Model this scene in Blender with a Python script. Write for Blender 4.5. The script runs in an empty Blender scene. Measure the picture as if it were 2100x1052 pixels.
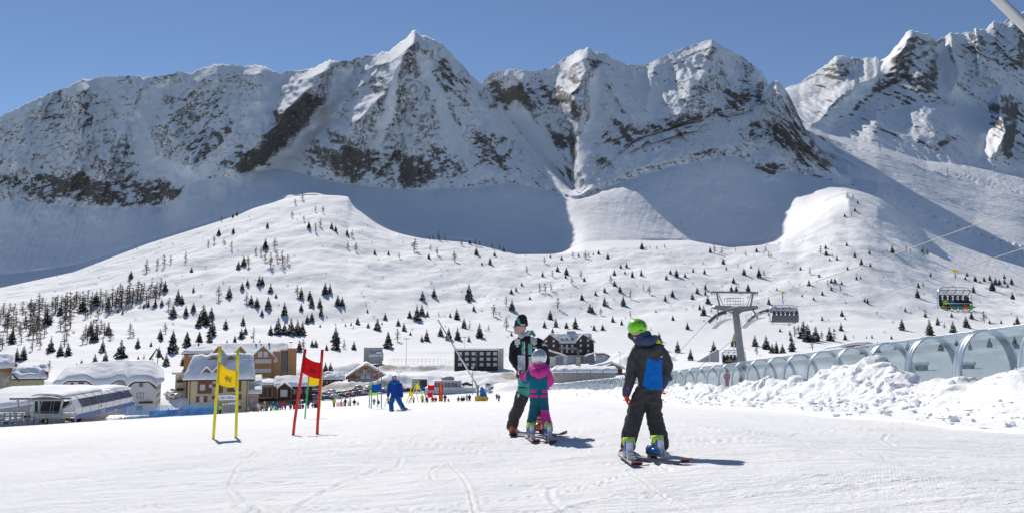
import bpy, bmesh, math, random
import numpy as np
from mathutils import Vector, Matrix, Euler
R = math.radians
S = bpy.context.scene
COL = S.collection
random.seed(7)

# ---------------------------------------------------------------- camera
FPX, CX, CY, HOR = 1700.0, 1050.0, 526.0, 700.0       # focal length and horizon of the photograph in its own pixels
PITCH = math.atan((HOR - CY) / FPX)
cam_d = bpy.data.cameras.new('camera')
cam_d.sensor_width = 36.0
cam_d.lens = 36.0 * FPX / 2100.0
cam_d.clip_start = 0.1
cam_d.clip_end = 20000.0
cam = bpy.data.objects.new('camera', cam_d)
COL.objects.link(cam)
cam.location = (0, 0, 0)
cam.rotation_euler = (math.pi / 2 + PITCH, 0, 0)
S.camera = cam
# ---------------------------------------------------------------- light
SUN_AZ, SUN_EL = -21.0, 37.5
w = bpy.data.worlds.new('World')
S.world = w
w.use_nodes = True
wn = w.node_tree.nodes
wl = w.node_tree.links
bg = wn['Background']
sky = wn.new('ShaderNodeTexSky')
sky.sky_type = 'NISHITA'
sky.sun_disc = False
sky.sun_elevation = R(SUN_EL)
sky.sun_rotation = R(SUN_AZ)
sky.altitude = 1900
sky.air_density = 0.78
sky.dust_density = 0.0
sky.ozone_density = 2.3
wl.new(sky.outputs[0], bg.inputs[0])
bg.inputs[1].default_value = 0.072
sl = bpy.data.lights.new('sun', 'SUN')
sl.energy = 3.3
sl.angle = R(0.5)
sl.color = (1.0, 0.945, 0.86)
sun = bpy.data.objects.new('sun', sl)
COL.objects.link(sun)
sdir = Vector((math.sin(R(SUN_AZ)) * math.cos(R(SUN_EL)), math.cos(R(SUN_AZ)) * math.cos(R(SUN_EL)), math.sin(R(SUN_EL))))
sun.rotation_euler = sdir.to_track_quat('Z', 'Y').to_euler()
S.view_settings.view_transform = 'Standard'
S.view_settings.look = 'None'
S.view_settings.gamma = 1.0
S.view_settings.exposure = 0.50
S.cycles.max_bounces = 10
S.cycles.diffuse_bounces = 7
S.cycles.transparent_max_bounces = 16

# ---------------------------------------------------------------- helpers
_c, _s = math.cos(PITCH), math.sin(PITCH)
def ray(px, py):
    """slopes (x/y, z/y) of the sight line through a point of the photograph"""
    a = (px - CX) / FPX
    b = (CY - py) / FPX
    yy = _c - b * _s
    return a / yy, (_s + b * _c) / yy
def at(px, py, d):
    tx, tz = ray(px, py)
    return Vector((tx * d, d, tz * d))
def proj(v):
    x, y, z = v
    f = y * _c + z * _s
    u = -y * _s + z * _c
    return CX + FPX * x / f, CY - FPX * u / f

def tag(o, label=None, cat=None, group=None, kind=None):
    if label: o['label'] = label
    if cat: o['category'] = cat
    if group: o['group'] = group
    if kind: o['kind'] = kind
    return o
def empty(name, loc=(0, 0, 0), rz=0.0, parent=None):
    o = bpy.data.objects.new(name, None)
    o.location = loc
    o.rotation_euler = (0, 0, rz)
    COL.objects.link(o)
    if parent: o.parent = parent
    return o
def thing(name, label, cat, loc=(0, 0, 0), rz=0.0, group=None):
    return tag(empty(name, loc, rz), label, cat, group)
def link_mesh(name, me, mats=None, parent=None, smooth=False):
    if mats is not None:
        for m in (mats if isinstance(mats, (list, tuple)) else [mats]):
            me.materials.append(m)
    if smooth:
        me.polygons.foreach_set('use_smooth', [True] * len(me.polygons))
    o = bpy.data.objects.new(name, me)
    COL.objects.link(o)
    if parent: o.parent = parent
    return o
def copy_tree(o, parent=None):
    c = o.copy()
    COL.objects.link(c)
    c.parent = parent
    for ch in list(o.children):
        copy_tree(ch, c)
    return c

class MB:
    """collects shapes into one mesh"""
    def __init__(self):
        self.v, self.f, self.m = [], [], []
    def add(self, vs, fs, mi=0):
        b = len(self.v)
        self.v += [tuple(p) for p in vs]
        self.f += [tuple(b + i for i in f) for f in fs]
        self.m += [mi] * len(fs)
        return self
    def box(self, c, s, mi=0, M=None, rz=0.0):
        hx, hy, hz = s[0] / 2, s[1] / 2, s[2] / 2
        pts = [Vector((x, y, z)) for x in (-hx, hx) for y in (-hy, hy) for z in (-hz, hz)]
        if rz: M = Matrix.Rotation(rz, 4, 'Z')
        if M is not None: pts = [M @ p for p in pts]
        pts = [p + Vector(c) for p in pts]
        return self.add(pts, [(0, 1, 3, 2), (4, 6, 7, 5), (0, 4, 5, 1), (2, 3, 7, 6), (0, 2, 6, 4), (1, 5, 7, 3)], mi)
    def bx(self, x0, x1, y0, y1, z0, z1, mi=0):
        return self.box(((x0 + x1) / 2, (y0 + y1) / 2, (z0 + z1) / 2), (abs(x1 - x0), abs(y1 - y0), abs(z1 - z0)), mi)
    def tube(self, pts, r, n=8, mi=0, cap=True, closed=False):
        pts = [Vector(p) for p in pts]
        k = len(pts)
        rr = r if isinstance(r, (list, tuple)) else [r] * k
        rings = []
        ref = None
        for i, p in enumerate(pts):
            if closed:
                t = (pts[(i + 1) % k] - pts[i - 1]).normalized()
            else:
                t = (pts[min(i + 1, k - 1)] - pts[max(i - 1, 0)])
                t = t.normalized() if t.length > 1e-9 else Vector((0, 0, 1))
            if ref is None:
                ref = Vector((0, 0, 1)) if abs(t.z) < 0.9 else Vector((1, 0, 0))
            a = t.cross(ref).normalized()
            b = a.cross(t).normalized()
            ref = b
            rings.append([p + (a * math.cos(q) + b * math.sin(q)) * rr[i] for q in (2 * math.pi * j / n for j in range(n))])
        vs = [q for rg in rings for q in rg]
        fs = []
        for i in range(k if closed else k - 1):
            i2 = (i + 1) % k
            for j in range(n):
                j2 = (j + 1) % n
                fs.append((i * n + j, i * n + j2, i2 * n + j2, i2 * n + j))
        if cap and not closed:
            fs.append(tuple(range(n - 1, -1, -1)))
            fs.append(tuple((k - 1) * n + j for j in range(n)))
        return self.add(vs, fs, mi)
    def cyl(self, a, b, r, n=10, mi=0):
        return self.tube([a, b], r, n, mi)
    def prism(self, prof, y0, y1, mi=0):
        """profile in x,z extruded along y"""
        n = len(prof)
        vs = [(x, y0, z) for x, z in prof] + [(x, y1, z) for x, z in prof]
        fs = [tuple(range(n)), tuple(range(2 * n - 1, n - 1, -1))]
        fs += [(i, i + n, (i + 1) % n + n, (i + 1) % n) for i in range(n)]
        return self.add(vs, fs, mi)
    def xprism(self, prof, x0, x1, mi=0):
        """profile in y,z extruded along x"""
        n = len(prof)
        vs = [(x0, y, z) for y, z in prof] + [(x1, y, z) for y, z in prof]
        fs = [tuple(range(n)), tuple(range(2 * n - 1, n - 1, -1))]
        fs += [(i, i + n, (i + 1) % n + n, (i + 1) % n) for i in range(n)]
        return self.add(vs, fs, mi)
    def ball(self, c, r, nu=12, nv=8, mi=0, M=None):
        rx, ry, rz = r if isinstance(r, (list, tuple)) else (r, r, r)
        vs = []
        for i in range(nv + 1):
            th = math.pi * i / nv
            for j in range(nu):
                ph = 2 * math.pi * j / nu
                p = Vector((rx * math.sin(th) * math.cos(ph), ry * math.sin(th) * math.sin(ph), rz * math.cos(th)))
                if M is not None: p = M @ p
                vs.append(p + Vector(c))
        fs = []
        for i in range(nv):
            for j in range(nu):
                j2 = (j + 1) % nu
                fs.append((i * nu + j, (i + 1) * nu + j, (i + 1) * nu + j2, i * nu + j2))
        return self.add(vs, fs, mi)
    def mesh(self, name, fix=True):
        me = bpy.data.meshes.new(name)
        me.from_pydata(self.v, [], self.f)
        me.polygons.foreach_set('material_index', self.m)
        if fix:
            bm = bmesh.new()
            bm.from_mesh(me)
            bmesh.ops.remove_doubles(bm, verts=bm.verts, dist=1e-5)
            bmesh.ops.recalc_face_normals(bm, faces=bm.faces)
            bm.to_mesh(me)
            bm.free()
        me.update()
        return me
    def build(self, name, mats, parent=None, smooth=False, bevel=0.0, loc=None):
        me = self.mesh(name)
        if smooth == 'auto':
            me.polygons.foreach_set('use_smooth', [True] * len(me.polygons))
            me.set_sharp_from_angle(angle=R(40))
        o = link_mesh(name, me, mats, parent, smooth is True)
        if bevel:
            b = o.modifiers.new('bevel', 'BEVEL')
            b.width = bevel; b.segments = 2; b.limit_method = 'ANGLE'
        if loc is not None: o.location = loc
        return o

# ---- numpy gradient noise
def _hash(ix, iy, seed):
    h = (ix.astype(np.int64) * 374761393 + iy.astype(np.int64) * 668265263 + seed * 1442695041) & 0xFFFFFFFF
    h = ((h ^ (h >> 13)) * 1274126177) & 0xFFFFFFFF
    return ((h ^ (h >> 16)) & 0xFFFF) / 65536.0
def noise2(x, y, seed=0):
    x = np.asarray(x, dtype=np.float64); y = np.asarray(y, dtype=np.float64)
    ix = np.floor(x); iy = np.floor(y)
    fx = x - ix; fy = y - iy
    u = fx * fx * fx * (fx * (fx * 6 - 15) + 10); v = fy * fy * fy * (fy * (fy * 6 - 15) + 10)
    def g(a, b, dx, dy):
        t = _hash(a, b, seed) * 2 * np.pi
        return np.cos(t) * dx + np.sin(t) * dy
    n00 = g(ix, iy, fx, fy); n10 = g(ix + 1, iy, fx - 1, fy)
    n01 = g(ix, iy + 1, fx, fy - 1); n11 = g(ix + 1, iy + 1, fx - 1, fy - 1)
    return ((n00 * (1 - u) + n10 * u) * (1 - v) + (n01 * (1 - u) + n11 * u) * v) * 1.5
def fbm(x, y, oct=4, seed=0, gain=0.5):
    s = 0; a = 1.0; f = 1.0
    for o in range(oct):
        s = s + a * noise2(x * f, y * f, seed + o * 17)
        a *= gain; f *= 2.03
    return s
def ridged(x, y, oct=4, seed=0, gain=0.5):
    s = 0; a = 1.0; f = 1.0; t = 0
    for o in range(oct):
        s = s + a * (1 - np.abs(noise2(x * f, y * f, seed + o * 29)) * 1.6)
        t += a; a *= gain; f *= 2.07
    return s / t
def sstep(a, b, x):
    t = np.clip((x - a) / (b - a), 0, 1)
    return t * t * (3 - 2 * t)

# ---- materials
MATS = {}
def mat(name, col, rough=0.6, metal=0.0, noise=0.0, nscale=8.0, bump=0.0, bscale=30.0, spec=0.5, coat=0.0):
    if name in MATS: return MATS[name]
    m = bpy.data.materials.new(name)
    m.use_nodes = True
    nt = m.node_tree
    b = nt.nodes['Principled BSDF']
    b.inputs['Base Color'].default_value = (*col, 1)
    b.inputs['Roughness'].default_value = rough
    b.inputs['Metallic'].default_value = metal
    b.inputs['Specular IOR Level'].default_value = spec
    b.inputs['Coat Weight'].default_value = coat
    if noise or bump:
        tc = nt.nodes.new('ShaderNodeTexCoord')
    if noise:
        n = nt.nodes.new('ShaderNodeTexNoise')
        n.inputs['Scale'].default_value = nscale
        n.inputs['Detail'].default_value = 5
        nt.links.new(tc.outputs['Object'], n.inputs['Vector'])
        r = nt.nodes.new('ShaderNodeMapRange')
        r.inputs['From Min'].default_value = 0.25; r.inputs['From Max'].default_value = 0.75
        r.inputs['To Min'].default_value = 1 - noise; r.inputs['To Max'].default_value = 1 + noise
        nt.links.new(n.outputs['Fac'], r.inputs['Value'])
        mx = nt.nodes.new('ShaderNodeMix')
        mx.data_type = 'RGBA'; mx.blend_type = 'MULTIPLY'
        mx.inputs['Factor'].default_value = 1
        mx.inputs[6].default_value = (*col, 1)
        nt.links.new(r.outputs['Result'], mx.inputs[7])
        nt.links.new(mx.outputs[2], b.inputs['Base Color'])
    if bump:
        n2 = nt.nodes.new('ShaderNodeTexNoise')
        n2.inputs['Scale'].default_value = bscale
        n2.inputs['Detail'].default_value = 6
        nt.links.new(tc.outputs['Object'], n2.inputs['Vector'])
        bp = nt.nodes.new('ShaderNodeBump')
        bp.inputs['Strength'].default_value = bump
        bp.inputs['Distance'].default_value = 0.05
        nt.links.new(n2.outputs['Fac'], bp.inputs['Height'])
        nt.links.new(bp.outputs['Normal'], b.inputs['Normal'])
    MATS[name] = m
    return m
# ================================================================ TERRAIN
def K(*pts, d=None):
    """a control line across the view: (photo x, photo y[, depth]) -> arrays of x/y, z/y, depth"""
    a = []
    for p in pts:
        tx, tz = ray(p[0], p[1])
        a.append((tx, tz, p[2] if len(p) > 2 else d))
    a = np.array(a, dtype=float)
    return a[:, 0], a[:, 1], a[:, 2]
def smooth_interp(x, xp, yp):
    # monotone piecewise cubic (Fritsch-Carlson), clamped
    h = np.diff(xp); dl = np.diff(yp) / h
    m = np.zeros_like(yp)
    m[1:-1] = np.where(dl[:-1] * dl[1:] > 0, 2 * dl[:-1] * dl[1:] / (dl[:-1] + dl[1:] + 1e-12), 0)
    m[0] = dl[0]; m[-1] = dl[-1]
    x = np.clip(x, xp[0], xp[-1])
    i = np.clip(np.searchsorted(xp, x) - 1, 0, len(h) - 1)
    t = (x - xp[i]) / h[i]
    return (yp[i] * (1 + 2 * t) * (1 - t) ** 2 + m[i] * h[i] * t * (1 - t) ** 2 + yp[i + 1] * t * t * (3 - 2 * t) + m[i + 1] * h[i] * t * t * (t - 1))

def plane_z(x, y):
    x = np.asarray(x, dtype=float); y = np.asarray(y, dtype=float)
    cr = np.where(x < 3, 0.05 * x, 0.15 - 0.04 * (np.maximum(x, 3) - 3))
    tx = x / np.maximum(y, 6.0)
    cr = np.where(x < 0, -0.06 * np.maximum(y, 6.0) * np.log1p(np.exp(np.clip((-tx - 0.10) / 0.03, -40, 40))) * 0.03, cr)
    cr = cr + (0.73 - cr) * sstep(14.6, 17.2, x) + 0.02 * np.maximum(x - 18, 0)
    cr = cr + (0.05 * x - cr) * sstep(95, 130, y) * (x > 0)
    return -0.68 - 0.0611 * np.maximum(y, -8) + cr - 0.11 * sstep(12.6, 8.6, y) - 0.75 * sstep(55, 160, y)

K_240 = K((-1500, 850), (0, 846), (300, 842), (500, 836), (560, 832), (700, 822), (800, 818), (950, 812), (1100, 800), (1300, 785), (1600, 770), (2100, 750), (3600, 740), d=240)
K_300 = K((-1500, 800), (0, 800), (300, 802), (560, 809), (700, 807), (830, 802), (1000, 797), (1150, 787), (1400, 767), (1700, 747), (2100, 737), (3600, 730), d=300)
K_400 = K((-1500, 760), (0, 764), (300, 766), (500, 770), (700, 762), (900, 760), (1050, 759), (1200, 752), (1400, 740), (1700, 724), (2100, 720), (3600, 715), d=400)
K_480 = K((-1500, 700), (0, 712), (300, 725), (500, 735), (700, 724), (900, 724), (1100, 728), (1300, 726), (1700, 713), (2100, 711), (3600, 700), d=480)
K_650 = K((-1500, 640), (0, 655), (300, 658), (600, 656), (900, 652), (1200, 650), (1500, 645), (1800, 645), (2100, 655), (3600, 660), d=650)
K_CR = K((-1500, 720, 1000), (-300, 632, 1000), (0, 590, 1050), (150, 558, 1080), (300, 501, 1120), (450, 454, 1180), (560, 417, 1230), (620, 404, 1250), (660, 400, 1250), (700, 402, 1245), (714, 404, 1240), (722, 420, 1225), (745, 442, 1180), (770, 462, 1140), (800, 478, 1100), (870, 490, 1060), (960, 498, 1050), (1060, 522, 1000), (1150, 521, 1000), (1250, 508, 1020), (1400, 501, 1030), (1500, 508, 1020), (1600, 500, 1040), (1650, 470, 1090), (1700, 430, 1150), (1740, 402, 1180), (1800, 424, 1150), (1850, 470, 1080), (1900, 516, 1020), (2000, 558, 950), (2100, 588, 900), (2300, 640, 850), (3600, 700, 800))
K_HO = K((-1500, 740, 1500), (-300, 650, 1600), (0, 608, 1650), (150, 572, 1650), (300, 515, 1650), (450, 468, 1600), (560, 430, 1550), (640, 414, 1500), (720, 440, 1450), (800, 494, 1400), (870, 510, 1400), (960, 518, 1400), (1060, 538, 1350), (1150, 534, 1300), (1200, 522, 1250), (1250, 512, 1250), (1400, 512, 1350), (1500, 522, 1400), (1600, 512, 1400), (1650, 475, 1350), (1700, 436, 1350), (1740, 414, 1320), (1800, 436, 1300), (1850, 484, 1250), (1900, 532, 1200), (2000, 574, 1150), (2100, 606, 1100), (2300, 650, 1100), (3600, 690, 1100))
K_AP = K((-1500, 660, 1800), (-300, 590, 1850), (0, 560, 1850), (150, 540, 1850), (300, 492, 1820), (450, 446, 1780), (560, 410, 1750), (640, 396, 1720), (720, 418, 1680), (800, 468, 1620), (870, 482, 1620), (960, 490, 1620), (1060, 514, 1580), (1150, 512, 1520), (1200, 495, 1450), (1250, 492, 1500), (1400, 492, 1640), (1500, 500, 1660), (1600, 480, 1640), (1650, 440, 1560), (1700, 405, 1560), (1740, 392, 1560), (1800, 414, 1500), (1850, 460, 1400), (1900, 506, 1350), (2000, 546, 1300), (2100, 576, 1250), (2300, 620, 1250), (3600, 670, 1250))
K_FT = K((-1500, 560, 2050), (-300, 450, 2080), (0, 405, 2100), (100, 416, 2100), (200, 425, 2080), (330, 425, 2050), (400, 372, 2050), (450, 362, 2050), (560, 345, 2060), (700, 376, 2020), (850, 388, 2000), (960, 382, 2000), (1050, 372, 2000), (1130, 385, 1950), (1180, 402, 1850), (1210, 390, 1890), (1250, 372, 1940), (1350, 338, 1990), (1430, 318, 2030), (1500, 305, 2060), (1560, 335, 2020), (1640, 352, 1990), (1720, 372, 1900), (1760, 386, 1850), (1800, 400, 1800), (1900, 470, 1650), (2000, 510, 1600), (2100, 540, 1550), (2300, 590, 1500), (3600, 640, 1500))
SKY_A = [(-1500, 500), (-700, 400), (-300, 318), (0, 240), (30, 226), (60, 211), (100, 193), (140, 178), (165, 165), (195, 160), (230, 159), (265, 156), (300, 160), (345, 155), (372, 147), (385, 152), (410, 143), (440, 132), (470, 133), (500, 136), (535, 133), (555, 143), (574, 152), (590, 145), (620, 146), (645, 138), (676, 123), (690, 126), (715, 126), (745, 116), (770, 112), (800, 104), (822, 88), (838, 72), (850, 62), (862, 74), (882, 78), (905, 88), (925, 110), (945, 130), (965, 153), (985, 170)]
K_RA = K(*[(x, y, 2350 - 0.0 * x) for x, y in SKY_A], (1010, 196, 2330), (1040, 240, 2290), (1075, 285, 2230), (1110, 318, 2180), (1140, 350, 2120), (1170, 388, 2020), (1190, 398, 1910), (1230, 352, 1982), (1300, 290, 2105), (1400, 255, 2190), (1500, 240, 2210), (1545, 228, 2210), (1570, 190, 2250), (1582, 170, 2300), (1590, 164, 2300), (1600, 170, 2290), (1615, 190, 2270), (1650, 262, 2200), (1690, 318, 2110), (1725, 362, 2010), (1745, 380, 1980), (1800, 388, 1950), (1900, 440, 1850), (2000, 480, 1800), (2100, 510, 1750), (2300, 560, 1700), (3600, 620, 1700))
K_CB = K((-1500, 640, 2700), (0, 400, 2700), (300, 330, 2700), (700, 300, 2700), (900, 280, 2680), (960, 250, 2660), (985, 225, 2480), (1010, 240, 2440), (1040, 262, 2410), (1075, 290, 2300), (1110, 316, 2225), (1140, 344, 2150), (1170, 378, 2040), (1190, 390, 1930), (1230, 342, 2000), (1300, 280, 2123), (1400, 245, 2206), (1500, 230, 2226), (1545, 218, 2226), (1575, 215, 2330), (1600, 260, 2380), (1650, 330, 2380), (1700, 350, 2250), (1745, 364, 2150), (1800, 374, 2150), (1900, 408, 2080), (2000, 440, 2050), (2100, 465, 2000), (2300, 520, 2000), (3600, 600, 2000))
K_RB = K((-1500, 650, 3000), (0, 420, 3000), (300, 350, 3000), (700, 310, 3000), (900, 260, 2950), (960, 215, 2900), (985, 174, 2560), (1002, 156, 2560), (1015, 149, 2560), (1045, 142, 2560), (1080, 145, 2490), (1105, 146, 2500), (1130, 138, 2500), (1150, 124, 2500), (1170, 114, 2500), (1190, 102, 2500), (1205, 99, 2500), (1220, 107, 2500), (1242, 109, 2500), (1258, 122, 2500), (1280, 131, 2500), (1320, 135, 2500), (1345, 124, 2500), (1375, 111, 2500), (1400, 99, 2500), (1430, 90, 2500), (1445, 86, 2500), (1460, 81, 2500), (1475, 92, 2500), (1500, 105, 2500), (1520, 116, 2490), (1545, 136, 2480), (1562, 148, 2470), (1578, 174, 2465), (1600, 205, 2480), (1640, 262, 2540), (1700, 284, 2560), (1730, 294, 2560), (1760, 306, 2500), (1800, 314, 2450), (1850, 330, 2420), (1900, 348, 2400), (1960, 366, 2380), (2020, 382, 2350), (2100, 398, 2320), (2300, 450, 2300), (3600, 560, 2300))
K_DB = K((-1500, 700, 3250), (0, 480, 3250), (700, 380, 3250), (985, 260, 3200), (1200, 180, 3200), (1460, 170, 3200), (1578, 230, 3100), (1640, 275, 3050), (1700, 292, 2850), (1760, 313, 2720), (1800, 321, 2680), (1850, 336, 2650), (1900, 352, 2640), (1960, 369, 2620), (2020, 384, 2600), (2100, 400, 2560), (2300, 450, 2500), (3600, 560, 2500))
K_PC = K((-1500, 700, 3400), (0, 480, 3400), (700, 380, 3400), (985, 270, 3400), (1200, 200, 3400), (1460, 190, 3400), (1578, 225, 3300), (1640, 250, 3250), (1700, 275, 3150), (1760, 292, 3050), (1800, 300, 3000), (1850, 315, 2960), (1900, 330, 2940), (1960, 335, 2930), (2020, 345, 2900), (2100, 360, 2880), (2300, 410, 2800), (3600, 540, 2800))
K_PM = K((-1500, 700, 3600), (0, 480, 3600), (700, 380, 3600), (985, 270, 3600), (1200, 200, 3600), (1460, 190, 3600), (1578, 205, 3600), (1640, 215, 3550), (1700, 218, 3520), (1760, 228, 3480), (1820, 226, 3450), (1900, 216, 3430), (1960, 212, 3430), (2020, 222, 3400), (2100, 240, 3350), (2300, 300, 3300), (3600, 500, 3300))
K_RC = K((-1500, 710, 4000), (0, 490, 4000), (700, 390, 4000), (985, 280, 4000), (1200, 210, 4000), (1460, 200, 4000), (1578, 196, 3950), (1620, 178, 3950), (1640, 172, 3950), (1650, 163, 3950), (1672, 148, 3950), (1690, 136, 3950), (1705, 124, 3950), (1715, 114, 3950), (1730, 115, 3950), (1745, 122, 3950), (1750, 116, 3950), (1756, 122, 3950), (1770, 124, 3950), (1776, 117, 3950), (1790, 120, 3950), (1797, 116, 3950), (1803, 127, 3950), (1815, 121, 3940), (1830, 104, 3920), (1845, 86, 3900), (1858, 70, 3900), (1868, 63, 3900), (1885, 66, 3900), (1905, 73, 3900), (1920, 86, 3900), (1935, 77, 3900), (1950, 69, 3900), (1975, 70, 3900), (1987, 64, 3900), (1995, 72, 3900), (2000, 56, 3900), (2012, 62, 3900), (2022, 61, 3900), (2038, 43, 3900), (2055, 50, 3920), (2075, 34, 4000), (2100, 26, 4100), (2160, 30, 4100), (2300, 120, 4100), (3600, 420, 4000))
KN = [K_240, K_300, K_400, K_480, K_650, K_CR, K_HO, K_AP, K_FT, K_RA, K_CB, K_RB, K_DB, K_PC, K_PM, K_RC]
NROW = [30, 44, 36, 40, 80, 20, 16, 60, 170, 26, 150, 8, 16, 60, 120]
SMOOTHX = {0, 1, 2, 3, 4, 5, 6, 7, 8}

cols = np.concatenate([np.linspace(-3.2, -0.75, 50)[:-1], np.linspace(-0.75, 0.75, 860), np.linspace(0.75, 3.2, 50)[1:]])
NC = len(cols)
kd, kz = [], []
for i, (tx, tz, dd) in enumerate(KN):
    if i in SMOOTHX:
        kz.append(np.interp(cols, tx, tz) if i == 5 else smooth_interp(cols, tx, tz)); kd.append(smooth_interp(cols, tx, dd))
    else:
        kz.append(np.interp(cols, tx, tz)); kd.append(smooth_interp(cols, tx, dd))
rowsD, rowsZ, rowK = [], [], []
sharp = kz[5] * kd[5]
def blur(a, n):
    k = np.exp(-np.linspace(-2, 2, 2 * n + 1) ** 2); k /= k.sum()
    return np.convolve(np.pad(a, n, mode='edge'), k, mode='valid')
soft5 = np.where(np.abs(cols) < 0.9, blur(sharp, 34), sharp)
cr_delta = sharp - soft5        # crest detail that fades out within a short way downhill
kz[5] = soft5 / kd[5]
# near rows: -30 .. 150 m
near_d = np.concatenate([[-40., -15., -4., 0.5, 2.5], 1.0 / np.linspace(1 / 3.4, 1 / 40., 210), np.geomspace(40, 150, 52)[1:]])
for d in near_d:
    X = cols * max(d, 6.0)
    rowsD.append(np.full(NC, d)); rowsZ.append(plane_z(X, d)); rowK.append(-1.0)
z150, d150 = rowsZ[-1], np.full(NC, 150.)
prevD, prevZ = d150, z150
NR0 = 34
seq = list(zip(kd, [z * d for z, d in zip(kz, kd)]))
for j, (dn, zn) in enumerate(seq):
    n = NR0 if j == 0 else NROW[j - 1]
    for t in range(1, n + 1):
        s = t / n
        D = prevD + (dn - prevD) * s
        if j == 0:
            # the piste runs on below the brow and eases into the village floor
            zp = plane_z(cols * D, D)
            k = sstep(0.0, 1.0, s)
            Zr = zp * (1 - k) + zn * k
            brow = np.clip((-cols - 0.30) / 0.35, 0, 1) * 5.0 * np.sin(np.pi * np.clip(s * 1.1, 0, 1))
            Zr = Zr - brow
        else:
            Zr = prevZ + (zn - prevZ) * s
            if j == 5: Zr = Zr + cr_delta * sstep(0.72, 1.0, s)
            if j == 6: Zr = Zr + cr_delta * (1 - s) ** 2
            if j == 8: Zr = Zr - (zn - prevZ) * 0.10 * np.sin(np.pi * s)      # concave apron below the cliffs
        rowsD.append(D); rowsZ.append(Zr); rowK.append(j - 1 + s)
    prevD, prevZ = dn, zn
# back side of everything
for t in range(1, 13):
    rowsD.append(prevD + t * 150.0); rowsZ.append(prevZ - t * 130.0); rowK.append(15.0 + t / 12)
D = np.array(rowsD); Z = np.array(rowsZ); RK = np.array(rowK)[:, None] + np.zeros((1, NC))
NRW = D.shape[0]
Xw = np.where(D > 6, cols[None, :] * D, cols[None, :] * 6.0)
# soften the knots of the valley and the hillside
def smooth_rows(Z, lo, hi, it):
    m = ((RK > lo) & (RK < hi)).astype(float)
    for _ in range(it):
        Zs = Z.copy()
        Zs[1:-1] = 0.25 * Z[:-2] + 0.5 * Z[1:-1] + 0.25 * Z[2:]
        Z = Z * (1 - m) + Zs * m
    return Z
Z = smooth_rows(Z, -0.9, 4.9, 60)
Z = smooth_rows(Z, 6.2, 8.6, 60)
cm = sstep(1178, 1215, CX + FPX * cols)[None, :] * sstep(1575, 1530, CX + FPX * cols)[None, :]
Z = Z * (1 - cm) + smooth_rows(Z, 7.1, 9.9, 90) * cm
# ---- near snow relief (skiing and grooming)
near = sstep(170, 40, D)
tilt = (0.035 * fbm(Xw / 3.1, D / 4.0, 3, 3) + 0.012 * fbm(Xw / 0.6, D / 0.9, 3, 9) + 0.10 * fbm(Xw / 11, D / 14, 2, 5)) * near * sstep(1.5, 4, D)
Z = Z + tilt
# tracks carved across the piste
def track(Z, pts, w, dep):
    P = np.array(pts, dtype=float)
    best = np.full(D.shape, 1e9)
    sl = (D[:, 0] > P[:, 1].min() - 1) & (D[:, 0] < P[:, 1].max() + 1)
    xs, ys = Xw[sl], D[sl]
    b = np.full(xs.shape, 1e9)
    for a, c in zip(P[:-1], P[1:]):
        v = c - a; L = (v * v).sum()
        t = np.clip(((xs - a[0]) * v[0] + (ys - a[1]) * v[1]) / L, 0, 1)
        b = np.minimum(b, np.hypot(xs - a[0] - t * v[0], ys - a[1] - t * v[1]))
    Z[sl] += dep * (1.3 * np.exp(-((b - w * 1.3) / (w * 0.7)) ** 2) - 1.6 * np.exp(-(b / w) ** 2))
    return Z
rt = random.Random(5)
for i in range(170):
    y0 = rt.uniform(4.2, 26); x0 = rt.uniform(-0.62, 0.55) * y0
    an = rt.uniform(-0.5, 0.5) + rt.choice([0.15, 1.25, 1.9, 2.9]); L = rt.uniform(1.0, 5.0); cv = rt.uniform(-0.25, 0.25)
    p = [(x0, y0)]
    for k in range(5):
        an += cv
        p.append((p[-1][0] + math.cos(an) * L / 5, p[-1][1] + math.sin(an) * L / 5))
    Z = track(Z, p, rt.uniform(0.015, 0.04), rt.uniform(0.003, 0.010))
# the two long tracks below the gates
def gp(px, py):
    tx, tz = ray(px, py)
    d = 0.75 / (-tz - 0.0611)
    return (tx * d, d)
for pts in ([(520, 1010), (470, 965), (490, 935), (590, 890), (640, 868)], [(530, 1020), (640, 1052)], [(480, 990), (560, 1030), (640, 1060)], [(250, 955), (430, 958), (640, 962)], [(0, 1040), (150, 1000), (330, 985)]):
    Z = track(Z, [gp(*p) for p in pts], 0.03, 0.012)
# ---- hillside hummocks
hill = sstep(3.0, 3.8, RK) * (1 - sstep(4.96, 5.0, RK)) * (RK < 5)
hum = 4.2 * fbm(Xw / 95, D / 120, 3, 21) + 1.3 * fbm(Xw / 26, D / 34, 3, 33)
edge = np.clip((5.0 - RK) / 0.25, 0, 1)
Z = Z + hill * hum * (0.25 + 0.75 * edge) * np.clip((D - 430) / 300, 0.15, 1)
crest = (RK == 5.0)
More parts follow.
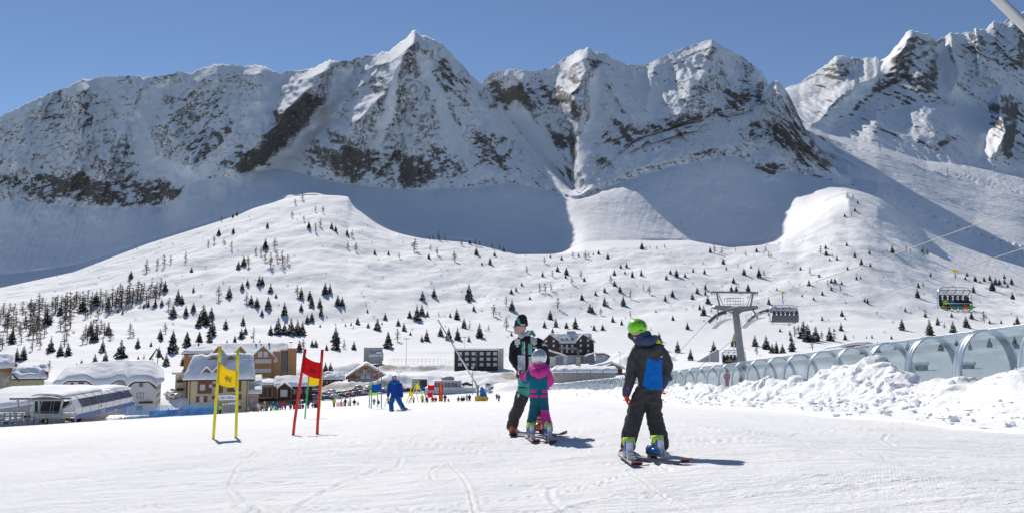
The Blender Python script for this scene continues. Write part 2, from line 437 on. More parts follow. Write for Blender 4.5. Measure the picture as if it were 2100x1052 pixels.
# ---- village banks of cleared snow: (x, y) lines through photo points, height, width
vz = [  # (photo x, depth) polyline, height, half width
    ([(690, 322), (745, 312), (800, 318)], 2.6, 7), ([(800, 322), (880, 332), (960, 330), (1010, 318)], 3.4, 9), ([(560, 385), (640, 385), (735, 395)], 4.0, 9),
    ([(880, 365), (960, 358), (1050, 350)], 2.6, 10), ([(640, 262), (700, 275), (745, 290)], 1.4, 5),
    ([(790, 405), (860, 400), (930, 402)], 2.4, 7), ([(330, 240), (352, 248), (372, 246)], 3.0, 6), ([(1268, 420), (1300, 400), (1340, 410)], 5.0, 12),
    ([(1010, 290), (1050, 262)], 2.4, 8), ([(0, 330), (120, 320), (260, 330)], 2.0, 9), ([(1110, 372), (1140, 365)], 2.5, 5), ([(1164, 362), (1167, 362)], 4.6, 5)]
for pts, hh, ww in vz:
    P = np.array([(ray(p, 760)[0] * dd, dd) for p, dd in pts])
    sl = (D[:, NC // 2] > P[:, 1].min() - 40) & (D[:, NC // 2] < P[:, 1].max() + 40)
    xs, ys = Xw[sl], D[sl]
    b = np.full(xs.shape, 1e9)
    for a, c in zip(P[:-1], P[1:]):
        v = c - a; L = (v * v).sum()
        t = np.clip(((xs - a[0]) * v[0] + (ys - a[1]) * v[1]) / L, 0, 1)
        b = np.minimum(b, np.hypot(xs - a[0] - t * v[0], ys - a[1] - t * v[1]))
    b = b + 1.2 * fbm(xs / 13, ys / 9, 3, 77)
    Z[sl] += hh * np.clip(1 - b / ww, 0, 1) ** 0.8 * (1 + 0.30 * fbm(xs / 16, ys / 5, 3, 78)) + 0.22 * np.clip(hh * (1 - b / ww), 0, 1) * fbm(xs / 2.2, ys / 1.6, 3, 79)
vill = sstep(235, 300, D) * sstep(520, 450, D)
Z += vill * (0.35 * fbm(Xw / 14, D / 14, 3, 91))

# ---- spurs and gullies of the mountains: pushed out along the sight line so that the crests keep their outline
PXX = CX + FPX * (Xw / np.maximum(D, 1)) * (_c - 0 * D) / 1.0
fwd = D * _c + Z * _s
PX = np.where(D > 100, CX + FPX * Xw / np.maximum(fwd, 1), -1e4)
PY = np.where(D > 100, CY - FPX * (-D * _s + Z * _c) / np.maximum(fwd, 1), -1e4)
def seg_dist(px, py, pts):
    P = np.array(pts, dtype=float)
    best = np.full(px.shape, 1e9); side = np.zeros(px.shape); par = np.zeros(px.shape)
    n = len(P) - 1
    for i, (a, c) in enumerate(zip(P[:-1], P[1:])):
        v = c - a; L = (v * v).sum()
        t = np.clip(((px - a[0]) * v[0] + (py - a[1]) * v[1]) / L, 0, 1)
        dx = px - a[0] - t * v[0]; dy = py - a[1] - t * v[1]
        q = np.hypot(dx, dy)
        up = q < best
        best = np.where(up, q, best); par = np.where(up, (i + t) / n, par)
        side = np.where(up, np.sign(v[0] * dy - v[1] * dx), side)
    return best, side, par
m0 = int(np.argmax(np.array(rowK) > 7.0))
mpx, mpy, mK = PX[m0:], PY[m0:], RK[m0:]
bul = np.zeros(mpx.shape)
faceA = (mK > 7) & (mK <= 9.0); faceB = (mK > 9.3) & (mK <= 11.0); faceC = (mK > 12.0) & (mK <= 15.0)
wob = 7 * fbm(mpx / 34, mpy / 34, 3, 55)
SPURS = [  # which face, photo line, how far it stands out (m), half width in photo px
    ('A', [(850, 66), (822, 130), (790, 190), (735, 250), (690, 310), (672, 350)], 175, 72), ('A', [(850, 66), (872, 140), (862, 220), (845, 300), (850, 380)], 60, 46),
    ('A', [(925, 112), (950, 190), (1000, 270), (1040, 340)], 50, 46), ('A', [(800, 106), (760, 160), (700, 215), (660, 262)], 85, 36),
    ('A', [(440, 134), (395, 190), (350, 250), (330, 300)], 55, 50), ('A', [(540, 136), (535, 200), (490, 260), (430, 335)], 80, 54),
    ('A', [(676, 124), (640, 175), (585, 232), (520, 300), (462, 362)], 140, 50), ('A', [(165, 166), (172, 250), (150, 330), (110, 410)], 70, 46),
    ('A', [(300, 160), (262, 250), (225, 330), (210, 415)], 55, 44), ('A', [(60, 212), (40, 290), (20, 380)], 50, 50), ('A', [(380, 300), (350, 370), (340, 420)], 40, 50),
    ('A', [(1590, 166), (1612, 215), (1648, 280), (1700, 350)], 135, 56), ('A', [(1572, 330), (1566, 350)], 50, 26),
    ('A', [(1540, 240), (1535, 270), (1530, 300)], 40, 24),
    ('B', [(1203, 100), (1192, 165), (1176, 205), (1165, 240)], 165, 50), ('B', [(1203, 100), (1248, 170), (1290, 240), (1300, 300)], 60, 44),
    ('B', [(1460, 83), (1440, 150), (1400, 220), (1370, 290)], 75, 54), ('B', [(1460, 83), (1505, 160), (1525, 230)], 55, 36), ('B', [(1345, 126), (1330, 190), (1320, 250)], 35, 30),
    ('B', [(1040, 143), (1050, 190)], 25, 30),
    ('C', [(1868, 64), (1842, 110), (1800, 150), (1740, 190), (1690, 232), (1660, 262)], 170, 44), ('C', [(1868, 64), (1890, 130), (1900, 200)], 90, 40),
    ('C', [(1950, 70), (1965, 140), (1950, 200)], 80, 34), ('C', [(2000, 57), (2020, 130), (2030, 190)], 90, 34), ('C', [(2050, 198), (2060, 260), (2040, 330)], 160, 30),
    ('C', [(1715, 115), (1725, 170), (1700, 215)], 70, 40), ('C', [(1900, 245), (1940, 300)], 60, 50), ('C', [(1800, 215), (1790, 290)], 60, 44), ('C', [(2080, 40), (2090, 140)], 90, 40)]
for fc, pts, hh, ww in SPURS:
    msk = {'A': faceA, 'B': faceB | ((mK > 8.7) & (mK < 9.3) & (mpx > 1190) & (mpx < 1545)), 'C': faceC}[fc]
    q, sd, par = seg_dist(mpx + wob, mpy + 0.5 * wob, pts)
    prof = np.clip(1 - q / ww, 0, 1) ** 1.15
    endf = np.clip((1 - par) * 3.5, 0.0, 1.0)
    bul = np.maximum(bul, msk * hh * prof * (0.25 + 0.75 * endf))
Xm, Zm, Dm = Xw[m0:], Z[m0:], D[m0:]
wx = 40 * fbm(Xm / 300, Zm / 300, 3, 62)
gul = 0.5 * ridged((Xm + wx) / 105.0, (Zm * 0.42 + 0.25 * Xm) / 105.0, 5, 41, 0.55) + 0.5 * ridged((Xm + wx * .6 + 0.3 * Zm) / 62.0, Zm * 0.13 / 62.0, 4, 43, 0.5)
gul2 = ridged((Xm + wx * 0.5) / 36.0, (Zm * 0.5 - 0.2 * Xm) / 36.0, 4, 47, 0.6)
steep = np.zeros(mpx.shape)
ftn = 0.16 * fbm(mpx / 26, mpy / 26, 3, 76)
steep = np.maximum(steep, faceA * sstep(7.72, 8.14, mK + ftn))
steep = np.maximum(steep, faceB * 1.0)
steep = np.maximum(steep, faceC * 1.0)
crestf = np.ones(mpx.shape)
for kc in (9.0, 11.0, 15.0):
    crestf = np.minimum(crestf, np.clip(np.abs(mK - kc) / 0.10, 0.0, 1))
valley_side = sstep(1730, 1790, mpx) * (mK < 12)
soft = 1 - 0.9 * valley_side
GULLY = [('A', [(708, 136), (690, 200), (632, 282), (560, 350), (500, 385)], 75, 44), ('A', [(575, 152), (540, 210), (500, 262), (420, 350)], 35, 30), ('A', [(330, 165), (285, 250), (300, 330), (400, 370)], 45, 46), ('A', [(862, 120), (905, 210), (935, 300)], 22, 30), ('A', [(815, 120), (800, 220), (772, 300)], 22, 26),
    ('B', [(1060, 225), (1090, 270), (1120, 310)], 30, 40), ('B', [(1320, 150), (1345, 230)], 30, 30), ('B', [(1225, 150), (1215, 240), (1190, 330)], 25, 26), ('C', [(1935, 90), (1945, 180), (2000, 235)], 60, 36), ('C', [(1815, 125), (1760, 190), (1700, 250)], 60, 30), ('C', [(1985, 240), (2020, 300)], 50, 60)]
gsm = np.zeros(mpx.shape)
for fc, pts, hh, ww in GULLY:
    msk = {'A': faceA, 'B': faceB, 'C': faceC}[fc]
    q, sd, par = seg_dist(mpx + wob, mpy + 0.5 * wob, pts)
    prof = np.exp(-(q / (0.62 * ww)) ** 2) * msk
    bul -= hh * prof * np.clip(1.2 - par, 0.15, 1)
    gsm = np.maximum(gsm, prof)
rel = (50 * (gul - 0.62) + 18 * (gul2 - 0.62)) * steep * soft * (1 - 0.85 * gsm)
apron = faceA * (1 - sstep(7.75, 8.12, mK))
rel += apron * (2.6 * ridged(mpx / 9 + 0.4 * mpy / 9, mpy / 70, 3, 75) + 5 * fbm(Xm / 120, Zm / 90, 4, 71) + 2.0 * fbm(Xm / 30, Zm / 30, 3, 72))
rel += valley_side * (7 * fbm(Xm / 130, Dm / 130, 4, 73) + 2.5 * fbm(Xm / 35, Dm / 35, 3, 74))
shift = (bul * soft + rel) * crestf
sc = 1 - shift / np.maximum(Dm, 1)
D[m0:] *= sc; Z[m0:] *= sc; Xw[m0:] *= sc
# craggy crest outline
jag = 4.5 * fbm(cols * 190, cols * 0 + 0.5, 5, 15, 0.6)
for kc, am in ((9.0, 1.0), (11.0, 1.0), (15.0, 1.5)):
    i = int(np.argmin(np.abs(np.array(rowK) - kc)))
    for o_, f_ in ((0, 1), (-1, .8), (1, .8), (-2, .5), (2, .5)):
        Z[i + o_] += jag * am * f_ * (np.abs(cols) < 0.8)

# ---- where bare rock shows
ROCKS = [(95, 385, 48, 28, 1), (165, 385, 30, 32, 1), (215, 398, 40, 28, 1), (275, 397, 62, 34, 1), (350, 383, 42, 22, .9), (10, 375, 30, 20, .7),
    (175, 230, 14, 60, .55), (110, 225, 30, 40, .45), (250, 330, 60, 40, .4), (375, 225, 50, 50, .4), (440, 225, 40, 40, .35),
    (405, 290, 40, 28, .9), (440, 310, 40, 40, 1), (478, 278, 26, 34, .95), (520, 330, 66, 26, .95), (560, 295, 30, 40, 1), (600, 245, 40, 36, 1.0), (645, 222, 46, 26, .98), (575, 255, 24, 40, 1.1),
    (795, 170, 34, 80, .55), (915, 150, 16, 46, .9), (850, 110, 30, 50, .45), (890, 190, 26, 40, .5), (955, 170, 20, 50, .5), (700, 170, 60, 60, .3), (830, 240, 120, 60, .25),
    (720, 335, 44, 34, .95), (785, 335, 46, 36, .8), (850, 352, 46, 32, 1), (920, 330, 50, 36, .6), (1000, 310, 44, 46, .7), (1050, 318, 40, 38, .95), (1110, 355, 34, 26, .95), (1155, 368, 24, 26, .9), (620, 320, 44, 34, .6), (670, 300, 50, 40, .55),
    (1010, 195, 26, 34, 1.1), (1060, 202, 50, 26, 1.1), (1110, 198, 46, 26, 1), (1150, 185, 24, 26, .6),
    (1228, 122, 26, 22, .95), (1260, 150, 40, 40, .5), (1180, 200, 16, 46, .7), (1150, 292, 42, 20, 1), (1200, 300, 38, 34, .95), (1222, 332, 26, 20, 1), (1270, 285, 40, 36, 1), (1320, 285, 46, 36, 1.05), (1370, 275, 46, 38, 1.1), (1420, 272, 44, 40, .95), (1440, 300, 24, 22, .9),
    (1530, 150, 24, 40, 1), (1540, 190, 30, 36, 1), (1505, 215, 26, 36, .95), (1475, 245, 30, 26, .9), (1440, 100, 40, 20, .5), (1400, 170, 60, 60, .35), (1300, 190, 80, 60, .3),
    (1548, 268, 34, 24, 1.05), (1610, 280, 44, 34, 1.05), (1660, 300, 36, 40, 1), (1695, 335, 26, 36, 1.05), (1625, 200, 16, 50, .6), (1575, 350, 32, 14, 1), (1650, 245, 20, 40, .8),
    (1700, 150, 50, 36, 1.15), (1660, 185, 40, 26, 1.15), (1690, 195, 40, 22, 1.05), (1760, 130, 46, 18, 1.05), (1735, 165, 36, 26, .9),
    (1740, 235, 60, 36, .95), (1800, 235, 50, 40, .95), (1840, 190, 60, 40, .9), (1850, 140, 50, 40, .7), (1900, 160, 60, 34, .8), (1930, 210, 40, 14, 1.05), (1850, 255, 40, 30, .95), (1905, 275, 50, 30, 1), (1950, 300, 46, 24, 1), (1870, 95, 40, 40, .65), (1960, 95, 50, 30, .7), (2010, 90, 30, 50, .75), (2070, 90, 50, 60, .75),
    (2040, 245, 20, 34, 1), (2075, 250, 34, 60, 1), (2090, 310, 40, 30, 1.1), (1810, 270, 24, 20, .8), (2000, 240, 30, 22, .6),
    (1690, 445, 22, 12, .7), (1460, 440, 40, 26, .4), (1120, 430, 40, 20, .5), (1880, 470, 12, 30, .6), (1840, 445, 30, 22, .5)]
rock = np.zeros(D.shape)
rm = rock[m0:]
wbx = mpx + 9 * fbm(mpx / 30, mpy / 30, 3, 81); wby = mpy + 9 * fbm(mpx / 30, mpy / 30, 3, 82)
vis = faceA | faceB | faceC | ((mK > 9) & (mK < 9.3) & (mpx > 1190))
for cx, cy, rx, ry, st in ROCKS:
    q = np.hypot((wbx - cx) / rx, (wby - cy) / ry)
    rm = np.maximum(rm, st * sstep(1.25, 0.65, q))
base = 0.16 * steep * (1 - valley_side) + 0.08 * valley_side
rm = np.maximum(rm, base) * vis * (1 - 0.95 * sstep(0.35, 0.8, gsm))
for kc in (9.0, 11.0, 15.0):
    rm = np.maximum(rm, 0.30 * np.exp(-(np.abs(mK - kc) / 0.05) ** 2))
rock[m0:] = rm
ir5 = sstep(4.4, 4.9, RK) * (RK <= 5) * sstep(1750, 1850, PX) * 0.45
rock = np.maximum(rock, ir5)
# trodden road surface in the village: grey-brown slush where cars drive
road = np.zeros(D.shape)
RD = [([(600, 292), (700, 300), (830, 308), (1000, 300), (1080, 285)], 10), ([(560, 262), (640, 275), (760, 285), (900, 285)], 9), ([(660, 312), (740, 305)], 9), ([(740, 415), (800, 405), (880, 400)], 6), ([(1000, 330), (1060, 350), (1110, 372), (1200, 385)], 7), ([(340, 268), (372, 275)], 6)]
for pts, ww in RD:
    P = np.array([(ray(p, 790)[0] * dd, dd) for p, dd in pts])
    sl = (D[:, NC // 2] > 220) & (D[:, NC // 2] < 430)
    xs, ys = Xw[sl], D[sl]
    b = np.full(xs.shape, 1e9)
    for a, c in zip(P[:-1], P[1:]):
        v = c - a; L = (v * v).sum()
        t = np.clip(((xs - a[0]) * v[0] + (ys - a[1]) * v[1]) / L, 0, 1)
        b = np.minimum(b, np.hypot(xs - a[0] - t * v[0], ys - a[1] - t * v[1]))
    road[sl] = np.maximum(road[sl], sstep(ww + 2, ww - 2, b + 2.5 * fbm(xs / 12, ys / 12, 3, 95)))

def grid_mesh(name, X, Y, Zz, mats):
    nr, nc = X.shape
    co = np.stack([X, Y, Zz], -1).reshape(-1, 3).astype(np.float32)
    idx = np.arange(nr * nc).reshape(nr, nc)
    f = np.stack([idx[:-1, :-1], idx[:-1, 1:], idx[1:, 1:], idx[1:, :-1]], -1).reshape(-1, 4)
    me = bpy.data.meshes.new(name)
    me.vertices.add(len(co)); me.vertices.foreach_set('co', co.ravel())
    me.loops.add(f.size); me.loops.foreach_set('vertex_index', f.ravel().astype(np.int32))
    me.polygons.add(len(f))
    me.polygons.foreach_set('loop_start', np.arange(0, f.size, 4, dtype=np.int32))
    me.polygons.foreach_set('loop_total', np.full(len(f), 4, dtype=np.int32))
    me.polygons.foreach_set('use_smooth', np.ones(len(f), dtype=bool))
    me.update()
    o = bpy.data.objects.new(name, me)
    COL.objects.link(o)
    me.materials.append(mats)
    return o

def vattr(me, name, arr):
    a = me.attributes.new(name, 'FLOAT', 'POINT')
    a.data.foreach_set('value', arr.ravel().astype(np.float32))

def nd(nt, t, **kw):
    n = nt.nodes.new('ShaderNode' + t)
    for k, v in kw.items(): setattr(n, k, v)
    return n
def mk_math(nt, op, a, b=None, clamp=False):
    n = nd(nt, 'Math', operation=op, use_clamp=clamp)
    for i, q in enumerate((a, b)):
        if q is None: continue
        if isinstance(q, (int, float)): n.inputs[i].default_value = q
        else: nt.links.new(q, n.inputs[i])
    return n.outputs[0]
def mk_noise(nt, vec, scale, detail=4, rough=0.5, dist=0.0):
    n = nd(nt, 'TexNoise')
    n.inputs['Scale'].default_value = scale; n.inputs['Detail'].default_value = detail
    n.inputs['Roughness'].default_value = rough; n.inputs['Distortion'].default_value = dist
    nt.links.new(vec, n.inputs['Vector'])
    return n.outputs['Fac']
def mk_range(nt, v, a, b, c, d, smooth=True):
    n = nd(nt, 'MapRange')
    if smooth: n.interpolation_type = 'SMOOTHSTEP'
    nt.links.new(v, n.inputs['Value'])
    for k, q in zip(('From Min', 'From Max', 'To Min', 'To Max'), (a, b, c, d)): n.inputs[k].default_value = q
    return n.outputs['Result']
def mk_mix(nt, f, a, b):
    n = nd(nt, 'Mix', data_type='RGBA')
    if isinstance(f, (int, float)): n.inputs['Factor'].default_value = f
    else: nt.links.new(f, n.inputs['Factor'])
    for i, q in ((6, a), (7, b)):
        if isinstance(q, tuple): n.inputs[i].default_value = (*q, 1)
        else: nt.links.new(q, n.inputs[i])
    return n.outputs[2]

SNOW = (0.93, 0.93, 0.94)
def terrain_material():
    m = bpy.data.materials.new('snow_and_rock'); m.use_nodes = True
    nt = m.node_tree; b = nt.nodes['Principled BSDF']
    tc = nd(nt, 'TexCoord'); P = tc.outputs['Object']
    at_r = nd(nt, 'Attribute', attribute_name='rock'); at_d = nd(nt, 'Attribute', attribute_name='road')
    geo = nd(nt, 'NewGeometry')
    sep = nd(nt, 'SeparateXYZ'); nt.links.new(geo.outputs['Normal'], sep.inputs[0])
    posn = nd(nt, 'SeparateXYZ'); nt.links.new(P, posn.inputs[0])
    # rock pattern
    n1 = mk_noise(nt, P, 0.085, 9, 0.8)
    n2 = mk_noise(nt, P, 0.36, 6, 0.8)
    mp = nd(nt, 'Mapping'); mp.inputs['Scale'].default_value = (0.06, 0.06, 0.018); mp.inputs['Rotation'].default_value = (0, R(18), 0); nt.links.new(P, mp.inputs['Vector'])
    n3 = mk_noise(nt, mp.outputs[0], 1.0, 6, 0.6)
    ml = nd(nt, 'Mapping'); ml.inputs['Scale'].default_value = (0.06, 0.06, 0.24); ml.inputs['Rotation'].default_value = (R(12), R(-9), 0); nt.links.new(P, ml.inputs['Vector'])
    n4 = mk_noise(nt, ml.outputs[0], 1.0, 7, 0.7, 0.4)
    s = mk_math(nt, 'ADD', mk_math(nt, 'MULTIPLY', n1, 0.30), mk_math(nt, 'ADD', mk_math(nt, 'MULTIPLY', n2, 0.56), mk_math(nt, 'ADD', mk_math(nt, 'MULTIPLY', n3, 0.16), mk_math(nt, 'MULTIPLY', n4, 0.30))))
    s = mk_math(nt, 'SUBTRACT', s, 0.16)
    slope = mk_range(nt, sep.outputs['Z'], 0.30, 0.85, 0.10, -0.06)
    s = mk_math(nt, 'ADD', mk_math(nt, 'ADD', s, slope), mk_math(nt, 'MULTIPLY', at_r.outputs['Fac'], 0.113))
    rk = mk_math(nt, 'MULTIPLY', mk_range(nt, s, 0.632, 0.662, 0, 1), mk_range(nt, at_r.outputs['Fac'], 0.02, 0.12, 0, 1))
    rc = mk_mix(nt, mk_noise(nt, P, 0.02, 5, 0.6), (0.17, 0.155, 0.145), (0.37, 0.31, 0.26))
    rc = mk_mix(nt, mk_range(nt, n2, 0.35, 0.6, 0, 1), mk_mix(nt, 0.5, rc, (0.12, 0.115, 0.115)), rc)
    # snow colour: soft changes of dirt and wetness
    sn = mk_mix(nt, mk_range(nt, mk_noise(nt, P, 0.45, 6, 0.65), 0.35, 0.7, 0, 1), (0.88, 0.885, 0.895), SNOW)
    far = mk_range(nt, posn.outputs['Y'], 60, 240, 0.25, 1)
    sn = mk_mix(nt, far, sn, SNOW)
    rd = mk_mix(nt, mk_noise(nt, P, 0.4, 6, 0.7), (0.30, 0.265, 0.23), (0.55, 0.52, 0.48))
    rdm = mk_math(nt, 'MULTIPLY', at_d.outputs['Fac'], mk_range(nt, mk_noise(nt, P, 0.16, 6, 0.7), 0.36, 0.55, 0.25, 1))
    c = mk_mix(nt, rdm, sn, rd)
    c = mk_mix(nt, rk, c, rc)
    nt.links.new(c, b.inputs['Base Color'])
    b.inputs['Roughness'].default_value = 0.85
    b.inputs['Specular IOR Level'].default_value = 0.08
    # bump: grooming ridges near, broken snow, rock
    nearf = mk_range(nt, posn.outputs['Y'], 10, 70, 1, 0)
    wv = nd(nt, 'TexWave'); wv.wave_type = 'BANDS'; wv.bands_direction = 'X'
    wv.inputs['Scale'].default_value = 13.0; wv.inputs['Distortion'].default_value = 0.6; wv.inputs['Detail'].default_value = 1.0
    mw = nd(nt, 'Mapping'); mw.inputs['Rotation'].default_value = (0, 0, R(24)); nt.links.new(P, mw.inputs['Vector']); nt.links.new(mw.outputs[0], wv.inputs['Vector'])
    mgr = nd(nt, 'Mapping'); mgr.inputs['Scale'].default_value = (0.16, 0.30, 0.2); mgr.inputs['Rotation'].default_value = (0, 0, R(24)); nt.links.new(P, mgr.inputs['Vector'])
    gm = mk_range(nt, mk_noise(nt, mgr.outputs[0], 1.0, 5, 0.6), 0.44, 0.64, 0, 1)
    h1 = mk_math(nt, 'MULTIPLY', mk_math(nt, 'MULTIPLY', wv.outputs['Fac'], mk_math(nt, 'MULTIPLY', gm, mk_range(nt, posn.outputs['Y'], 9, 16, 1, 0))), 0.0011)
    mst = nd(nt, 'Mapping'); mst.inputs['Scale'].default_value = (0.8, 3.2, 1); mst.inputs['Rotation'].default_value = (0, 0, R(-14)); nt.links.new(P, mst.inputs['Vector'])
    h2 = mk_math(nt, 'MULTIPLY', mk_noise(nt, mst.outputs[0], 1.0, 8, 0.68, 0.3), 0.068)
    h3 = mk_math(nt, 'MULTIPLY', mk_noise(nt, P, 14.0, 6, 0.7), 0.030)
    hn = mk_math(nt, 'MULTIPLY', mk_math(nt, 'ADD', h1, mk_math(nt, 'ADD', h2, h3)), nearf)
    farb = mk_range(nt, posn.outputs['Y'], 300, 900, 0, 1)
    hf = mk_math(nt, 'MULTIPLY', mk_math(nt, 'MULTIPLY', mk_noise(nt, P, 0.05, 6, 0.6), 2.2), farb)
    hr = mk_math(nt, 'MULTIPLY', mk_math(nt, 'MULTIPLY', s, rk), 10.0)
    bp = nd(nt, 'Bump'); bp.inputs['Strength'].default_value = 1.0; bp.inputs['Distance'].default_value = 1.0
    nt.links.new(mk_math(nt, 'ADD', hn, mk_math(nt, 'ADD', hf, hr)), bp.inputs['Height'])
    nt.links.new(bp.outputs['Normal'], b.inputs['Normal'])
    return m
M_TERR = terrain_material()
terrain = grid_mesh('terrain', Xw, D, Z, M_TERR)
tag(terrain, 'snow covered valley floor, slopes and rocky mountains', None, None, 'structure')
vattr(terrain.data, 'rock', rock); vattr(terrain.data, 'road', road)

def ground(x, y):
    if y <= 6: return float(plane_z(np.array([x]), y)[0])
    c = min(max((x / y), cols[0]), cols[-1])
    j = min(max(int(np.searchsorted(cols, c)) - 1, 0), NC - 2)
    t = (c - cols[j]) / (cols[j + 1] - cols[j])
    m = m0
    a = np.interp(y, D[:m, j], Z[:m, j]); b2 = np.interp(y, D[:m, j + 1], Z[:m, j + 1])
    return float(a * (1 - t) + b2 * t)
def ground_at(px, py, dmin=2.0, dmax=1300.0):
    """first place beyond dmin where the ground is seen at a photo point"""
    tx, tz = ray(px, py)
    j = min(max(int(round(np.interp(tx, cols, np.arange(NC)))), 0), NC - 1)
    dd, zz = D[:m0, j], Z[:m0, j]
    ok = (dd > dmin) & (dd < dmax)
    dd, zz = dd[ok], zz[ok]
    e = zz - tz * dd
    up = np.where(e >= 0)[0]
    if len(up) == 0:
        i = int(np.argmax(zz / dd)); y = dd[i]
    else:
        i = up[0]
        y = dd[i] if i == 0 else dd[i - 1] + (dd[i] - dd[i - 1]) * (-e[i - 1]) / max(e[i] - e[i - 1], 1e-9)
    x = tx * y
    return Vector((x, y, ground(x, y)))
# ================================================================ SNOW BANK beside the conveyor tunnel
def tun_x(d):        # left wall of the tunnel
    return float(np.interp(d, [10, 30, 80, 100, 120, 150, 185, 215], [18.0, 18.0, 17.9, 17.0, 15.6, 12.6, 10.0, 7.0]))
def tun_z(d):
    return -0.85 - 0.06 * d + 0.05 * min(18.0, tun_x(d) + 0.6) - (0.1 if d > 90 else 0)
btop = np.array([(1120, 800), (1180, 797), (1230, 800), (1300, 789), (1330, 792), (1400, 790), (1440, 786), (1480, 792), (1510, 790), (1545, 785), (1568, 770), (1590, 783), (1625, 776), (1660, 779), (1690, 766), (1720, 752), (1755, 742), (1780, 736), (1788, 733), (1800, 752), (1825, 762), (1850, 766), (1890, 776), (1930, 772), (1960, 768), (1985, 778), (2030, 776), (2060, 776), (2100, 768), (2200, 762), (2500, 790), (3000, 820)], dtype=float)
bd = np.concatenate([np.geomspace(9, 30, 110)[:-1], np.geomspace(30, 90, 330)[:-1], np.geomspace(90, 200, 170)])
bu = np.linspace(0, 1, 150)
BX = np.zeros((len(bd), len(bu))); BY = BX.copy(); BZ = BX.copy()
for i, d in enumerate(bd):
    xr = tun_x(d) + 0.15; xl = xr - float(np.interp(d, [9, 25, 45, 90, 200], [8.5, 7.5, 5.0, 4.0, 3.5]))
    xs = xl + (xr - xl) * bu
    xc = tun_x(d) - 1.0
    pxc = CX + FPX * xc / d
    pyc = float(np.interp(pxc, btop[:, 0], btop[:, 1]))
    zc = ray(pxc, pyc)[1] * d
    g = plane_z(xs, np.full(len(xs), d))
    gc = float(plane_z(np.array([xc]), np.array([d]))[0])
    H = max(0.25, zc - gc)
    wl_ = 2.0 if d > 45 else 3.4
    # steep broken face toward the piste, rounded crest, tail of loose lumps
    sh = np.exp(-np.maximum(xc - xs, 0) ** 2 / (0.55 * wl_) ** 2) * 0.8 + 0.2 * np.clip(1 - (xc - xs) / (2.4 * wl_), 0, 1)
    sh = np.where(xs > xc, np.exp(-((xs - xc) / 1.4) ** 2), sh)
    lump = np.abs(fbm(xs / 1.1, np.full(len(xs), d) / 1.4, 3, 101, 0.42)) * 0.85 + 0.16 * np.abs(fbm(xs / 0.26, np.full(len(xs), d) / 0.32, 3, 102))
    big = fbm(xs / 2.2, np.full(len(xs), d) / 2.8, 2, 103)
    e = np.clip(np.minimum(bu, 1 - bu) / 0.12, 0, 1)
    rgh = 0.30 + 1.0 * sstep(-0.15, 0.45, fbm(xs / 2.6, np.full(len(xs), d) / 4.0, 2, 108))
    amp = 0.06 + 0.20 * sh * min(1.2, H)
    BX[i] = xs + 0.22 * fbm(xs / 0.6, np.full(len(xs), d) / 0.7, 3, 104) * e
    BY[i] = d + 0.22 * fbm(xs / 0.6, np.full(len(xs), d) / 0.7, 3, 105) * e
    face = np.clip((xs - xl) / max(0.1, xc - xl), 0, 1)
    base0 = np.where(xs < 14.6, g, np.minimum(g, g * 0 + plane_z(np.array([14.0]), np.array([d]))[0] + (xs - 14.6) * 0.05)) if d < 95 else g
    top = base0 + (zc - base0) * sh
    BZ[i] = top + (lump - 0.30) * amp * rgh * e + 0.34 * big * sh * e - 0.45 * (1 - e) ** 2
def snow_mat(name, bump=0.5, scale=9.0, col=SNOW):
    m = mat(name, col, 0.85, 0, 0.04, 0.8, bump, scale, 0.1)
    return m
M_SNOW = snow_mat('loose_snow', 0.9, 7.0)
M_RSNOW = snow_mat('roof_snow', 0.35, 0.8)
bank = grid_mesh('snow_bank', BX, BY, BZ, M_SNOW)
tag(bank, 'lumpy bank of ploughed snow along the glass tunnel', kind='structure')

rcl = random.Random(17)
clods = MB()
for k in range(700):
    i = rcl.randrange(20, len(bd) - 60); j = int(rcl.triangular(10, len(bu) - 25, len(bu) * .45))
    s_ = rcl.choice([.03, .04, .05, .06, .08, .12]) * rcl.uniform(.7, 1.3)
    if BY[i, j] < 16 and s_ > .08: continue
    c_ = Vector((BX[i, j], BY[i, j], BZ[i, j] + s_ * .1))
    M_ = Euler((rcl.uniform(0, 3), rcl.uniform(0, 3), rcl.uniform(0, 3))).to_matrix()
    p8 = [M_ @ Vector((x * s_ * rcl.uniform(.55, 1), y * s_ * rcl.uniform(.55, 1), z * s_ * rcl.uniform(.4, .8))) + c_ for x in (-1, 1) for y in (-1, 1) for z in (-1, 1)]
    clods.add(p8, [(0, 1, 3, 2), (4, 6, 7, 5), (0, 4, 5, 1), (2, 3, 7, 6), (0, 2, 6, 4), (1, 5, 7, 3)])
co_ = clods.build('snow_clods', M_SNOW)
b_ = co_.modifiers.new('bevel', 'BEVEL'); b_.width = .02; b_.segments = 1
tag(co_, 'broken blocks of ploughed snow strewn over the snow bank', None, None, 'stuff')

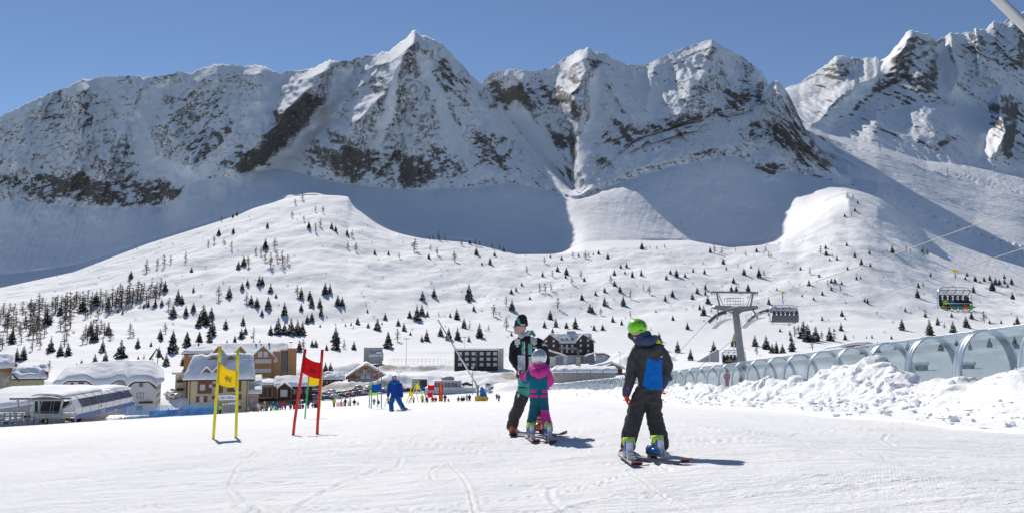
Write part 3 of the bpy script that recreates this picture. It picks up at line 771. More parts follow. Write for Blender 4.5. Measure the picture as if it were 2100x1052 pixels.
# ================================================================ CONVEYOR TUNNEL
def glass_mat(name, tint=(0.87, 0.945, 0.975), refl=0.06, rough=0.04):
    m = bpy.data.materials.new(name); m.use_nodes = True
    nt = m.node_tree; nt.nodes.clear()
    out = nd(nt, 'OutputMaterial'); tr = nd(nt, 'BsdfTransparent'); gl = nd(nt, 'BsdfGlossy'); df = nd(nt, 'BsdfDiffuse')
    tr.inputs[0].default_value = (*tint, 1); gl.inputs['Roughness'].default_value = rough
    df.inputs[0].default_value = (0.62, 0.76, 0.84, 1)
    lw = nd(nt, 'LayerWeight'); lw.inputs['Blend'].default_value = 0.35
    tc = nd(nt, 'TexCoord')
    dirt = mk_range(nt, mk_noise(nt, tc.outputs['Object'], 1.6, 7, 0.7), 0.45, 0.75, 0.01, 0.10)
    mix0 = nd(nt, 'MixShader'); nt.links.new(dirt, mix0.inputs[0]); nt.links.new(tr.outputs[0], mix0.inputs[1]); nt.links.new(df.outputs[0], mix0.inputs[2])
    fac = mk_math(nt, 'MINIMUM', mk_math(nt, 'ADD', mk_math(nt, 'MULTIPLY', lw.outputs['Fresnel'], 0.55), refl * 0.3), 0.75)
    bp = nd(nt, 'Bump'); bp.inputs['Strength'].default_value = 0.25; bp.inputs['Distance'].default_value = 0.02
    nt.links.new(mk_noise(nt, tc.outputs['Object'], 9.0, 3, 0.6), bp.inputs['Height']); nt.links.new(bp.outputs[0], gl.inputs['Normal'])
    mix = nd(nt, 'MixShader'); nt.links.new(fac, mix.inputs[0]); nt.links.new(mix0.outputs[0], mix.inputs[1]); nt.links.new(gl.outputs[0], mix.inputs[2])
    nt.links.new(mix.outputs[0], out.inputs[0])
    MATS[name] = m
    return m
M_TUN = glass_mat('tunnel_glazing')
M_ALU = mat('brushed_aluminium', (0.72, 0.76, 0.79), 0.28, 0.85, 0.10, 3.0)
M_GALV = mat('galvanised_steel', (0.42, 0.44, 0.45), 0.5, 0.55, 0.16, 2.5)
M_GALVD = mat('dark_galvanised_steel', (0.25, 0.265, 0.28), 0.5, 0.5, 0.15, 2.5)
M_RUB = mat('black_rubber', (0.03, 0.03, 0.032), 0.7)
HW, HT = 1.22, 2.42
NA = 28
def arch(k, r=0.0):
    """k in 0..1 from the left foot over the crown to the right foot"""
    th = math.pi * (1 - k)
    return ((HW + r) * math.copysign(abs(math.cos(th)) ** 0.86, math.cos(th)), (HT + r) * max(0.0, math.sin(th)) ** 0.80)
tunnel = thing('conveyor_tunnel', 'long clear arched tunnel with aluminium ribs over the ski conveyor, behind the snow bank', 'conveyor tunnel', (tun_x(40) + HW, 40, tun_z(40)))
TL = Vector(tunnel.location)
def tp(d, k, r=0.0, z=0.0):
    ax = (tun_x(d + 1) - tun_x(d - 1)) / 2
    n = Vector((1, -ax, 0)).normalized()
    x, h = arch(k, r)
    return Vector((tun_x(d) + HW, d, tun_z(d) + h + z)) + n * x - TL
ring_d = [16.45 + 4.35 * i for i in range(20)]
while ring_d[-1] < 205: ring_d.append(ring_d[-1] + 4.4)
for d in ring_d:
    m = MB()
    wd = 0.28
    prof = [(-wd, 0.0), (-wd, 0.05), (-wd * .72, 0.06), (-wd * .66, 0.02), (-wd * .34, 0.02), (-wd * .28, 0.06), (wd * .28, 0.06), (wd * .34, 0.02), (wd * .66, 0.02), (wd * .72, 0.06), (wd, 0.05), (wd, 0.0), (wd, -0.03), (-wd, -0.03)]
    vs, fs = [], []
    for i in range(NA + 1):
        for o_, h in prof: vs.append(tp(d + o_, i / NA, h - 0.005))
    n = len(prof)
    for i in range(NA):
        for j in range(n):
            j2 = (j + 1) % n
            fs.append((i * n + j, i * n + j2, (i + 1) * n + j2, (i + 1) * n + j))
    m.add(vs, fs)
    m.build('arch_rib', M_ALU, tunnel, 'auto')
for a, b in zip(ring_d[:-1], ring_d[1:]):
    m = MB()
    vs, fs = [], []
    a2, b2 = a + 0.282, b - 0.282
    for q in range(4):
        for i in range(NA + 1): vs.append(tp(a2 + (b2 - a2) * q / 3, i / NA))
    for q in range(3):
        for i in range(NA): fs.append((q * (NA + 1) + i, q * (NA + 1) + i + 1, (q + 1) * (NA + 1) + i + 1, (q + 1) * (NA + 1) + i))
    m.add(vs, fs)
    m.build('glass_panel', M_TUN, tunnel, True)
for kk, rr in ((0.16, 0.022), (0.5, 0.03), (0.84, 0.022), (0.03, 0.05), (0.97, 0.05)):
    MB().tube([tp(d, kk, 0.03) for d in ring_d if d > 88 or kk not in (.16, .84)], rr, 6).build('long_rail', M_ALU, tunnel, True)
far_r = [d for d in ring_d if d > 92]
for a, b in zip(far_r[:-1], far_r[1:]):
    for t in (0.33, 0.66):
        q = a + (b - a) * t
        MB().tube([tp(q, k / 20, 0.02) for k in range(0, 21)], 0.03, 5).build('glazing_bar', M_ALU, tunnel, True)
m = MB()
vs, fs = [], []
for d in ring_d:
    for xo, zo in ((-0.42, 0.06), (-0.42, 0.2), (0.42, 0.2), (0.42, 0.06)):
        vs.append(Vector((tun_x(d) + HW + xo, d, tun_z(d) + zo)) - TL)
for i in range(len(ring_d) - 1):
    for j in range(4):
        fs.append((i * 4 + j, i * 4 + (j + 1) % 4, (i + 1) * 4 + (j + 1) % 4, (i + 1) * 4 + j))
m.add(vs, fs)
m.build('conveyor_belt', M_RUB, tunnel)

# ================================================================ CHAIRLIFT
UP = Vector((0.238, -0.971, 0)).normalized()       # uphill direction of the line, towards the camera's right
SIDE = Vector((0.971, 0.238, 0)).normalized()
M_LIFT = mat('grey_lift_steel', (0.23, 0.24, 0.255), 0.45, 0.45, 0.12, 1.5)
M_CABLE = mat('steel_cable', (0.20, 0.21, 0.22), 0.5, 0.5)
M_YEL = mat('safety_yellow_paint', (0.80, 0.55, 0.03), 0.45)
def pxd(px, py, d): return at(px, py, d)
ropeA = [Vector((21.6, 142, -8.2)), Vector((24.6, 129.6, -3.0)), Vector((28.0, 118, 3.1)), Vector((28.8, 112, 4.25)), at(1605, 600, 99), at(1835, 521, 78.5), at(2100, 425, 64.2), Vector((50, 22, 17.5)), Vector((55, 0, 21))]
ropeB = [Vector((27.0, 142, -8.0)), at(1505, 695, 122), Vector((33.0, 116, 3.1)), Vector((33.9, 110, 4.35)), at(1760, 617, 93.0), at(1958, 555, 78), at(2100, 509, 70), Vector((55, 26, 13.5)), Vector((60, 4, 17))]
def sag_line(P, n=10):
    pts = []
    for a, b in zip(P[:-1], P[1:]):
        for i in range(n): pts.append(a.lerp(b, i / n))
    pts.append(P[-1])
    return pts
tag(MB().tube(sag_line(ropeA, 3), 0.033, 6).build('lift_cable', M_CABLE, None, True), 'thin steel haul cable of the chairlift carrying the empty chair', 'cable', 'chairlift cables')
tag(MB().tube(sag_line(ropeB, 3), 0.033, 6).build('lift_cable', M_CABLE, None, True), 'thin steel haul cable of the chairlift carrying the chair full of skiers', 'cable', 'chairlift cables')
# tower
tw_b = Vector((32.0, 115, ground(32.0, 115)))
tower = thing('lift_tower', 'grey steel chairlift tower with sheave wheels and crossarm behind the glass tunnel', 'lift tower', tw_b)
top = at(1508, 634, 115) - tw_b
m = MB()
vs, fs = [], []
for t in (0, 1):
    c = Vector((0, 0, -0.3)).lerp(top, t); s = 0.56 - 0.10 * t
    for i in range(8):
        q = 2 * math.pi * (i + .5) / 8
        vs.append(c + SIDE * math.cos(q) * s + UP * math.sin(q) * s)
for i in range(8): fs.append((i, (i + 1) % 8, 8 + (i + 1) % 8, 8 + i))
m.add(vs, fs)
m.build('column', M_LIFT, tower)
MB().cyl(Vector((0, 0, -0.5)), Vector((0, 0, 0.25)), 1.1, 16).build('footing', mat('concrete', (0.42, 0.41, 0.39), 0.9, 0, 0.15, 2), tower)
BS = Matrix((SIDE, UP, Vector((0, 0, 1)))).transposed().to_4x4()
def bl(c): return Vector(top) + BS @ Vector(c)        # tower head frame: x across the line, y along it, z up
m = MB()
prof = [(-3.4, 0.35), (-3.2, 0.55), (0, 0.42), (3.2, 0.55), (3.4, 0.35), (3.3, 0.05), (0.9, -0.35), (0.5, -0.6), (-0.5, -0.6), (-0.9, -0.35), (-3.3, 0.05)]
n = len(prof)
vs = [bl((x, -0.32, z)) for x, z in prof] + [bl((x, 0.32, z)) for x, z in prof]
m.add(vs, [tuple(range(n)), tuple(range(2 * n - 1, n - 1, -1))] + [(i, i + n, (i + 1) % n + n, (i + 1) % n) for i in range(n)])
m.build('crossarm', M_LIFT, tower)
for sx in (-1, 1):
    m = MB()
    m.tube([bl((sx * 2.35, 0, 0.4)), bl((sx * 2.8, 0, 2.3))], 0.13, 8)
    m.tube([bl((sx * 1.75, 0, 0.4)), bl((sx * 2.55, 0, 2.2))], 0.05, 6)
    m.build('gantry_post', M_LIFT, tower)
m = MB()
m.tube([bl((-3.55, 0, 2.35)), bl((3.55, 0, 2.35))], 0.13, 8)
for sx in (-3.5, -3.1, 3.1, 3.5): m.tube([bl((sx, 0, 2.45)), bl((sx, 0, 1.95))], 0.05, 6)
m.build('gantry_beam', M_LIFT, tower)
m = MB()
for z in (0.75, 1.15, 1.55): m.tube([bl((-1.4, -0.4, z)), bl((1.1, -0.4, z))], 0.025, 5)
for z in (0.75, 1.15, 1.55): m.tube([bl((-1.4, 0.4, z)), bl((1.1, 0.4, z))], 0.025, 5)
for x in (-1.4, -0.5, 0.3, 1.1):
    for y in (-0.4, 0.4): m.tube([bl((x, y, 0.45)), bl((x, y, 1.55))], 0.025, 5)
m.build('guard_rail', M_GALV, tower)
for sx, ra in ((-1, ropeA), (1, ropeB)):
    a, b = ra[2] - tw_b, ra[3] - tw_b
    mid = (a + b) / 2 + Vector((0, 0, 0.55))
    arc = [a * (1 - t) ** 2 + mid * 2 * t * (1 - t) + b * t * t for t in [i / 11 for i in range(12)]]
    arc = [p + Vector((0, 0, -0.05)) for p in arc]
    beam = MB().tube([p + Vector((0, 0, -0.42)) - SIDE * 0.12 * sx for p in arc], 0.10, 6).build('sheave_beam', M_LIFT, tower)
    for p in arc:
        MB().cyl(p - SIDE * 0.06 + Vector((0, 0, -.22)), p + SIDE * 0.06 + Vector((0, 0, -.22)), 0.21, 12).build('sheave_wheel', M_RUB, beam)
    m = MB()
    cw = [p + Vector((0, 0, -1.15)) - SIDE * 0.75 * sx for p in arc]
    for i in range(len(cw) - 1):
        q0, q1 = cw[i], cw[i + 1]
        m.add([q0 - SIDE * .35, q0 + SIDE * .35, q1 + SIDE * .35, q1 - SIDE * .35, q0 - SIDE * .35 - Vector((0, 0, .07)), q0 + SIDE * .35 - Vector((0, 0, .07)), q1 + SIDE * .35 - Vector((0, 0, .07)), q1 - SIDE * .35 - Vector((0, 0, .07))],
              [(0, 1, 2, 3), (4, 7, 6, 5), (0, 4, 5, 1), (2, 6, 7, 3), (1, 5, 6, 2), (0, 3, 7, 4)])
    m.build('catwalk', M_GALV, tower)
    m = MB()
    for hh in (0.55, 1.05): m.tube([p + Vector((0, 0, hh)) - SIDE * .35 * sx for p in cw], 0.022, 5)
    for p in cw[::3]: m.tube([p - SIDE * .35 * sx, p + Vector((0, 0, 1.05)) - SIDE * .35 * sx], 0.022, 5)
    m.build('guard_rail', M_GALV, tower)
    MB().tube([mid + Vector((0, 0, -1.2)), bl((sx * 2.6, 0, 0.2))], 0.11, 6).build('sheave_bracket', M_LIFT, tower)
m = MB()
for z in np.arange(1.5, top.length - 1.2, 0.3):
    c = Vector((0, 0, 0)).lerp(top, z / top.length) - UP * 0.62
    m.tube([c - SIDE * .2, c + SIDE * .2], 0.015, 4)
for s in (-.2, .2): m.tube([Vector((0, 0, 1.5)) - UP * 0.62 + SIDE * s, top - UP * 0.62 + SIDE * s], 0.02, 4)
m.build('ladder', M_GALV, tower)

M_BUB = glass_mat('chair_bubble_plastic', (0.75, 0.78, 0.80), 0.2, 0.08)
M_CHB = mat('dark_grey_seat_back', (0.10, 0.105, 0.115), 0.55, 0, 0.1, 4)
M_CHH = mat('navy_headrest', (0.03, 0.035, 0.06), 0.5)
M_CHS = mat('yellow_seat_cushion', (0.22, 0.16, 0.03), 0.6)
def chair(name_label, grip, flip):
    rz = math.atan2(SIDE.y, SIDE.x) + (math.pi if flip else 0)
    t = thing('lift_chair', name_label, 'lift chair', grip, rz, 'chairs on the chairlift')
    # local: x across, -y front (the way the riders face), z up; grip at origin
    g = MB().box((0, 0, 0.02), (0.24, 0.42, 0.2)).cyl((-0.16, 0, .1), (0.16, 0, .1), 0.11, 10)
    g.build('grip', M_YEL, t)
    MB().tube([(0, 0, -0.1), (0.03, 0.0, -0.7), (0.0, 0.05, -1.2), (0, 0.15, -1.5)], 0.075, 8).build('hanger', M_ALU, t, True)
    P = []
    W2, zt, zb, r = 1.9, -1.5, -3.62, 0.7
    for cx, cz, a0 in ((-W2 + r, zb + r, 180), (-W2 + r, zt - r, 180)):
        pass
    P = [(-W2 + .75, -0.3, zb), (-W2 + .45, 0.0, zb + .02), (-W2 + .17, 0.1, zb + .15)]
    P += [(-W2 + .04, 0.15, zb + .38), (-W2, 0.15, zb + .65), (-W2, 0.15, zt - r)]
    P += [(-W2 + r - r * math.cos(q), 0.15, zt - r + r * math.sin(q)) for q in (R(22), R(45), R(67))]
    P += [(-W2 + r, 0.15, zt), (W2 - r, 0.15, zt)]
    P += [(W2 - r + r * math.sin(q), 0.15, zt - r + r * math.cos(q)) for q in (R(22), R(45), R(67))]
    P += [(W2, 0.15, zt - r), (W2, 0.15, zb + .65), (W2 - .04, 0.15, zb + .38), (W2 - .17, 0.1, zb + .15), (W2 - .45, 0.0, zb + .02), (W2 - .75, -0.3, zb)]
    MB().tube(P, 0.075, 8).build('frame', M_ALU, t, True)
    b = MB()
    sec = [(0.28, zb + .28), (0.36, zb + .6), (0.42, zb + 1.0), (0.48, zb + 1.0), (0.46, zb + .55), (0.40, zb + .2), (0.1, zb + .12), (0.05, zb + .2)]
    b.xprism(sec, -W2 + .14, W2 - .14)
    b.build('backrest', M_CHB, t)
    MB().bx(-W2 + .16, W2 - .16, -0.42, 0.22, zb + .22, zb + .36).build('seat', M_CHS, t, bevel=0.04)
    for i in range(6):
        x = -1.45 + i * 0.58
        MB().ball((x, 0.42, zb + 1.16), (0.23, 0.07, 0.30), 12, 8).build('headrest', M_CHH, t, True)
    # raised bubble: a curved shell above the heads
    vs, fs = [], []
    for i in range(9):
        a = R(5 + 95 * i / 8)
        y = 0.35 - 0.95 * math.sin(a) * 0.55; z = zb + 1.05 + 0.95 * (1 - math.cos(a)) * 0.0 + 0.85 * math.sin(a * 0.95)
        vs += [(-W2 + .2, y + .25, z), (W2 - .2, y + .25, z)]
    for i in range(8): fs.append((2 * i, 2 * i + 1, 2 * i + 3, 2 * i + 2))
    MB().add(vs, fs).build('bubble', M_BUB, t, True)
    m = MB()
    for q in (2, 8): m.tube([Vector(vs[2 * q]), Vector(vs[2 * q + 1])], 0.035, 6)
    for s in (0, 1): m.tube([Vector(vs[2 * i + s]) for i in range(9)], 0.035, 6)
    m.build('bubble_rim', M_CHH, t, True)
    for x in (-0.9, 0.0, 0.9): MB().tube([(x, 0.25, zt - .5), (x + .12, 0.1, zt - 0.25), (x + .2, 0.15, zt - .02)], 0.035, 6).build('bubble_arm', M_CHH, t, True)
    MB().tube([(-1.7, -0.5, zb + .62), (1.7, -0.5, zb + .62)], 0.03, 6).build('safety_bar', M_ALU, t, True)
    m = MB().tube([(-1.5, -0.75, zb - .1), (1.5, -0.75, zb - .1)], 0.03, 6)
    for x in (-1.2, -.4, .4, 1.2): m.tube([(x, -0.5, zb + .62), (x, -0.75, zb - .1)], 0.022, 6)
    m.build('footrest', M_ALU, t, True)
    return t
chair_empty = chair('empty six seat lift chair with grey back hanging just right of the lift tower', at(1605, 600, 99) + Vector((0, 0, -0.05)), True)
chair_full = chair('lift chair full of skiers hanging high on the right', at(1958, 556, 78) + Vector((0, 0, -0.05)), False)
chair_low = chair('lift chair low behind the tunnel roof, left of the tower column', at(1505, 696, 122) + Vector((0, 0, -0.05)), False)

# ================================================================ SNOW LANCES
M_LANCE = mat('pale_lance_tube', (0.55, 0.56, 0.57), 0.4, 0.5, 0.08, 3)
M_BLUEPAD = mat('blue_pad_cover', (0.01, 0.13, 0.42), 0.55, 0, 0.12, 3)
M_YELPAD = mat('yellow_crash_pad', (0.80, 0.47, 0.06), 0.6, 0, 0.12, 3)
d = 140.0
x0 = at(984, 812, d).x
lb = Vector((x0, d, ground(x0, d)))
lance = thing('snow_lance', 'tall slanting snow making lance rising from a blue padded base on the piste', 'snow lance', lb)
pa, pb = at(976, 786, d) - lb, at(899, 657, d) - lb
MB().tube([pa, pa.lerp(pb, .5), pb], [0.17, 0.13, 0.09], 10).build('tube', M_LANCE, lance, True)
MB().ball(pb, (0.16, 0.16, 0.2), 10, 6).build('nozzle', M_GALV, lance, True)
MB().cyl((-0.35, 0, -0.2), (-0.35, 0, 2.6), 0.2, 10).tube([(-0.3, 0, 1.6), pa], 0.12, 8).box((-.35, 0, 2.5), (.5, .5, .5)).build('stand', M_GALVD, lance)
MB().prism([(0.0, 0.9), (1.25, 0.75), (1.0, 1.5), (0.4, 2.55), (0.1, 2.4)], -0.55, 0.55).build('cover', M_BLUEPAD, lance, bevel=.06)
MB().box((0.15, -0.2, 0.45), (1.9, 1.5, 1.05)).build('crash_pad', M_YELPAD, lance, bevel=.1)
d = 12.0
pa, pb = at(2041, -6, d), at(2110, 62, d)
dv = (pb - pa)
base = pa + dv * 12.0
base.z = ground(base.x, d) - 0.2
lan2 = thing('snow_lance', 'thick grey tube slanting across the top right corner against the sky', 'snow lance', base)
MB().tube([base - base, pb - base, pa - base, pa - dv * 2.0 - base], 0.075, 20).build('tube', M_LANCE, lan2, True)
MB().cyl((0, 0, -0.2), (0.0, 0, 0.9), 0.12, 12).build('stand', M_GALVD, lan2)

# ================================================================ SLALOM GATES
def cloth(pts4, col, nu=14, nv=10, sag=0.12, seed=0, depth=0.03):
    """panel between two poles: corners tl, tr, br, bl; hangs, billows and creases"""
    tl, tr, br, bl_ = pts4
    rr = random.Random(seed)
    X, Y, Zz = [], [], []
    nrm = (tr - tl).cross(bl_ - tl).normalized()
    hgt = (tl - bl_).length
    vs = []
    for j in range(nv + 1):
        for i in range(nu + 1):
            u, v = i / nu, j / nv
            p = tl.lerp(tr, u).lerp(bl_.lerp(br, u), v)
            p = p + Vector((0, 0, -sag * hgt * 4 * u * (1 - u)))
            k = math.sin(math.pi * u)
            f = k * (0.5 * math.sin(v * 14 + 4 * u + seed) + 0.35 * math.sin(v * 23 - 6 * u + seed * 2)) * depth + k * depth * 1.6
            vs.append(p + nrm * f)
    fs = [(j * (nu + 1) + i, j * (nu + 1) + i + 1, (j + 1) * (nu + 1) + i + 1, (j + 1) * (nu + 1) + i) for j in range(nv) for i in range(nu)]
    return vs, fs
def paint(name, col): return mat(name, col, 0.45, 0, 0.06, 6, spec=0.4)
C_Y = paint('yellow_gate_plastic', (0.88, 0.78, 0.02)); C_R = paint('red_gate_plastic', (0.72, 0.035, 0.03)); C_G = paint('green_gate_plastic', (0.02, 0.50, 0.13))
C_YG = paint('lime_gate_plastic', (0.55, 0.78, 0.04)); C_L = paint('lavender_gate_plastic', (0.17, 0.17, 0.46)); C_D = paint('dark_blue_gate_plastic', (0.04, 0.06, 0.2))
def fabric(name, col):
    m = mat(name, col, 0.75, 0, 0.10, 9, 0.15, 60)
    nt = m.node_tree; b = nt.nodes['Principled BSDF']
    if 'thin' not in nt.nodes:          # thin woven cloth lets the sun through
        tl = nd(nt, 'BsdfTranslucent'); tl.name = 'thin'; tl.inputs[0].default_value = (*[min(1, c * 1.15) for c in col], 1)
        mx = nd(nt, 'MixShader'); mx.inputs[0].default_value = 0.5
        nt.links.new(b.outputs[0], mx.inputs[1]); nt.links.new(tl.outputs[0], mx.inputs[2])
        nt.links.new(mx.outputs[0], nt.nodes['Material Output'].inputs[0])
    return m
F_Y = fabric('yellow_gate_cloth', (0.82, 0.66, 0.03)); F_R = fabric('red_gate_cloth', (0.62, 0.006, 0.018)); F_B = fabric('blue_gate_cloth', (0.01, 0.15, 0.45)); F_YL = fabric('lime_gate_cloth', (0.6, 0.7, 0.05))
M_FOLD = mat('printed_gate_logo', (0.55, 0.36, 0.02), 0.8)
M_FOLDR = mat('printed_gate_logo_dark', (0.25, 0.005, 0.01), 0.8)
def gate(label, bl_, br_, tl_, tr_, pan, mp_, mf, d=None, r=0.030, seed=1, logo=None, d2=None, mp2=None):
    """photo points: pole bases, pole tops, and the panel's heights on each pole (fractions from the base)"""
    if d is None:
        a, b = ground_at(*bl_, dmin=8), ground_at(*br_, dmin=8)
        dm = (a.y + b.y) / 2
    else: dm = d
    A = at(*bl_, dm); B = at(*br_, dm)
    A.z = ground(A.x, dm); B.z = ground(B.x, dm)
    TA, TB = at(*tl_, dm), at(*tr_, dm)
    c = (A + B) / 2
    t = thing('slalom_gate', label, 'slalom gate', c, 0, 'slalom gates on the piste')
    for k, (p, q) in enumerate(((A, TA), (B, TB))):
        mm = mp2 if (k and mp2) else mp_
        n = 6
        pts = [p.lerp(q, i / n) - c for i in range(n + 1)]
        pts[0] = pts[0] + Vector((0, 0, -0.15))
        MB().tube(pts, r, 10).build('gate_pole', mm, t, True)
    l0, l1, r0, r1 = pan
    P = [A.lerp(TA, l1) - c, B.lerp(TB, r1) - c, B.lerp(TB, r0) - c, A.lerp(TA, l0) - c]
    P = [p + Vector((0, -r * 1.05, 0)) for p in P]
    vs, fs = cloth(P, mf, seed=seed, depth=0.012 + 0.0 * dm)
    m = MB().add(vs, fs)
    o = m.build('gate_panel', [mf] + ([logo] if logo else []), t, True)
    if logo:
        for p in o.data.polygons:
            i, j = p.index % 14, p.index // 14
            if (j == 4 and 6 <= i <= 9 and i != 8) or (j == 5 and 5 <= i <= 9) or (j == 6 and i in (6, 8, 9)): p.material_index = 1
    sd = o.modifiers.new('thick', 'SOLIDIFY'); sd.thickness = 0.006
    return t
gate('yellow slalom gate with yellow panel, nearest gate on the left', (437, 903), (484, 893), (452, 709), (488, 716), (0.60, 0.83, 0.58, 0.76), C_Y, F_Y, logo=M_FOLD)
gate('red slalom gate with red panel', (600, 891), (650, 891), (626, 715), (661, 716), (0.735, 0.925, 0.655, 0.845), C_R, F_R, seed=4, logo=M_FOLDR)
gate('green poled slalom gate with yellow panel, half behind the red gate', (625, 857), (654, 857), (634, 764), (662, 757), (0.74, 1.0, 0.70, 0.98), C_G, F_Y, seed=2, mp2=C_YG)
gate('slalom gate with lavender poles and blue panel, left of the skier in blue', (761, 840), (782, 839), (764, 763), (782, 762), (0.45, 0.68, 0.48, 0.70), C_L, F_B, d=50, seed=3)
gate('green slalom gate with lime panel just behind the blue panel gate', (757, 841), (774, 838), (759, 779), (775, 778), (0.46, 0.66, 0.46, 0.66), C_G, F_YL, d=54, seed=5, mp2=C_G)
gate('yellow slalom gate leaning right with low yellow panel, right of the skier in blue', (833, 827), (841, 827), (846, 787), (851, 790), (0.42, 0.66, 0.42, 0.66), C_Y, F_Y, d=66, seed=6)
gate('yellow slalom gate leaning left with high yellow panel, among the far gates', (858, 829), (871, 830), (851, 784), (857, 782), (0.68, 0.93, 0.70, 0.96), C_Y, F_Y, d=66, seed=7)
gate('dark poled slalom gate spread wide with blue panel, behind the yellow far gates', (836, 832), (877, 831), (859, 783), (864, 783), (0.62, 0.95, 0.62, 0.95), C_D, F_B, d=68, seed=8)
gate('red slalom gate with high red panel, left of the red finish banner', (877, 822), (890, 823), (878, 785), (891, 785), (0.66, 0.92, 0.66, 0.92), C_R, F_R, d=100, seed=9)
gate('red slalom gate with low red panel, left of the red finish banner', (878, 824), (886, 824), (878, 798), (886, 798), (0.42, 0.80, 0.42, 0.80), C_R, F_R, d=92, seed=10)

# ---- text helper: letters as flat raised shapes
def letters(txt, size, m, parent, loc, rot=(math.pi / 2, 0, 0), depth=0.01, align='CENTER', name='lettering', spacing=1.0, ls=1.0):
    cu = bpy.data.curves.new(name, 'FONT')
    cu.body = txt; cu.size = size; cu.align_x = align; cu.align_y = 'CENTER'; cu.extrude = depth
    cu.space_character = spacing; cu.space_line = ls
    tmp = bpy.data.objects.new(name, cu)
    COL.objects.link(tmp)
    dg = bpy.context.evaluated_depsgraph_get()
    me = bpy.data.meshes.new_from_object(tmp.evaluated_get(dg))
    bpy.data.objects.remove(tmp)
    me.materials.clear(); me.materials.append(m)
    o = bpy.data.objects.new(name, me)
    COL.objects.link(o)
    o.parent = parent; o.location = loc; o.rotation_euler = rot
    return o
d = 160.0
bp_ = at(904, 822, d); bp_.z = ground(bp_.x, d)
zt = at(904, 785, d).z
ban = thing('finish_banner', 'tall narrow red banner with yellow upright letters on the far piste', 'banner', bp_)
H = zt - bp_.z
MB().box((0, 0.02, H * .5 + .1), (0.66, 0.05, H - .2)).build('cloth', fabric('red_banner_cloth', (0.55, 0.03, 0.015)), ban)
MB().cyl((-0.36, 0.02, -0.2), (-0.36, 0.02, H + .15), 0.03, 8).cyl((0.36, 0.02, -0.2), (0.36, 0.02, H + .15), 0.03, 8).build('pole', C_R, ban)
for i, ch in enumerate('ARRIVO'):
    letters(ch, 0.62, mat('banner_yellow', (0.85, 0.6, 0.05), 0.6), ban, (0, -0.02, H * .5 + .1 + (2.5 - i) * (H - .3) / 6.1), name='letter')
# ================================================================ VILLAGE
M_CREAM = mat('cream_render', (0.62, 0.53, 0.33), 0.9, 0, 0.06, 0.6)
M_OCHRE = mat('ochre_render', (0.42, 0.23, 0.10), 0.9, 0, 0.07, 0.5)
M_WHITEW = mat('white_render', (0.68, 0.67, 0.65), 0.9, 0, 0.06, 0.6)
M_BEIGE = mat('beige_render', (0.56, 0.44, 0.27), 0.9, 0, 0.06, 0.6)
M_PINKW = mat('dusty_pink_render', (0.42, 0.27, 0.25), 0.9, 0, 0.08, 0.6)
M_GREENW = mat('pale_green_render', (0.42, 0.42, 0.27), 0.9, 0, 0.08, 0.6)
M_STONE = mat('rubble_stone', (0.42, 0.36, 0.30), 0.95, 0, 0.35, 1.6, 0.6, 3)
M_WOOD = mat('brown_timber', (0.20, 0.095, 0.055), 0.75, 0, 0.22, 2.0, 0.2, 6)
M_WOODL = mat('orange_timber', (0.36, 0.17, 0.07), 0.7, 0, 0.2, 2.0)
M_WOODD = mat('dark_timber', (0.06, 0.038, 0.034), 0.8, 0, 0.2, 2.0)
M_BLACKW = mat('black_cladding', (0.042, 0.034, 0.033), 0.7, 0, 0.2, 1.0)
M_WFR = mat('white_window_frame', (0.75, 0.75, 0.74), 0.6)
M_PANE = mat('window_glass', (0.10, 0.12, 0.14), 0.08, 0, 0, spec=0.8)
M_CURT = mat('curtained_window_glass', (0.45, 0.47, 0.50), 0.12, 0, 0.15, 1.2, spec=0.8)
M_DARKG = mat('dark_tinted_glass', (0.045, 0.04, 0.075), 0.08, 0, 0.3, 0.6, spec=0.8)
M_GREYP = mat('grey_panel', (0.36, 0.37, 0.40), 0.6, 0.1, 0.05, 0.6)
M_GREYW = mat('pale_grey_panel', (0.62, 0.65, 0.67), 0.5, 0.0, 0.04, 0.6)
M_BLUES = mat('blue_stripe_paint', (0.03, 0.07, 0.30), 0.45)
M_CONC = mat('concrete_wall', (0.40, 0.385, 0.36), 0.9, 0, 0.12, 0.8)
M_BRZ = mat('green_bronze', (0.09, 0.20, 0.16), 0.6, 0.3, 0.25, 3)

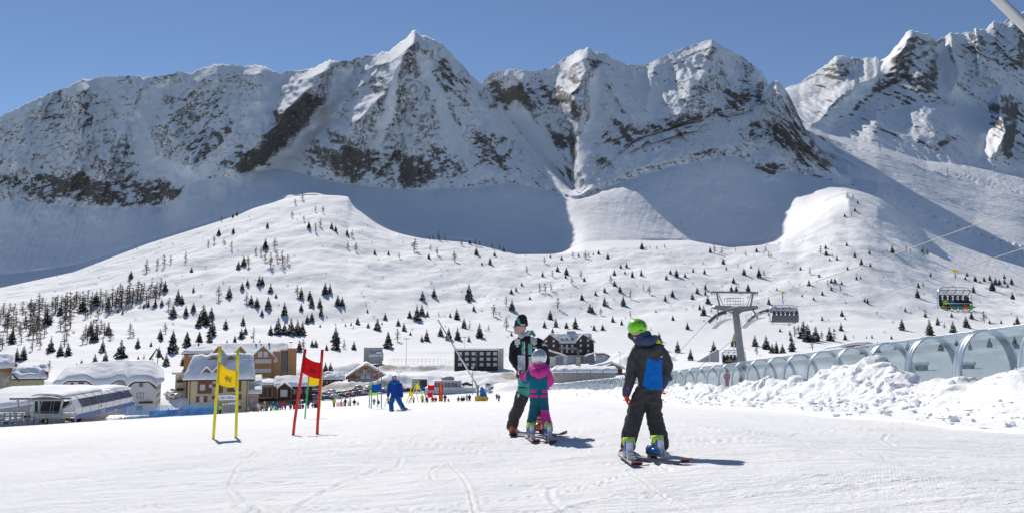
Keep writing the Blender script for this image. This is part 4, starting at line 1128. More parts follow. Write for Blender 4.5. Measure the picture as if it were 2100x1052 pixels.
class Site:
    """a building plot: local metres, x along the front, -y towards the piste, z up; photo points give sizes"""
    def __init__(self, name, label, cat, px, d, py0, face=1.0, group=None, zdrop=0.6):
        tx, tz = ray(px, py0)
        self.px, self.d = px, d
        z = ray(px, py0)[1] * d
        be = math.atan(tx)
        self.k = d / FPX * (math.cos(be * face))
        self.kz = d / FPX
        self.py0 = py0
        self.root = thing(name, label, cat, (tx * d, d, z), -be * face, group)
    def X(self, px): return (px - self.px) * self.k
    def Z(self, py): return (self.py0 - py) * self.kz
    def blk(self, name, px0, px1, py0, py1, y0, y1, m, parent=None, bevel=0):
        return MB().bx(self.X(px0), self.X(px1), y0, y1, self.Z(py0), self.Z(py1)).build(name, m, parent or self.root, bevel=bevel)
    def poly(self, name, pts, y0, y1, m, parent=None):
        return MB().prism([(self.X(a), self.Z(b)) for a, b in pts], y0, y1).build(name, m, parent or self.root)
    def window(self, px0, px1, py0, py1, y=0.0, m=None, fr=None, mull=1, parent=None, name='window'):
        x0, x1, z0, z1 = self.X(px0), self.X(px1), self.Z(py0), self.Z(py1)
        if z0 > z1: z0, z1 = z1, z0
        t = 0.09
        b = MB()
        b.bx(x0, x0 + t, y - .05, y + .05, z0, z1).bx(x1 - t, x1, y - .05, y + .05, z0, z1)
        b.bx(x0 + t, x1 - t, y - .05, y + .05, z0, z0 + t).bx(x0 + t, x1 - t, y - .05, y + .05, z1 - t, z1)
        for i in range(mull):
            c = x0 + (x1 - x0) * (i + 1) / (mull + 1)
            b.bx(c - .04, c + .04, y - .045, y + .045, z0 + t, z1 - t)
        b.bx(x0 + t, x1 - t, y - .01, y + .02, z0 + t, z1 - t, 1)
        return b.build(name, [fr or M_WFR, m or M_PANE], parent or self.root)

def snow_slab(parent, f, thick, nu=26, nv=20, seed=0, rough=0.18, name='snow_cover', er=0.14, m=None, lip=0.0):
    """a blanket of snow lying on the sheet f(u, v), rounded at its rim"""
    top, bot = [], []
    thick *= 0.8; er *= 0.7
    for j in range(nv + 1):
        for i in range(nu + 1):
            u, v = i / nu, j / nv
            p = Vector(f(u, v))
            e = min(u, 1 - u, v, 1 - v) / er
            e = max(0.0, min(1.0, e))
            t = thick * (0.35 + 0.65 * math.sqrt(1 - (1 - e) ** 2))
            n = float(fbm(np.array([p.x / 3.0 + seed * 7.1]), np.array([(p.y + p.z) / 3.0]), 3, seed)[0])
            top.append(p + Vector((0, 0, t * (1 + rough * 2.0 * n))))
            bot.append(p + Vector((0, 0, 0.02 - lip * (1 - e))))
    vs = top + bot
    o = len(top)
    q = lambda i, j: j * (nu + 1) + i
    fs = []
    for j in range(nv):
        for i in range(nu):
            fs.append((q(i, j), q(i + 1, j), q(i + 1, j + 1), q(i, j + 1)))
            fs.append((o + q(i, j), o + q(i, j + 1), o + q(i + 1, j + 1), o + q(i + 1, j)))
    rim = [q(i, 0) for i in range(nu)] + [q(nu, j) for j in range(nv)] + [q(i, nv) for i in range(nu, 0, -1)] + [q(0, j) for j in range(nv, 0, -1)]
    for a, b in zip(rim, rim[1:] + rim[:1]): fs.append((a, o + a, o + b, b))
    return MB().add(vs, fs).build(name, m or M_RSNOW, parent, True)
def gable_front(s, parent_root, px0, px1, pxa, py_e, py_a, y0, y1, thick=0.7, seed=0, wallm=None, roofm=None, wall_to=None, over=0.5):
    """roof with its gable to the piste: eaves at py_e, apex at py_a"""
    X0, X1, XA, ZE, ZA = s.X(px0), s.X(px1), s.X(pxa), s.Z(py_e), s.Z(py_a)
    if wallm: s.poly('gable_wall', [(px0 + 1, py_e), (px1 - 1, py_e), (pxa, py_a + 1)], y0 + over, y0 + over + .3, wallm)
    r = MB()
    for a, b in ((Vector((X0, 0, ZE)), Vector((XA, 0, ZA))), (Vector((XA, 0, ZA)), Vector((X1, 0, ZE)))):
        r.add([(a.x, y0, a.z), (b.x, y0, b.z), (b.x, y1, b.z), (a.x, y1, a.z), (a.x, y0, a.z - .25), (b.x, y0, b.z - .25), (b.x, y1, b.z - .25), (a.x, y1, a.z - .25)],
              [(0, 1, 2, 3), (4, 7, 6, 5), (0, 4, 5, 1), (1, 5, 6, 2), (2, 6, 7, 3), (3, 7, 4, 0)])
    ro = r.build('roof', roofm or M_WOOD, parent_root)
    def f(u, v):
        x = X0 + (X1 - X0) * u
        z = ZE + (ZA - ZE) * (1 - (abs(x - XA) / (XA - X0 if x < XA else X1 - XA)))
        return (x, y0 + (y1 - y0) * v, z)
    snow_slab(ro, f, thick, 24, 12, seed)
    return ro
def gable_side(s, parent_root, px0, px1, py_e, py_r, y0, y1, thick=0.8, seed=0, roofm=None, px0r=None, px1r=None, nu=40, rough=0.18, er=0.14):
    """roof with its eaves to the piste: front eave at py_e, ridge at py_r halfway back; hipped when px0r/px1r are given"""
    ZE, ZR = s.Z(py_e), s.Z(py_r)
    a0, a1 = s.X(px0), s.X(px1)
    r0, r1 = s.X(px0r if px0r is not None else px0), s.X(px1r if px1r is not None else px1)
    ym = (y0 + y1) / 2
    r = MB().add([(a0, y0, ZE), (a1, y0, ZE), (r1, ym, ZR), (r0, ym, ZR), (a1, y1, ZE), (a0, y1, ZE), (a0, y0, ZE - .3), (a1, y0, ZE - .3), (a1, y1, ZE - .3), (a0, y1, ZE - .3)],
                 [(0, 1, 2, 3), (3, 2, 4, 5), (0, 3, 5), (1, 4, 2), (0, 6, 7, 1), (1, 7, 8, 4), (4, 8, 9, 5), (5, 9, 6, 0), (6, 9, 8, 7)])
    ro = r.build('roof', roofm or M_WOODD, parent_root)
    def f(u, v):
        w_ = 1 - abs(2 * v - 1)
        xa = a0 + (r0 - a0) * w_; xb = a1 + (r1 - a1) * w_
        return (xa + (xb - xa) * u, y0 + (y1 - y0) * v, ZE + (ZR - ZE) * w_)
    snow_slab(ro, f, thick, nu, 20, seed, rough, er=er)
    return ro

# ---- cream hotel, front left
s = Site('hotel', 'cream four storey hotel with brown timber panels and deep snow roof, behind the lift queue', 'hotel', 446, 212, 846)
s.blk('wall', 385, 508, 850, 776, 0, 11, M_CREAM)
ro = gable_side(s, s.root, 374, 521, 779, 734, -1.6, 13, 1.0, 3, px0r=391, px1r=518, rough=.25)
for a, b in ((421, 768), (444, 767)):
    X, Zz = s.X(a), s.Z(b)
    dm = MB().prism([(X - .9, Zz - .3), (X + .9, Zz - .3), (X + .9, Zz + .5), (X, Zz + 1.25), (X - .9, Zz + .5)], -0.2, 3).build('dormer', M_WOOD, ro)
    MB().prism([(X - 1.4, Zz + .3), (X, Zz + 1.5), (X + 1.4, Zz + .3), (X + 1.4, Zz + .7), (X, Zz + 2.0), (X - 1.4, Zz + .7)], -.6, 3.4).build('dormer_roof', M_RSNOW, ro)
    MB().bx(X - .35, X + .35, -.28, -.2, Zz - .1, Zz + .5).build('dormer_window', M_CURT, ro)
for a, b in ((434, 739), (470, 739)):
    X, Zz = s.X(a), s.Z(b)
    MB().prism([(X - 1.3, Zz), (X + 1.3, Zz), (X, Zz + .9)], 3.2, 6).build('dormer', M_WOOD, ro)
X, Zz = s.X(457), s.Z(748)
MB().bx(X - .28, X + .28, 1.6, 2.2, Zz - .6, Zz + 1.3).cyl((X, 1.9, Zz + 1.2), (X, 1.9, Zz + 1.7), .2, 8).build('chimney', M_GALVD, ro)
for a, b, c, e in ((404, 433, 780, 807), (433, 444, 788, 794), (445, 455, 786, 806), (458, 470, 789, 795), (464, 493, 780, 804), (402, 409, 812, 824), (417, 424, 812, 824), (433, 441, 812, 818), (441, 454, 810, 819), (457, 476, 811, 820), (477, 494, 809, 820), (478, 494, 833, 839)):
    s.blk('timber_panel', a, b, e, c, -.14, 0, M_WOOD)
for a, b, c, e, mu in ((409, 419, 789, 800, 1), (427, 433.5, 789, 795, 0), (466, 473, 789, 794, 0), (409, 417, 812.5, 823.5, 1), (426.5, 432.5, 812, 818, 0), (464, 470, 812, 818, 0), (478, 486, 792, 800, 1)):
    s.window(a, b, e, c, -.19, M_CURT, mull=mu)
s.blk('sign', 466, 491, 831, 824, -.25, -.1, M_WFR)
for p in (389, 505): MB().cyl((s.X(p), -.12, 0), (s.X(p), -.12, s.Z(780)), .07, 8).build('drainpipe', M_WOODD, s.root, True)

# ---- big ochre hotel behind it
s = Site('hotel', 'big ochre hotel with gables, white window bands and glazed stair tower', 'hotel', 490, 262, 815)
s.blk('wall', 376, 452, 818, 724, 4, 20, M_OCHRE)
s.blk('wall', 452, 560, 818, 737, 2, 20, M_OCHRE)
s.blk('wall', 515, 557, 818, 737, -.5, 2, M_OCHRE)
s.blk('stair_tower', 557, 574, 818, 722, 0, 18, M_OCHRE)
s.blk('stair_tower', 589, 607, 818, 716, 0, 18, M_OCHRE)
s.blk('stair_tower', 574, 589, 818, 719, .9, 18, M_OCHRE)
s.window(574.3, 588.7, 785, 723, .75, M_DARKG, M_WOODD, 3, name='stair_glazing')
for i in range(18):
    for p in (573.2, 381): 
        if p > 500: s.blk('quoin', p - .9, p + .5, 724 + i * 3.4 + 1.7, 724 + i * 3.4, -.05, .2, M_BEIGE)
gable_side(s, s.root, 371, 455, 726, 710, 2.5, 21, .9, 11, px0r=392, px1r=440)
gable_side(s, s.root, 440, 596, 738, 708, 1, 21, .8, 12, px1r=592, px0r=440)
for a, b, c, sd in ((426, 466, 446, 1), (472, 508, 490, 2), (513, 560, 536, 3)):
    gable_front(s, s.root, a - 3, b + 3, c, 736, 712, -2.2, 12, .7, 20 + sd, M_OCHRE, M_WOOD)
s.window(526, 534.5, 733, 722, -1.85, M_CURT); s.window(537.5, 546, 733, 722, -1.85, M_CURT)
s.window(439, 445, 733, 726, -1.85, M_CURT, mull=0); s.window(447, 453, 733, 726, -1.85, M_CURT, mull=0)
s.window(484, 489, 733, 726, -1.85, M_CURT, mull=0); s.window(491, 497, 733, 726, -1.85, M_CURT, mull=0)
for c, e in ((737.5, 745.5), (757, 764.5), (774, 782)):
    s.window(520.5, 554, e, c, -.6, M_CURT, mull=7, name='window_band')
for a, b, c, e in ((385, 394, 725, 732), (402, 411, 725, 732)): s.window(a, b, e, c, 3.9, M_CURT)
s.window(559, 567, 744, 734, -.1, M_CURT)
s.window(377, 384, 808, 800, 3.9, M_CURT)
for a, b in ((532, 709), (549, 706), (401, 707), (521, 708)):
    s.blk('chimney', a, a + 3, b + 5, b - 2, 9, 10, M_WOODD)

# ---- timber entrance hall in front of the ochre hotel
s = Site('entrance_pavilion', 'dark timber entrance hall with a snowy porch gable below the ochre hotel', 'pavilion', 600, 248, 815)
s.blk('wall', 570, 640, 818, 792, 0, 9, M_WOODD)
gable_side(s, s.root, 562, 648, 792, 776, -1.2, 11, .9, 31)
gable_front(s, s.root, 567, 600, 583, 796, 784, -3.5, 1, .5, 32, M_WOODD, M_WOOD)
s.window(575, 590, 812, 797, -2.95, M_CURT, M_WOOD, 3, name='door')
for a in (600, 612, 624): s.window(a, a + 8, 808, 797, -.06, M_PANE, M_WOOD, 2)
s.blk('post', 569, 570.5, 815, 794, -3.4, -3.0, M_WOODL); s.blk('post', 596, 597.5, 815, 794, -3.4, -3.0, M_WOODL)
s = Site('annexe', 'brown annexe with flat snowy roof at the foot of the ochre hotel', 'annexe', 546, 246, 812)
s.blk('wall', 528, 560, 815, 788, 0, 6, mat('brown_grey_boards', (0.20, 0.15, 0.13), .8, 0, .2, 2))
snow_slab(s.root, lambda u, v: (s.X(524) + (s.X(562) - s.X(524)) * u, -1 + 8 * v, s.Z(789) + 1.2 * v), .8, 20, 10, 33)
for a in (532, 540, 549): s.blk('garage_door', a, a + 7, 813, 794, -.08, 0, M_WOODD)
s = Site('house', 'small dusty pink house with two snowy roofs right of the cream hotel', 'house', 521, 216, 840)
s.blk('wall', 508, 529, 843, 807, 0, 7, M_PINKW)
snow_slab(s.root, lambda u, v: (s.X(507) + (s.X(536) - s.X(507)) * u, -1 + 9 * v, s.Z(807) + 2.6 * v), .8, 20, 10, 34)
s.blk('upper_wall', 509, 533, 800, 789, 5, 9, mat('faded_turquoise_board', (0.12, 0.28, 0.33), .7, 0, .3, 2))
snow_slab(s.root, lambda u, v: (s.X(508) + (s.X(536) - s.X(508)) * u, 4 + 7 * v, s.Z(788) + 1.6 * v), .7, 20, 10, 35)
s.window(513, 519, 825, 817, -.05)

# ---- white house with the heavy snow roof
s = Site('house', 'white brown trimmed house under very deep rolling roof snow, left of the cream hotel', 'house', 287, 216, 846)
s.poly('wall', [(258, 850), (318, 850), (318, 797), (303, 784), (272, 784), (258, 797)], 0, 16, M_WHITEW)
sw = MB().add([(s.X(318), 0, s.Z(850)), (s.X(330), 14, s.Z(850)), (s.X(330), 14, s.Z(772)), (s.X(318), 0, s.Z(790)), (s.X(310), 1, s.Z(850)), (s.X(322), 15, s.Z(850)), (s.X(322), 15, s.Z(772)), (s.X(310), 1, s.Z(790))], [(0, 1, 2, 3), (4, 7, 6, 5), (0, 4, 5, 1), (2, 6, 7, 3), (0, 3, 7, 4), (1, 5, 6, 2)])
sw.build('side_wall', M_WHITEW, s.root)
def trim(pts, y, w=.35):
    m = MB()
    for (a, b), (c, e) in zip(pts[:-1], pts[1:]):
        m.tube([(s.X(a), y, s.Z(b)), (s.X(c), y, s.Z(e))], w / 2, 4)
    return m.build('roof_trim', M_WOODD, s.root)
trim([(255, 799), (272, 784), (303, 784), (318, 798)], -.35)
s.poly('wall', [(135, 850), (258, 850), (258, 798), (248, 782), (236, 782), (222, 792), (192, 791), (177, 781), (140, 781), (135, 786)], 2.5, 14, M_WHITEW)
trim([(132, 787), (140, 781), (177, 781), (190, 790.5), (220, 791.5), (238, 780), (250, 780)], 2.2)
def rf(u, v):
    x = 112 + (334 - 112) * u
    eave = float(np.interp(x, [112, 130, 140, 177, 192, 222, 238, 252, 258, 272, 303, 318, 334], [788, 788, 780, 780, 789, 790, 780, 781, 791, 783, 783, 793, 782]))
    ridge = float(np.interp(x, [112, 130, 160, 250, 310, 334], [782, 766, 757, 750, 751, 770]))
    y0 = float(np.interp(x, [112, 250, 260, 334], [1.6, 1.6, -.9, -.9]))
    ww = 1 - abs(1.6 * v - 1) if v < 0.625 else 1 - (v - .625) / .375
    ww = min(1.0, v / .62) if v < .62 else 1 - (v - .62) / .38 * .6
    return (s.X(x), y0 + 18 * v, s.Z(eave + (ridge - eave) * ww ** .9))
snow_slab(s.root, rf, 1.5, 70, 26, 41, .07, name='roof_snow', er=.10)
for a, b, c, e in ((147, 152, 784, 788.5), (161, 172, 783.5, 789)): s.window(a, b, e, c, 2.45, M_PANE, M_WOODD, 0)
s.window(240, 252, 791, 783, 2.45, M_CURT, M_WOOD)
for a, b, c, e in ((283, 290, 785, 794), (279, 293, 805.5, 817), (279, 292, 832, 840)): s.window(a, b, e, c, -.08, M_CURT if b > 292 and c < 830 else M_PANE, M_WOOD, 1)
s.blk('balcony', 284, 312, 827, 823.5, -.7, 0, M_WOODD)
s.blk('roof_window', 202, 215, 780, 776, 4.2, 5, M_WOODD)
for t in range(5):
    for rw in range(3):
        q = .12 + t * .19
        x, y, z = s.X(318 + 12 * q), 14 * q, s.Z(795 + rw * 15 - 3 * q)
        MB().box((x + .04, y, z - .6), (.12, .9, 1.3), rz=0).build('side_window', M_PANE, s.root)
MB().bx(s.X(312), s.X(313.2), 6, 6.3, s.Z(772), s.Z(762)).build('chimney', M_WOODD, s.root)

# ---- beige flats with balconies
s = Site('apartment_house', 'narrow beige apartment house with brown balconies between the white house and cream hotel', 'apartment house', 368, 258, 822)
s.blk('wall', 358, 380, 826, 768, 0, 9, M_BEIGE)
snow_slab(s.root, lambda u, v: (s.X(350) + (s.X(384) - s.X(350)) * u, -1.5 + 11 * v, s.Z(768) + 1.2 * v), .6, 16, 8, 51)
for b in (780, 797): s.blk('balcony', 361, 376, b + 4, b - 1, -1.2, 0, M_WOODD)
for b in (771, 788, 805): s.window(364, 371, b + 7, b, -.05, M_CURT if b > 800 else M_PANE)
s = Site('shed', 'low brown shed beside the beige apartment house', 'shed', 352, 250, 818)
s.blk('wall', 346, 357, 822, 806, 0, 4, M_WOOD)
snow_slab(s.root, lambda u, v: (s.X(340) + (s.X(358) - s.X(340)) * u, -1 + 6 * v, s.Z(806) + .5 * v), .8, 12, 8, 52)
for a, b in ((366, 774),): pass

# ---- chapel with open gable tower
s = Site('chapel', 'church with tall open gable bell tower and long dark snowy roof', 'church', 300, 292, 775)
m = MB()
m.tube([(s.X(305), 0, s.Z(738)), (s.X(319), 0, s.Z(716)), (s.X(334), 0, s.Z(738))], .35, 4)
m.build('tower_roof', M_WOODD, s.root)
s.blk('tower_leg', 309.5, 313, 780, 735, -.3, 2.5, M_WHITEW); s.blk('tower_leg', 320.5, 323, 780, 735, -.3, 2.5, M_WHITEW)
s.blk('cross_wall', 309, 323, 754, 751, .2, 1.2, M_CONC)
s.blk('wall', 252, 308, 775, 752, 1, 9, M_STONE)
r_ = MB().add([(s.X(250), 0, s.Z(752)), (s.X(306), 0, s.Z(752)), (s.X(309), 8, s.Z(738)), (s.X(255), 8, s.Z(738)), (s.X(250), 0, s.Z(753.5)), (s.X(306), 0, s.Z(753.5)), (s.X(309), 8, s.Z(739.5)), (s.X(255), 8, s.Z(739.5))], [(0, 1, 2, 3), (4, 7, 6, 5), (0, 4, 5, 1), (1, 5, 6, 2), (2, 6, 7, 3), (3, 7, 4, 0)]).build('roof', mat('slate_grey_roof', (.10, .11, .13), .7), s.root)
snow_slab(r_, lambda u, v: (s.X(253) + (s.X(305) - s.X(253)) * u, .6 + 7 * v, s.Z(751.5) + (s.Z(739) - s.Z(751.5)) * v), .25, 14, 6, 55)
s.blk('low_roof', 177, 252, 753, 748.5, -2, 4, mat('slate_grey_roof', (.10, .11, .13), .7))
for p in (291, 287): s.blk('chimney', p, p + 1.2, 748, 740, 2, 2.5, M_WOODD)

# ---- houses at the far left
s = Site('house', 'stone and timber house with orange gable at the left edge', 'house', 6, 224, 795)
s.blk('wall', -40, 22, 798, 762, 0, 9, M_STONE)
s.blk('timber_wall', -40, 26, 763, 744, -.3, 9, M_WOODL)
s.poly('gable_wall', [(12, 762), (36, 757), (33, 746), (22, 743)], -.6, 4, M_WOODL)
def rf2(u, v):
    x = -44 + (27 + 44) * u
    return (s.X(x), -2 + 12 * v, s.Z(758 - 4 * u) + (s.Z(742) - s.Z(762)) * (1 - abs(2 * v - 1)))
snow_slab(s.root, rf2, 1.4, 24, 16, 57)
s = Site('house', 'pale green house with curling snow overhang at the left edge', 'house', 58, 222, 797)
s.blk('wall', 20, 90, 800, 768, 0, 9, M_GREENW)
s.poly('stone_end', [(4, 797), (20, 797), (20, 770), (4, 772)], -.3, 3, M_STONE)
s.blk('timber_end', 91, 98, 776, 762, -.5, 8, M_WOOD)
gable_side(s, s.root, 23, 96, 776, 757, -1.5, 11, 1.2, 58, rough=.4)
s.poly('gable_trim', [(22, 765), (25, 764), (40, 780), (37, 781)], -1.9, -1.5, M_WOODD)

# ---- hotel at the back with the dark timber front
s = Site('hotel', 'dark brown timbered hotel with twin gables and white lettering behind the statue', 'hotel', 1165, 430, 748)
s.blk('wall', 1117, 1218, 728, 704, 0, 12, M_WOODD)
s.blk('ground_floor', 1117, 1218, 750, 728, .2, 12, M_WHITEW)
gable_front(s, s.root, 1112, 1148, 1128, 701, 686, -1.2, 13, .8, 61, M_WOODD)
gable_front(s, s.root, 1180, 1221, 1196, 702, 686, -1.2, 13, .8, 62, M_WOODD)
s.poly('gable_front', [(1117, 728), (1147, 728), (1147, 702), (1128, 687), (1117, 699)], -.9, 0, M_WOODD)
s.poly('gable_front', [(1182, 728), (1217, 728), (1217, 700), (1210, 691), (1196, 690), (1190, 692), (1182, 702)], -.9, 0, M_WOODD)
gable_side(s, s.root, 1122, 1214, 704, 686, -.8, 13, .9, 63)
s.blk('roof_plant', 1163, 1181, 685, 679, 6, 9, M_GREYP)
for i, a in enumerate((1152.5, 1163, 1174)):
    X, Zz = s.X(a), s.Z(698)
    MB().prism([(X - .6, Zz), (X + .6, Zz), (X + .6, Zz + .6), (X, Zz + 1.3), (X - .6, Zz + .6)], -.9, 2).build('dormer', M_WOODD, s.root)
    s.window(a - 1.2, a + 1.2, 699, 696.5, -1.0, M_CURT, mull=0)
for b in (707, 718):
    for a in (1152.5, 1163, 1174): s.window(a - 2, a + 2, b + 4.5, b, -.06, M_CURT)
for b in (697, 706.5):
    for a in (1120.5, 1136): s.window(a - 2, a + 2, b + 4.5, b, -.98, M_CURT)
for b in (696, 706, 717):
    for a in (1191, 1206): s.window(a - 2, a + 2, b + 4.5, b, -.98, M_CURT)
M_SIGNW = mat('white_sign_letters', (0.8, 0.8, 0.78), .5)
letters('HOTEL', 1.55, M_SIGNW, s.root, (s.X(1157), -1.3, s.Z(714.5)), name='lettering')
letters('SAVOIA', 1.55, M_SIGNW, s.root, (s.X(1172.5), -1.3, s.Z(714.5)), name='lettering')
s.window(1163, 1178, 743, 729, .1, M_CURT, mull=2); s.window(1120, 1130, 743, 730, .1, M_CURT, mull=1)
s.window(1190, 1198, 742, 730, .1, M_PANE, mull=1)
s = Site('hotel_wing', 'white single storey wing with brown gable and glazed front, left of the statue', 'wing', 1137, 405, 752)
s.poly('wall', [(1118, 752), (1139, 752), (1139, 730), (1118, 721)], 0, 9, M_WHITEW)
s.poly('gable_wall', [(1117, 731), (1139, 731), (1139, 727), (1119, 718)], -.1, 0, M_WOODD)
s.window(1139.5, 1156, 748, 730, .3, M_PANE, M_WFR, 5)
s.blk('end_wall', 1155.5, 1163, 752, 733, .2, 8, M_WHITEW)
snow_slab(s.root, lambda u, v: (s.X(1116) + (s.X(1164) - s.X(1116)) * u, -1.2 + 10 * v, s.Z(717) + (s.Z(732) - s.Z(717)) * u ** 1.0), .8, 20, 10, 64)
s = Site('hotel_wing', 'long white low building with dark lettering, right of the statue', 'wing', 1235, 415, 750)
s.poly('wall', [(1221, 750), (1257, 750), (1257, 735), (1240, 727), (1221, 726)], 0, 9, M_WHITEW)
s.window(1203, 1220, 742, 730, 1.0, M_PANE, M_WOODD, 4)
s.blk('window_slit', 1247, 1250, 738, 730, -.08, 0, M_PANE)
letters('RISTORANTE', .62, M_WOODD, s.root, (s.X(1229.5), -.1, s.Z(729.5)))
letters('CENTRO', .5, M_WOODD, s.root, (s.X(1231), -.1, s.Z(731.5)))
s.poly('roof', [(1221, 725.5), (1240, 725), (1260, 734.5), (1260, 735.5), (1240, 726.5), (1221, 727)], -.5, 10, M_WOODD)
snow_slab(s.root, lambda u, v: (s.X(1199) + (s.X(1223) - s.X(1199)) * u, -2.5 + 9 * v, s.Z(731) + (s.Z(724) - s.Z(731)) * u), .9, 14, 8, 65)
snow_slab(s.root, lambda u, v: (s.X(1222) + (s.X(1257) - s.X(1222)) * u, .2 + 9 * v, s.Z(725) + (s.Z(733.5) - s.Z(725)) * max(0, (u - .5) * 2)), .5, 14, 8, 66)
# memorial
s = Site('statue', 'green bronze winged figure on a tall stone plinth in front of the dark brown hotel', 'statue', 1186, 385, 752)
MB().prism([(-1.35, -.4), (1.35, -.4), (1.2, .9), (.95, 1.0), (.8, 4.6), (-.8, 4.6), (-.95, 1.0), (-1.2, .9)], -.9, .9).build('plinth', mat('plinth_stone', (.50, .46, .38), .9, 0, .12, 1), s.root)
b = MB().tube([(-.25, 0, 4.6), (-.22, 0, 5.6), (-.1, 0, 6.4)], [.28, .26, .3], 8).tube([(.3, .1, 4.6), (.25, 0, 5.5), (.08, 0, 6.4)], [.26, .24, .3], 8)
b.tube([(0, 0, 6.2), (0, 0, 7.0), (0, 0, 7.7)], [.42, .5, .3], 10).ball((0, -.05, 8.1), (.26, .28, .33), 10, 8)
b.tube([(.4, 0, 7.5), (.75, -.1, 7.7), (.85, -.1, 8.5)], [.17, .13, .1], 7).tube([(-.4, 0, 7.5), (-.95, .1, 7.2), (-1.35, .2, 7.4)], [.18, .14, .1], 7)
b.prism([(-.3, 6.4), (-1.5, 7.5), (-1.3, 8.0), (-.5, 7.6)], .2, .35).prism([(.3, 6.6), (1.0, 7.6), (1.1, 8.2), (.4, 7.7)], .2, .35)
b.build('figure', M_BRZ, s.root, True)

# ---- black clad block
s = Site('apartment_block', 'black clad three storey block with pale windows and flat snowy roof', 'apartment block', 978, 395, 757)
s.blk('wall', 932, 1020.5, 760, 717, 0, 13, M_BLACKW)
e_ = MB().add([(s.X(1020.5), 0, s.Z(760)), (s.X(1033), 5, s.Z(760)), (s.X(1033), 5, s.Z(714)), (s.X(1020.5), 0, s.Z(716)), (s.X(1020.5), 13, s.Z(760)), (s.X(1033), 13, s.Z(760)), (s.X(1033), 13, s.Z(714)), (s.X(1020.5), 13, s.Z(716))], [(0, 1, 2, 3), (4, 7, 6, 5), (0, 3, 7, 4), (1, 5, 6, 2), (3, 2, 6, 7), (0, 4, 5, 1)])
e_.build('end_wall', mat('khaki_render', (.40, .38, .32), .9), s.root)
s.blk('eaves', 931, 1022, 718.5, 716, -.25, -.01, M_WFR)
s.blk('drainpipe', 977, 977.8, 757, 718, -.15, -.01, M_GREYP)
snow_slab(s.root, lambda u, v: (s.X(931) + (s.X(1034) - s.X(931)) * u, -.3 + 13.5 * v, s.Z(716) + .02), .55, 40, 8, 67, .1, er=.05)
for b in (722, 733, 744):
    for a in (943.5, 957.5, 971, 987.5, 1001.5, 1015): s.window(a - 3.8, a + 3.8, b + 6, b, -.07, M_CURT)
# ---- grey block with small snowy annexe
s = Site('utility_building', 'plain grey windowless block with green edged snowy annexe at the foot of the slope', 'building', 766, 420, 742)
s.blk('wall', 746, 784, 745, 712.5, 0, 10, M_GREYP)
letters('Adamello', 1.0, M_SIGNW, s.root, (s.X(771), -.06, s.Z(716)))
letters('Ski', .7, M_SIGNW, s.root, (s.X(768), -.06, s.Z(718.3)))
s.blk('annexe_wall', 757, 783, 745, 728, -5, -.02, M_CONC)
snow_slab(s.root, lambda u, v: (s.X(755) + (s.X(785) - s.X(755)) * u, -5.6 + 5.4 * v, s.Z(730) + (s.Z(722) - s.Z(730)) * v), .5, 16, 8, 68)
M_LIME = mat('lime_green_trim', (.25, .38, .03), .6)
s.blk('green_fin', 755.2, 757, 739, 724, -5.2, -4.0, M_LIME); s.blk('green_fin', 784, 785.8, 739, 724, -5.2, -4.0, M_LIME)
s.window(767, 770, 737, 732, -5.05); s.window(772, 775, 736, 732, -5.05)
# ---- chalet hall with glazed gable
s = Site('chalet_hall', 'wide timber hall with a broad glazed gable under a low snowy roof', 'chalet', 750, 335, 790)
s.blk('wall', 713, 787, 795, 774, .6, 14, M_GREYP)
s.poly('gable_wall', [(712, 775), (789, 775), (750, 752)], .6, .9, M_WOODL)
m = MB()
for a, b, c, e in ((709, 774, 750, 747), (750, 747, 796, 774)):
    A_, B_ = Vector((s.X(a), 0, s.Z(b))), Vector((s.X(c), 0, s.Z(e)))
    m.add([(A_.x, -1.2, A_.z), (B_.x, -1.2, B_.z), (B_.x, -1.2, B_.z - .9), (A_.x, -1.2, A_.z - .9), (A_.x, -.8, A_.z), (B_.x, -.8, B_.z), (B_.x, -.8, B_.z - .9), (A_.x, -.8, A_.z - .9)], [(0, 1, 2, 3), (4, 7, 6, 5), (0, 4, 5, 1), (3, 2, 6, 7), (0, 3, 7, 4), (1, 5, 6, 2)])
m.build('barge_board', M_WOODL, s.root)
r_ = gable_front(s, s.root, 709, 796, 750, 774, 747, -1.1, 18, 1.0, 69, None, M_WOOD)
s.poly('gable_glazing', [(728, 768), (772, 768), (772, 763), (762, 757), (738, 757), (728, 763)], .3, .45, M_CURT)
s.poly('gable_glazing', [(733, 766), (738, 758), (745, 756), (745, 766)], .2, .3, M_PANE)
s.poly('gable_glazing', [(752, 766), (752, 757), (764, 759), (771, 765), (771, 766)], .2, .3, M_PANE)
for p in (727, 737.5, 749, 760, 771): s.blk('timber_post', p, p + 1.3, 778, 756, .05, .25, M_WOODL)
s.blk('lower_glazing', 727, 771, 777, 769, .25, .4, M_CURT)
s.blk('timber_panel', 728, 737, 776, 770, .18, .25, M_WOODL); s.blk('timber_panel', 761, 771, 776, 770, .18, .25, M_WOODL)
MB().ball((s.X(750), -1.3, s.Z(748)), .35, 8, 6).build('gable_lamp', M_WFR, s.root, True)
# ---- low timber bar beside it
s = Site('restaurant', 'low timber restaurant with lumpy snow roof left of the glazed chalet hall', 'restaurant', 675, 325, 796)
s.blk('wall', 645, 703, 799, 778, .5, 9, M_WOOD)
gable_side(s, s.root, 638, 707, 778, 768, -1.4, 11, 1.2, 70, rough=.35)
for a in (652, 660, 668, 676, 684, 692): s.window(a, a + 5, 787, 780, .44, M_CURT if a % 3 else M_PANE, M_WOODD, 0)
for p in (650, 665, 680, 702): s.blk('post', p, p + 1, 793, 778, -1.1, -.9, M_WOODL)
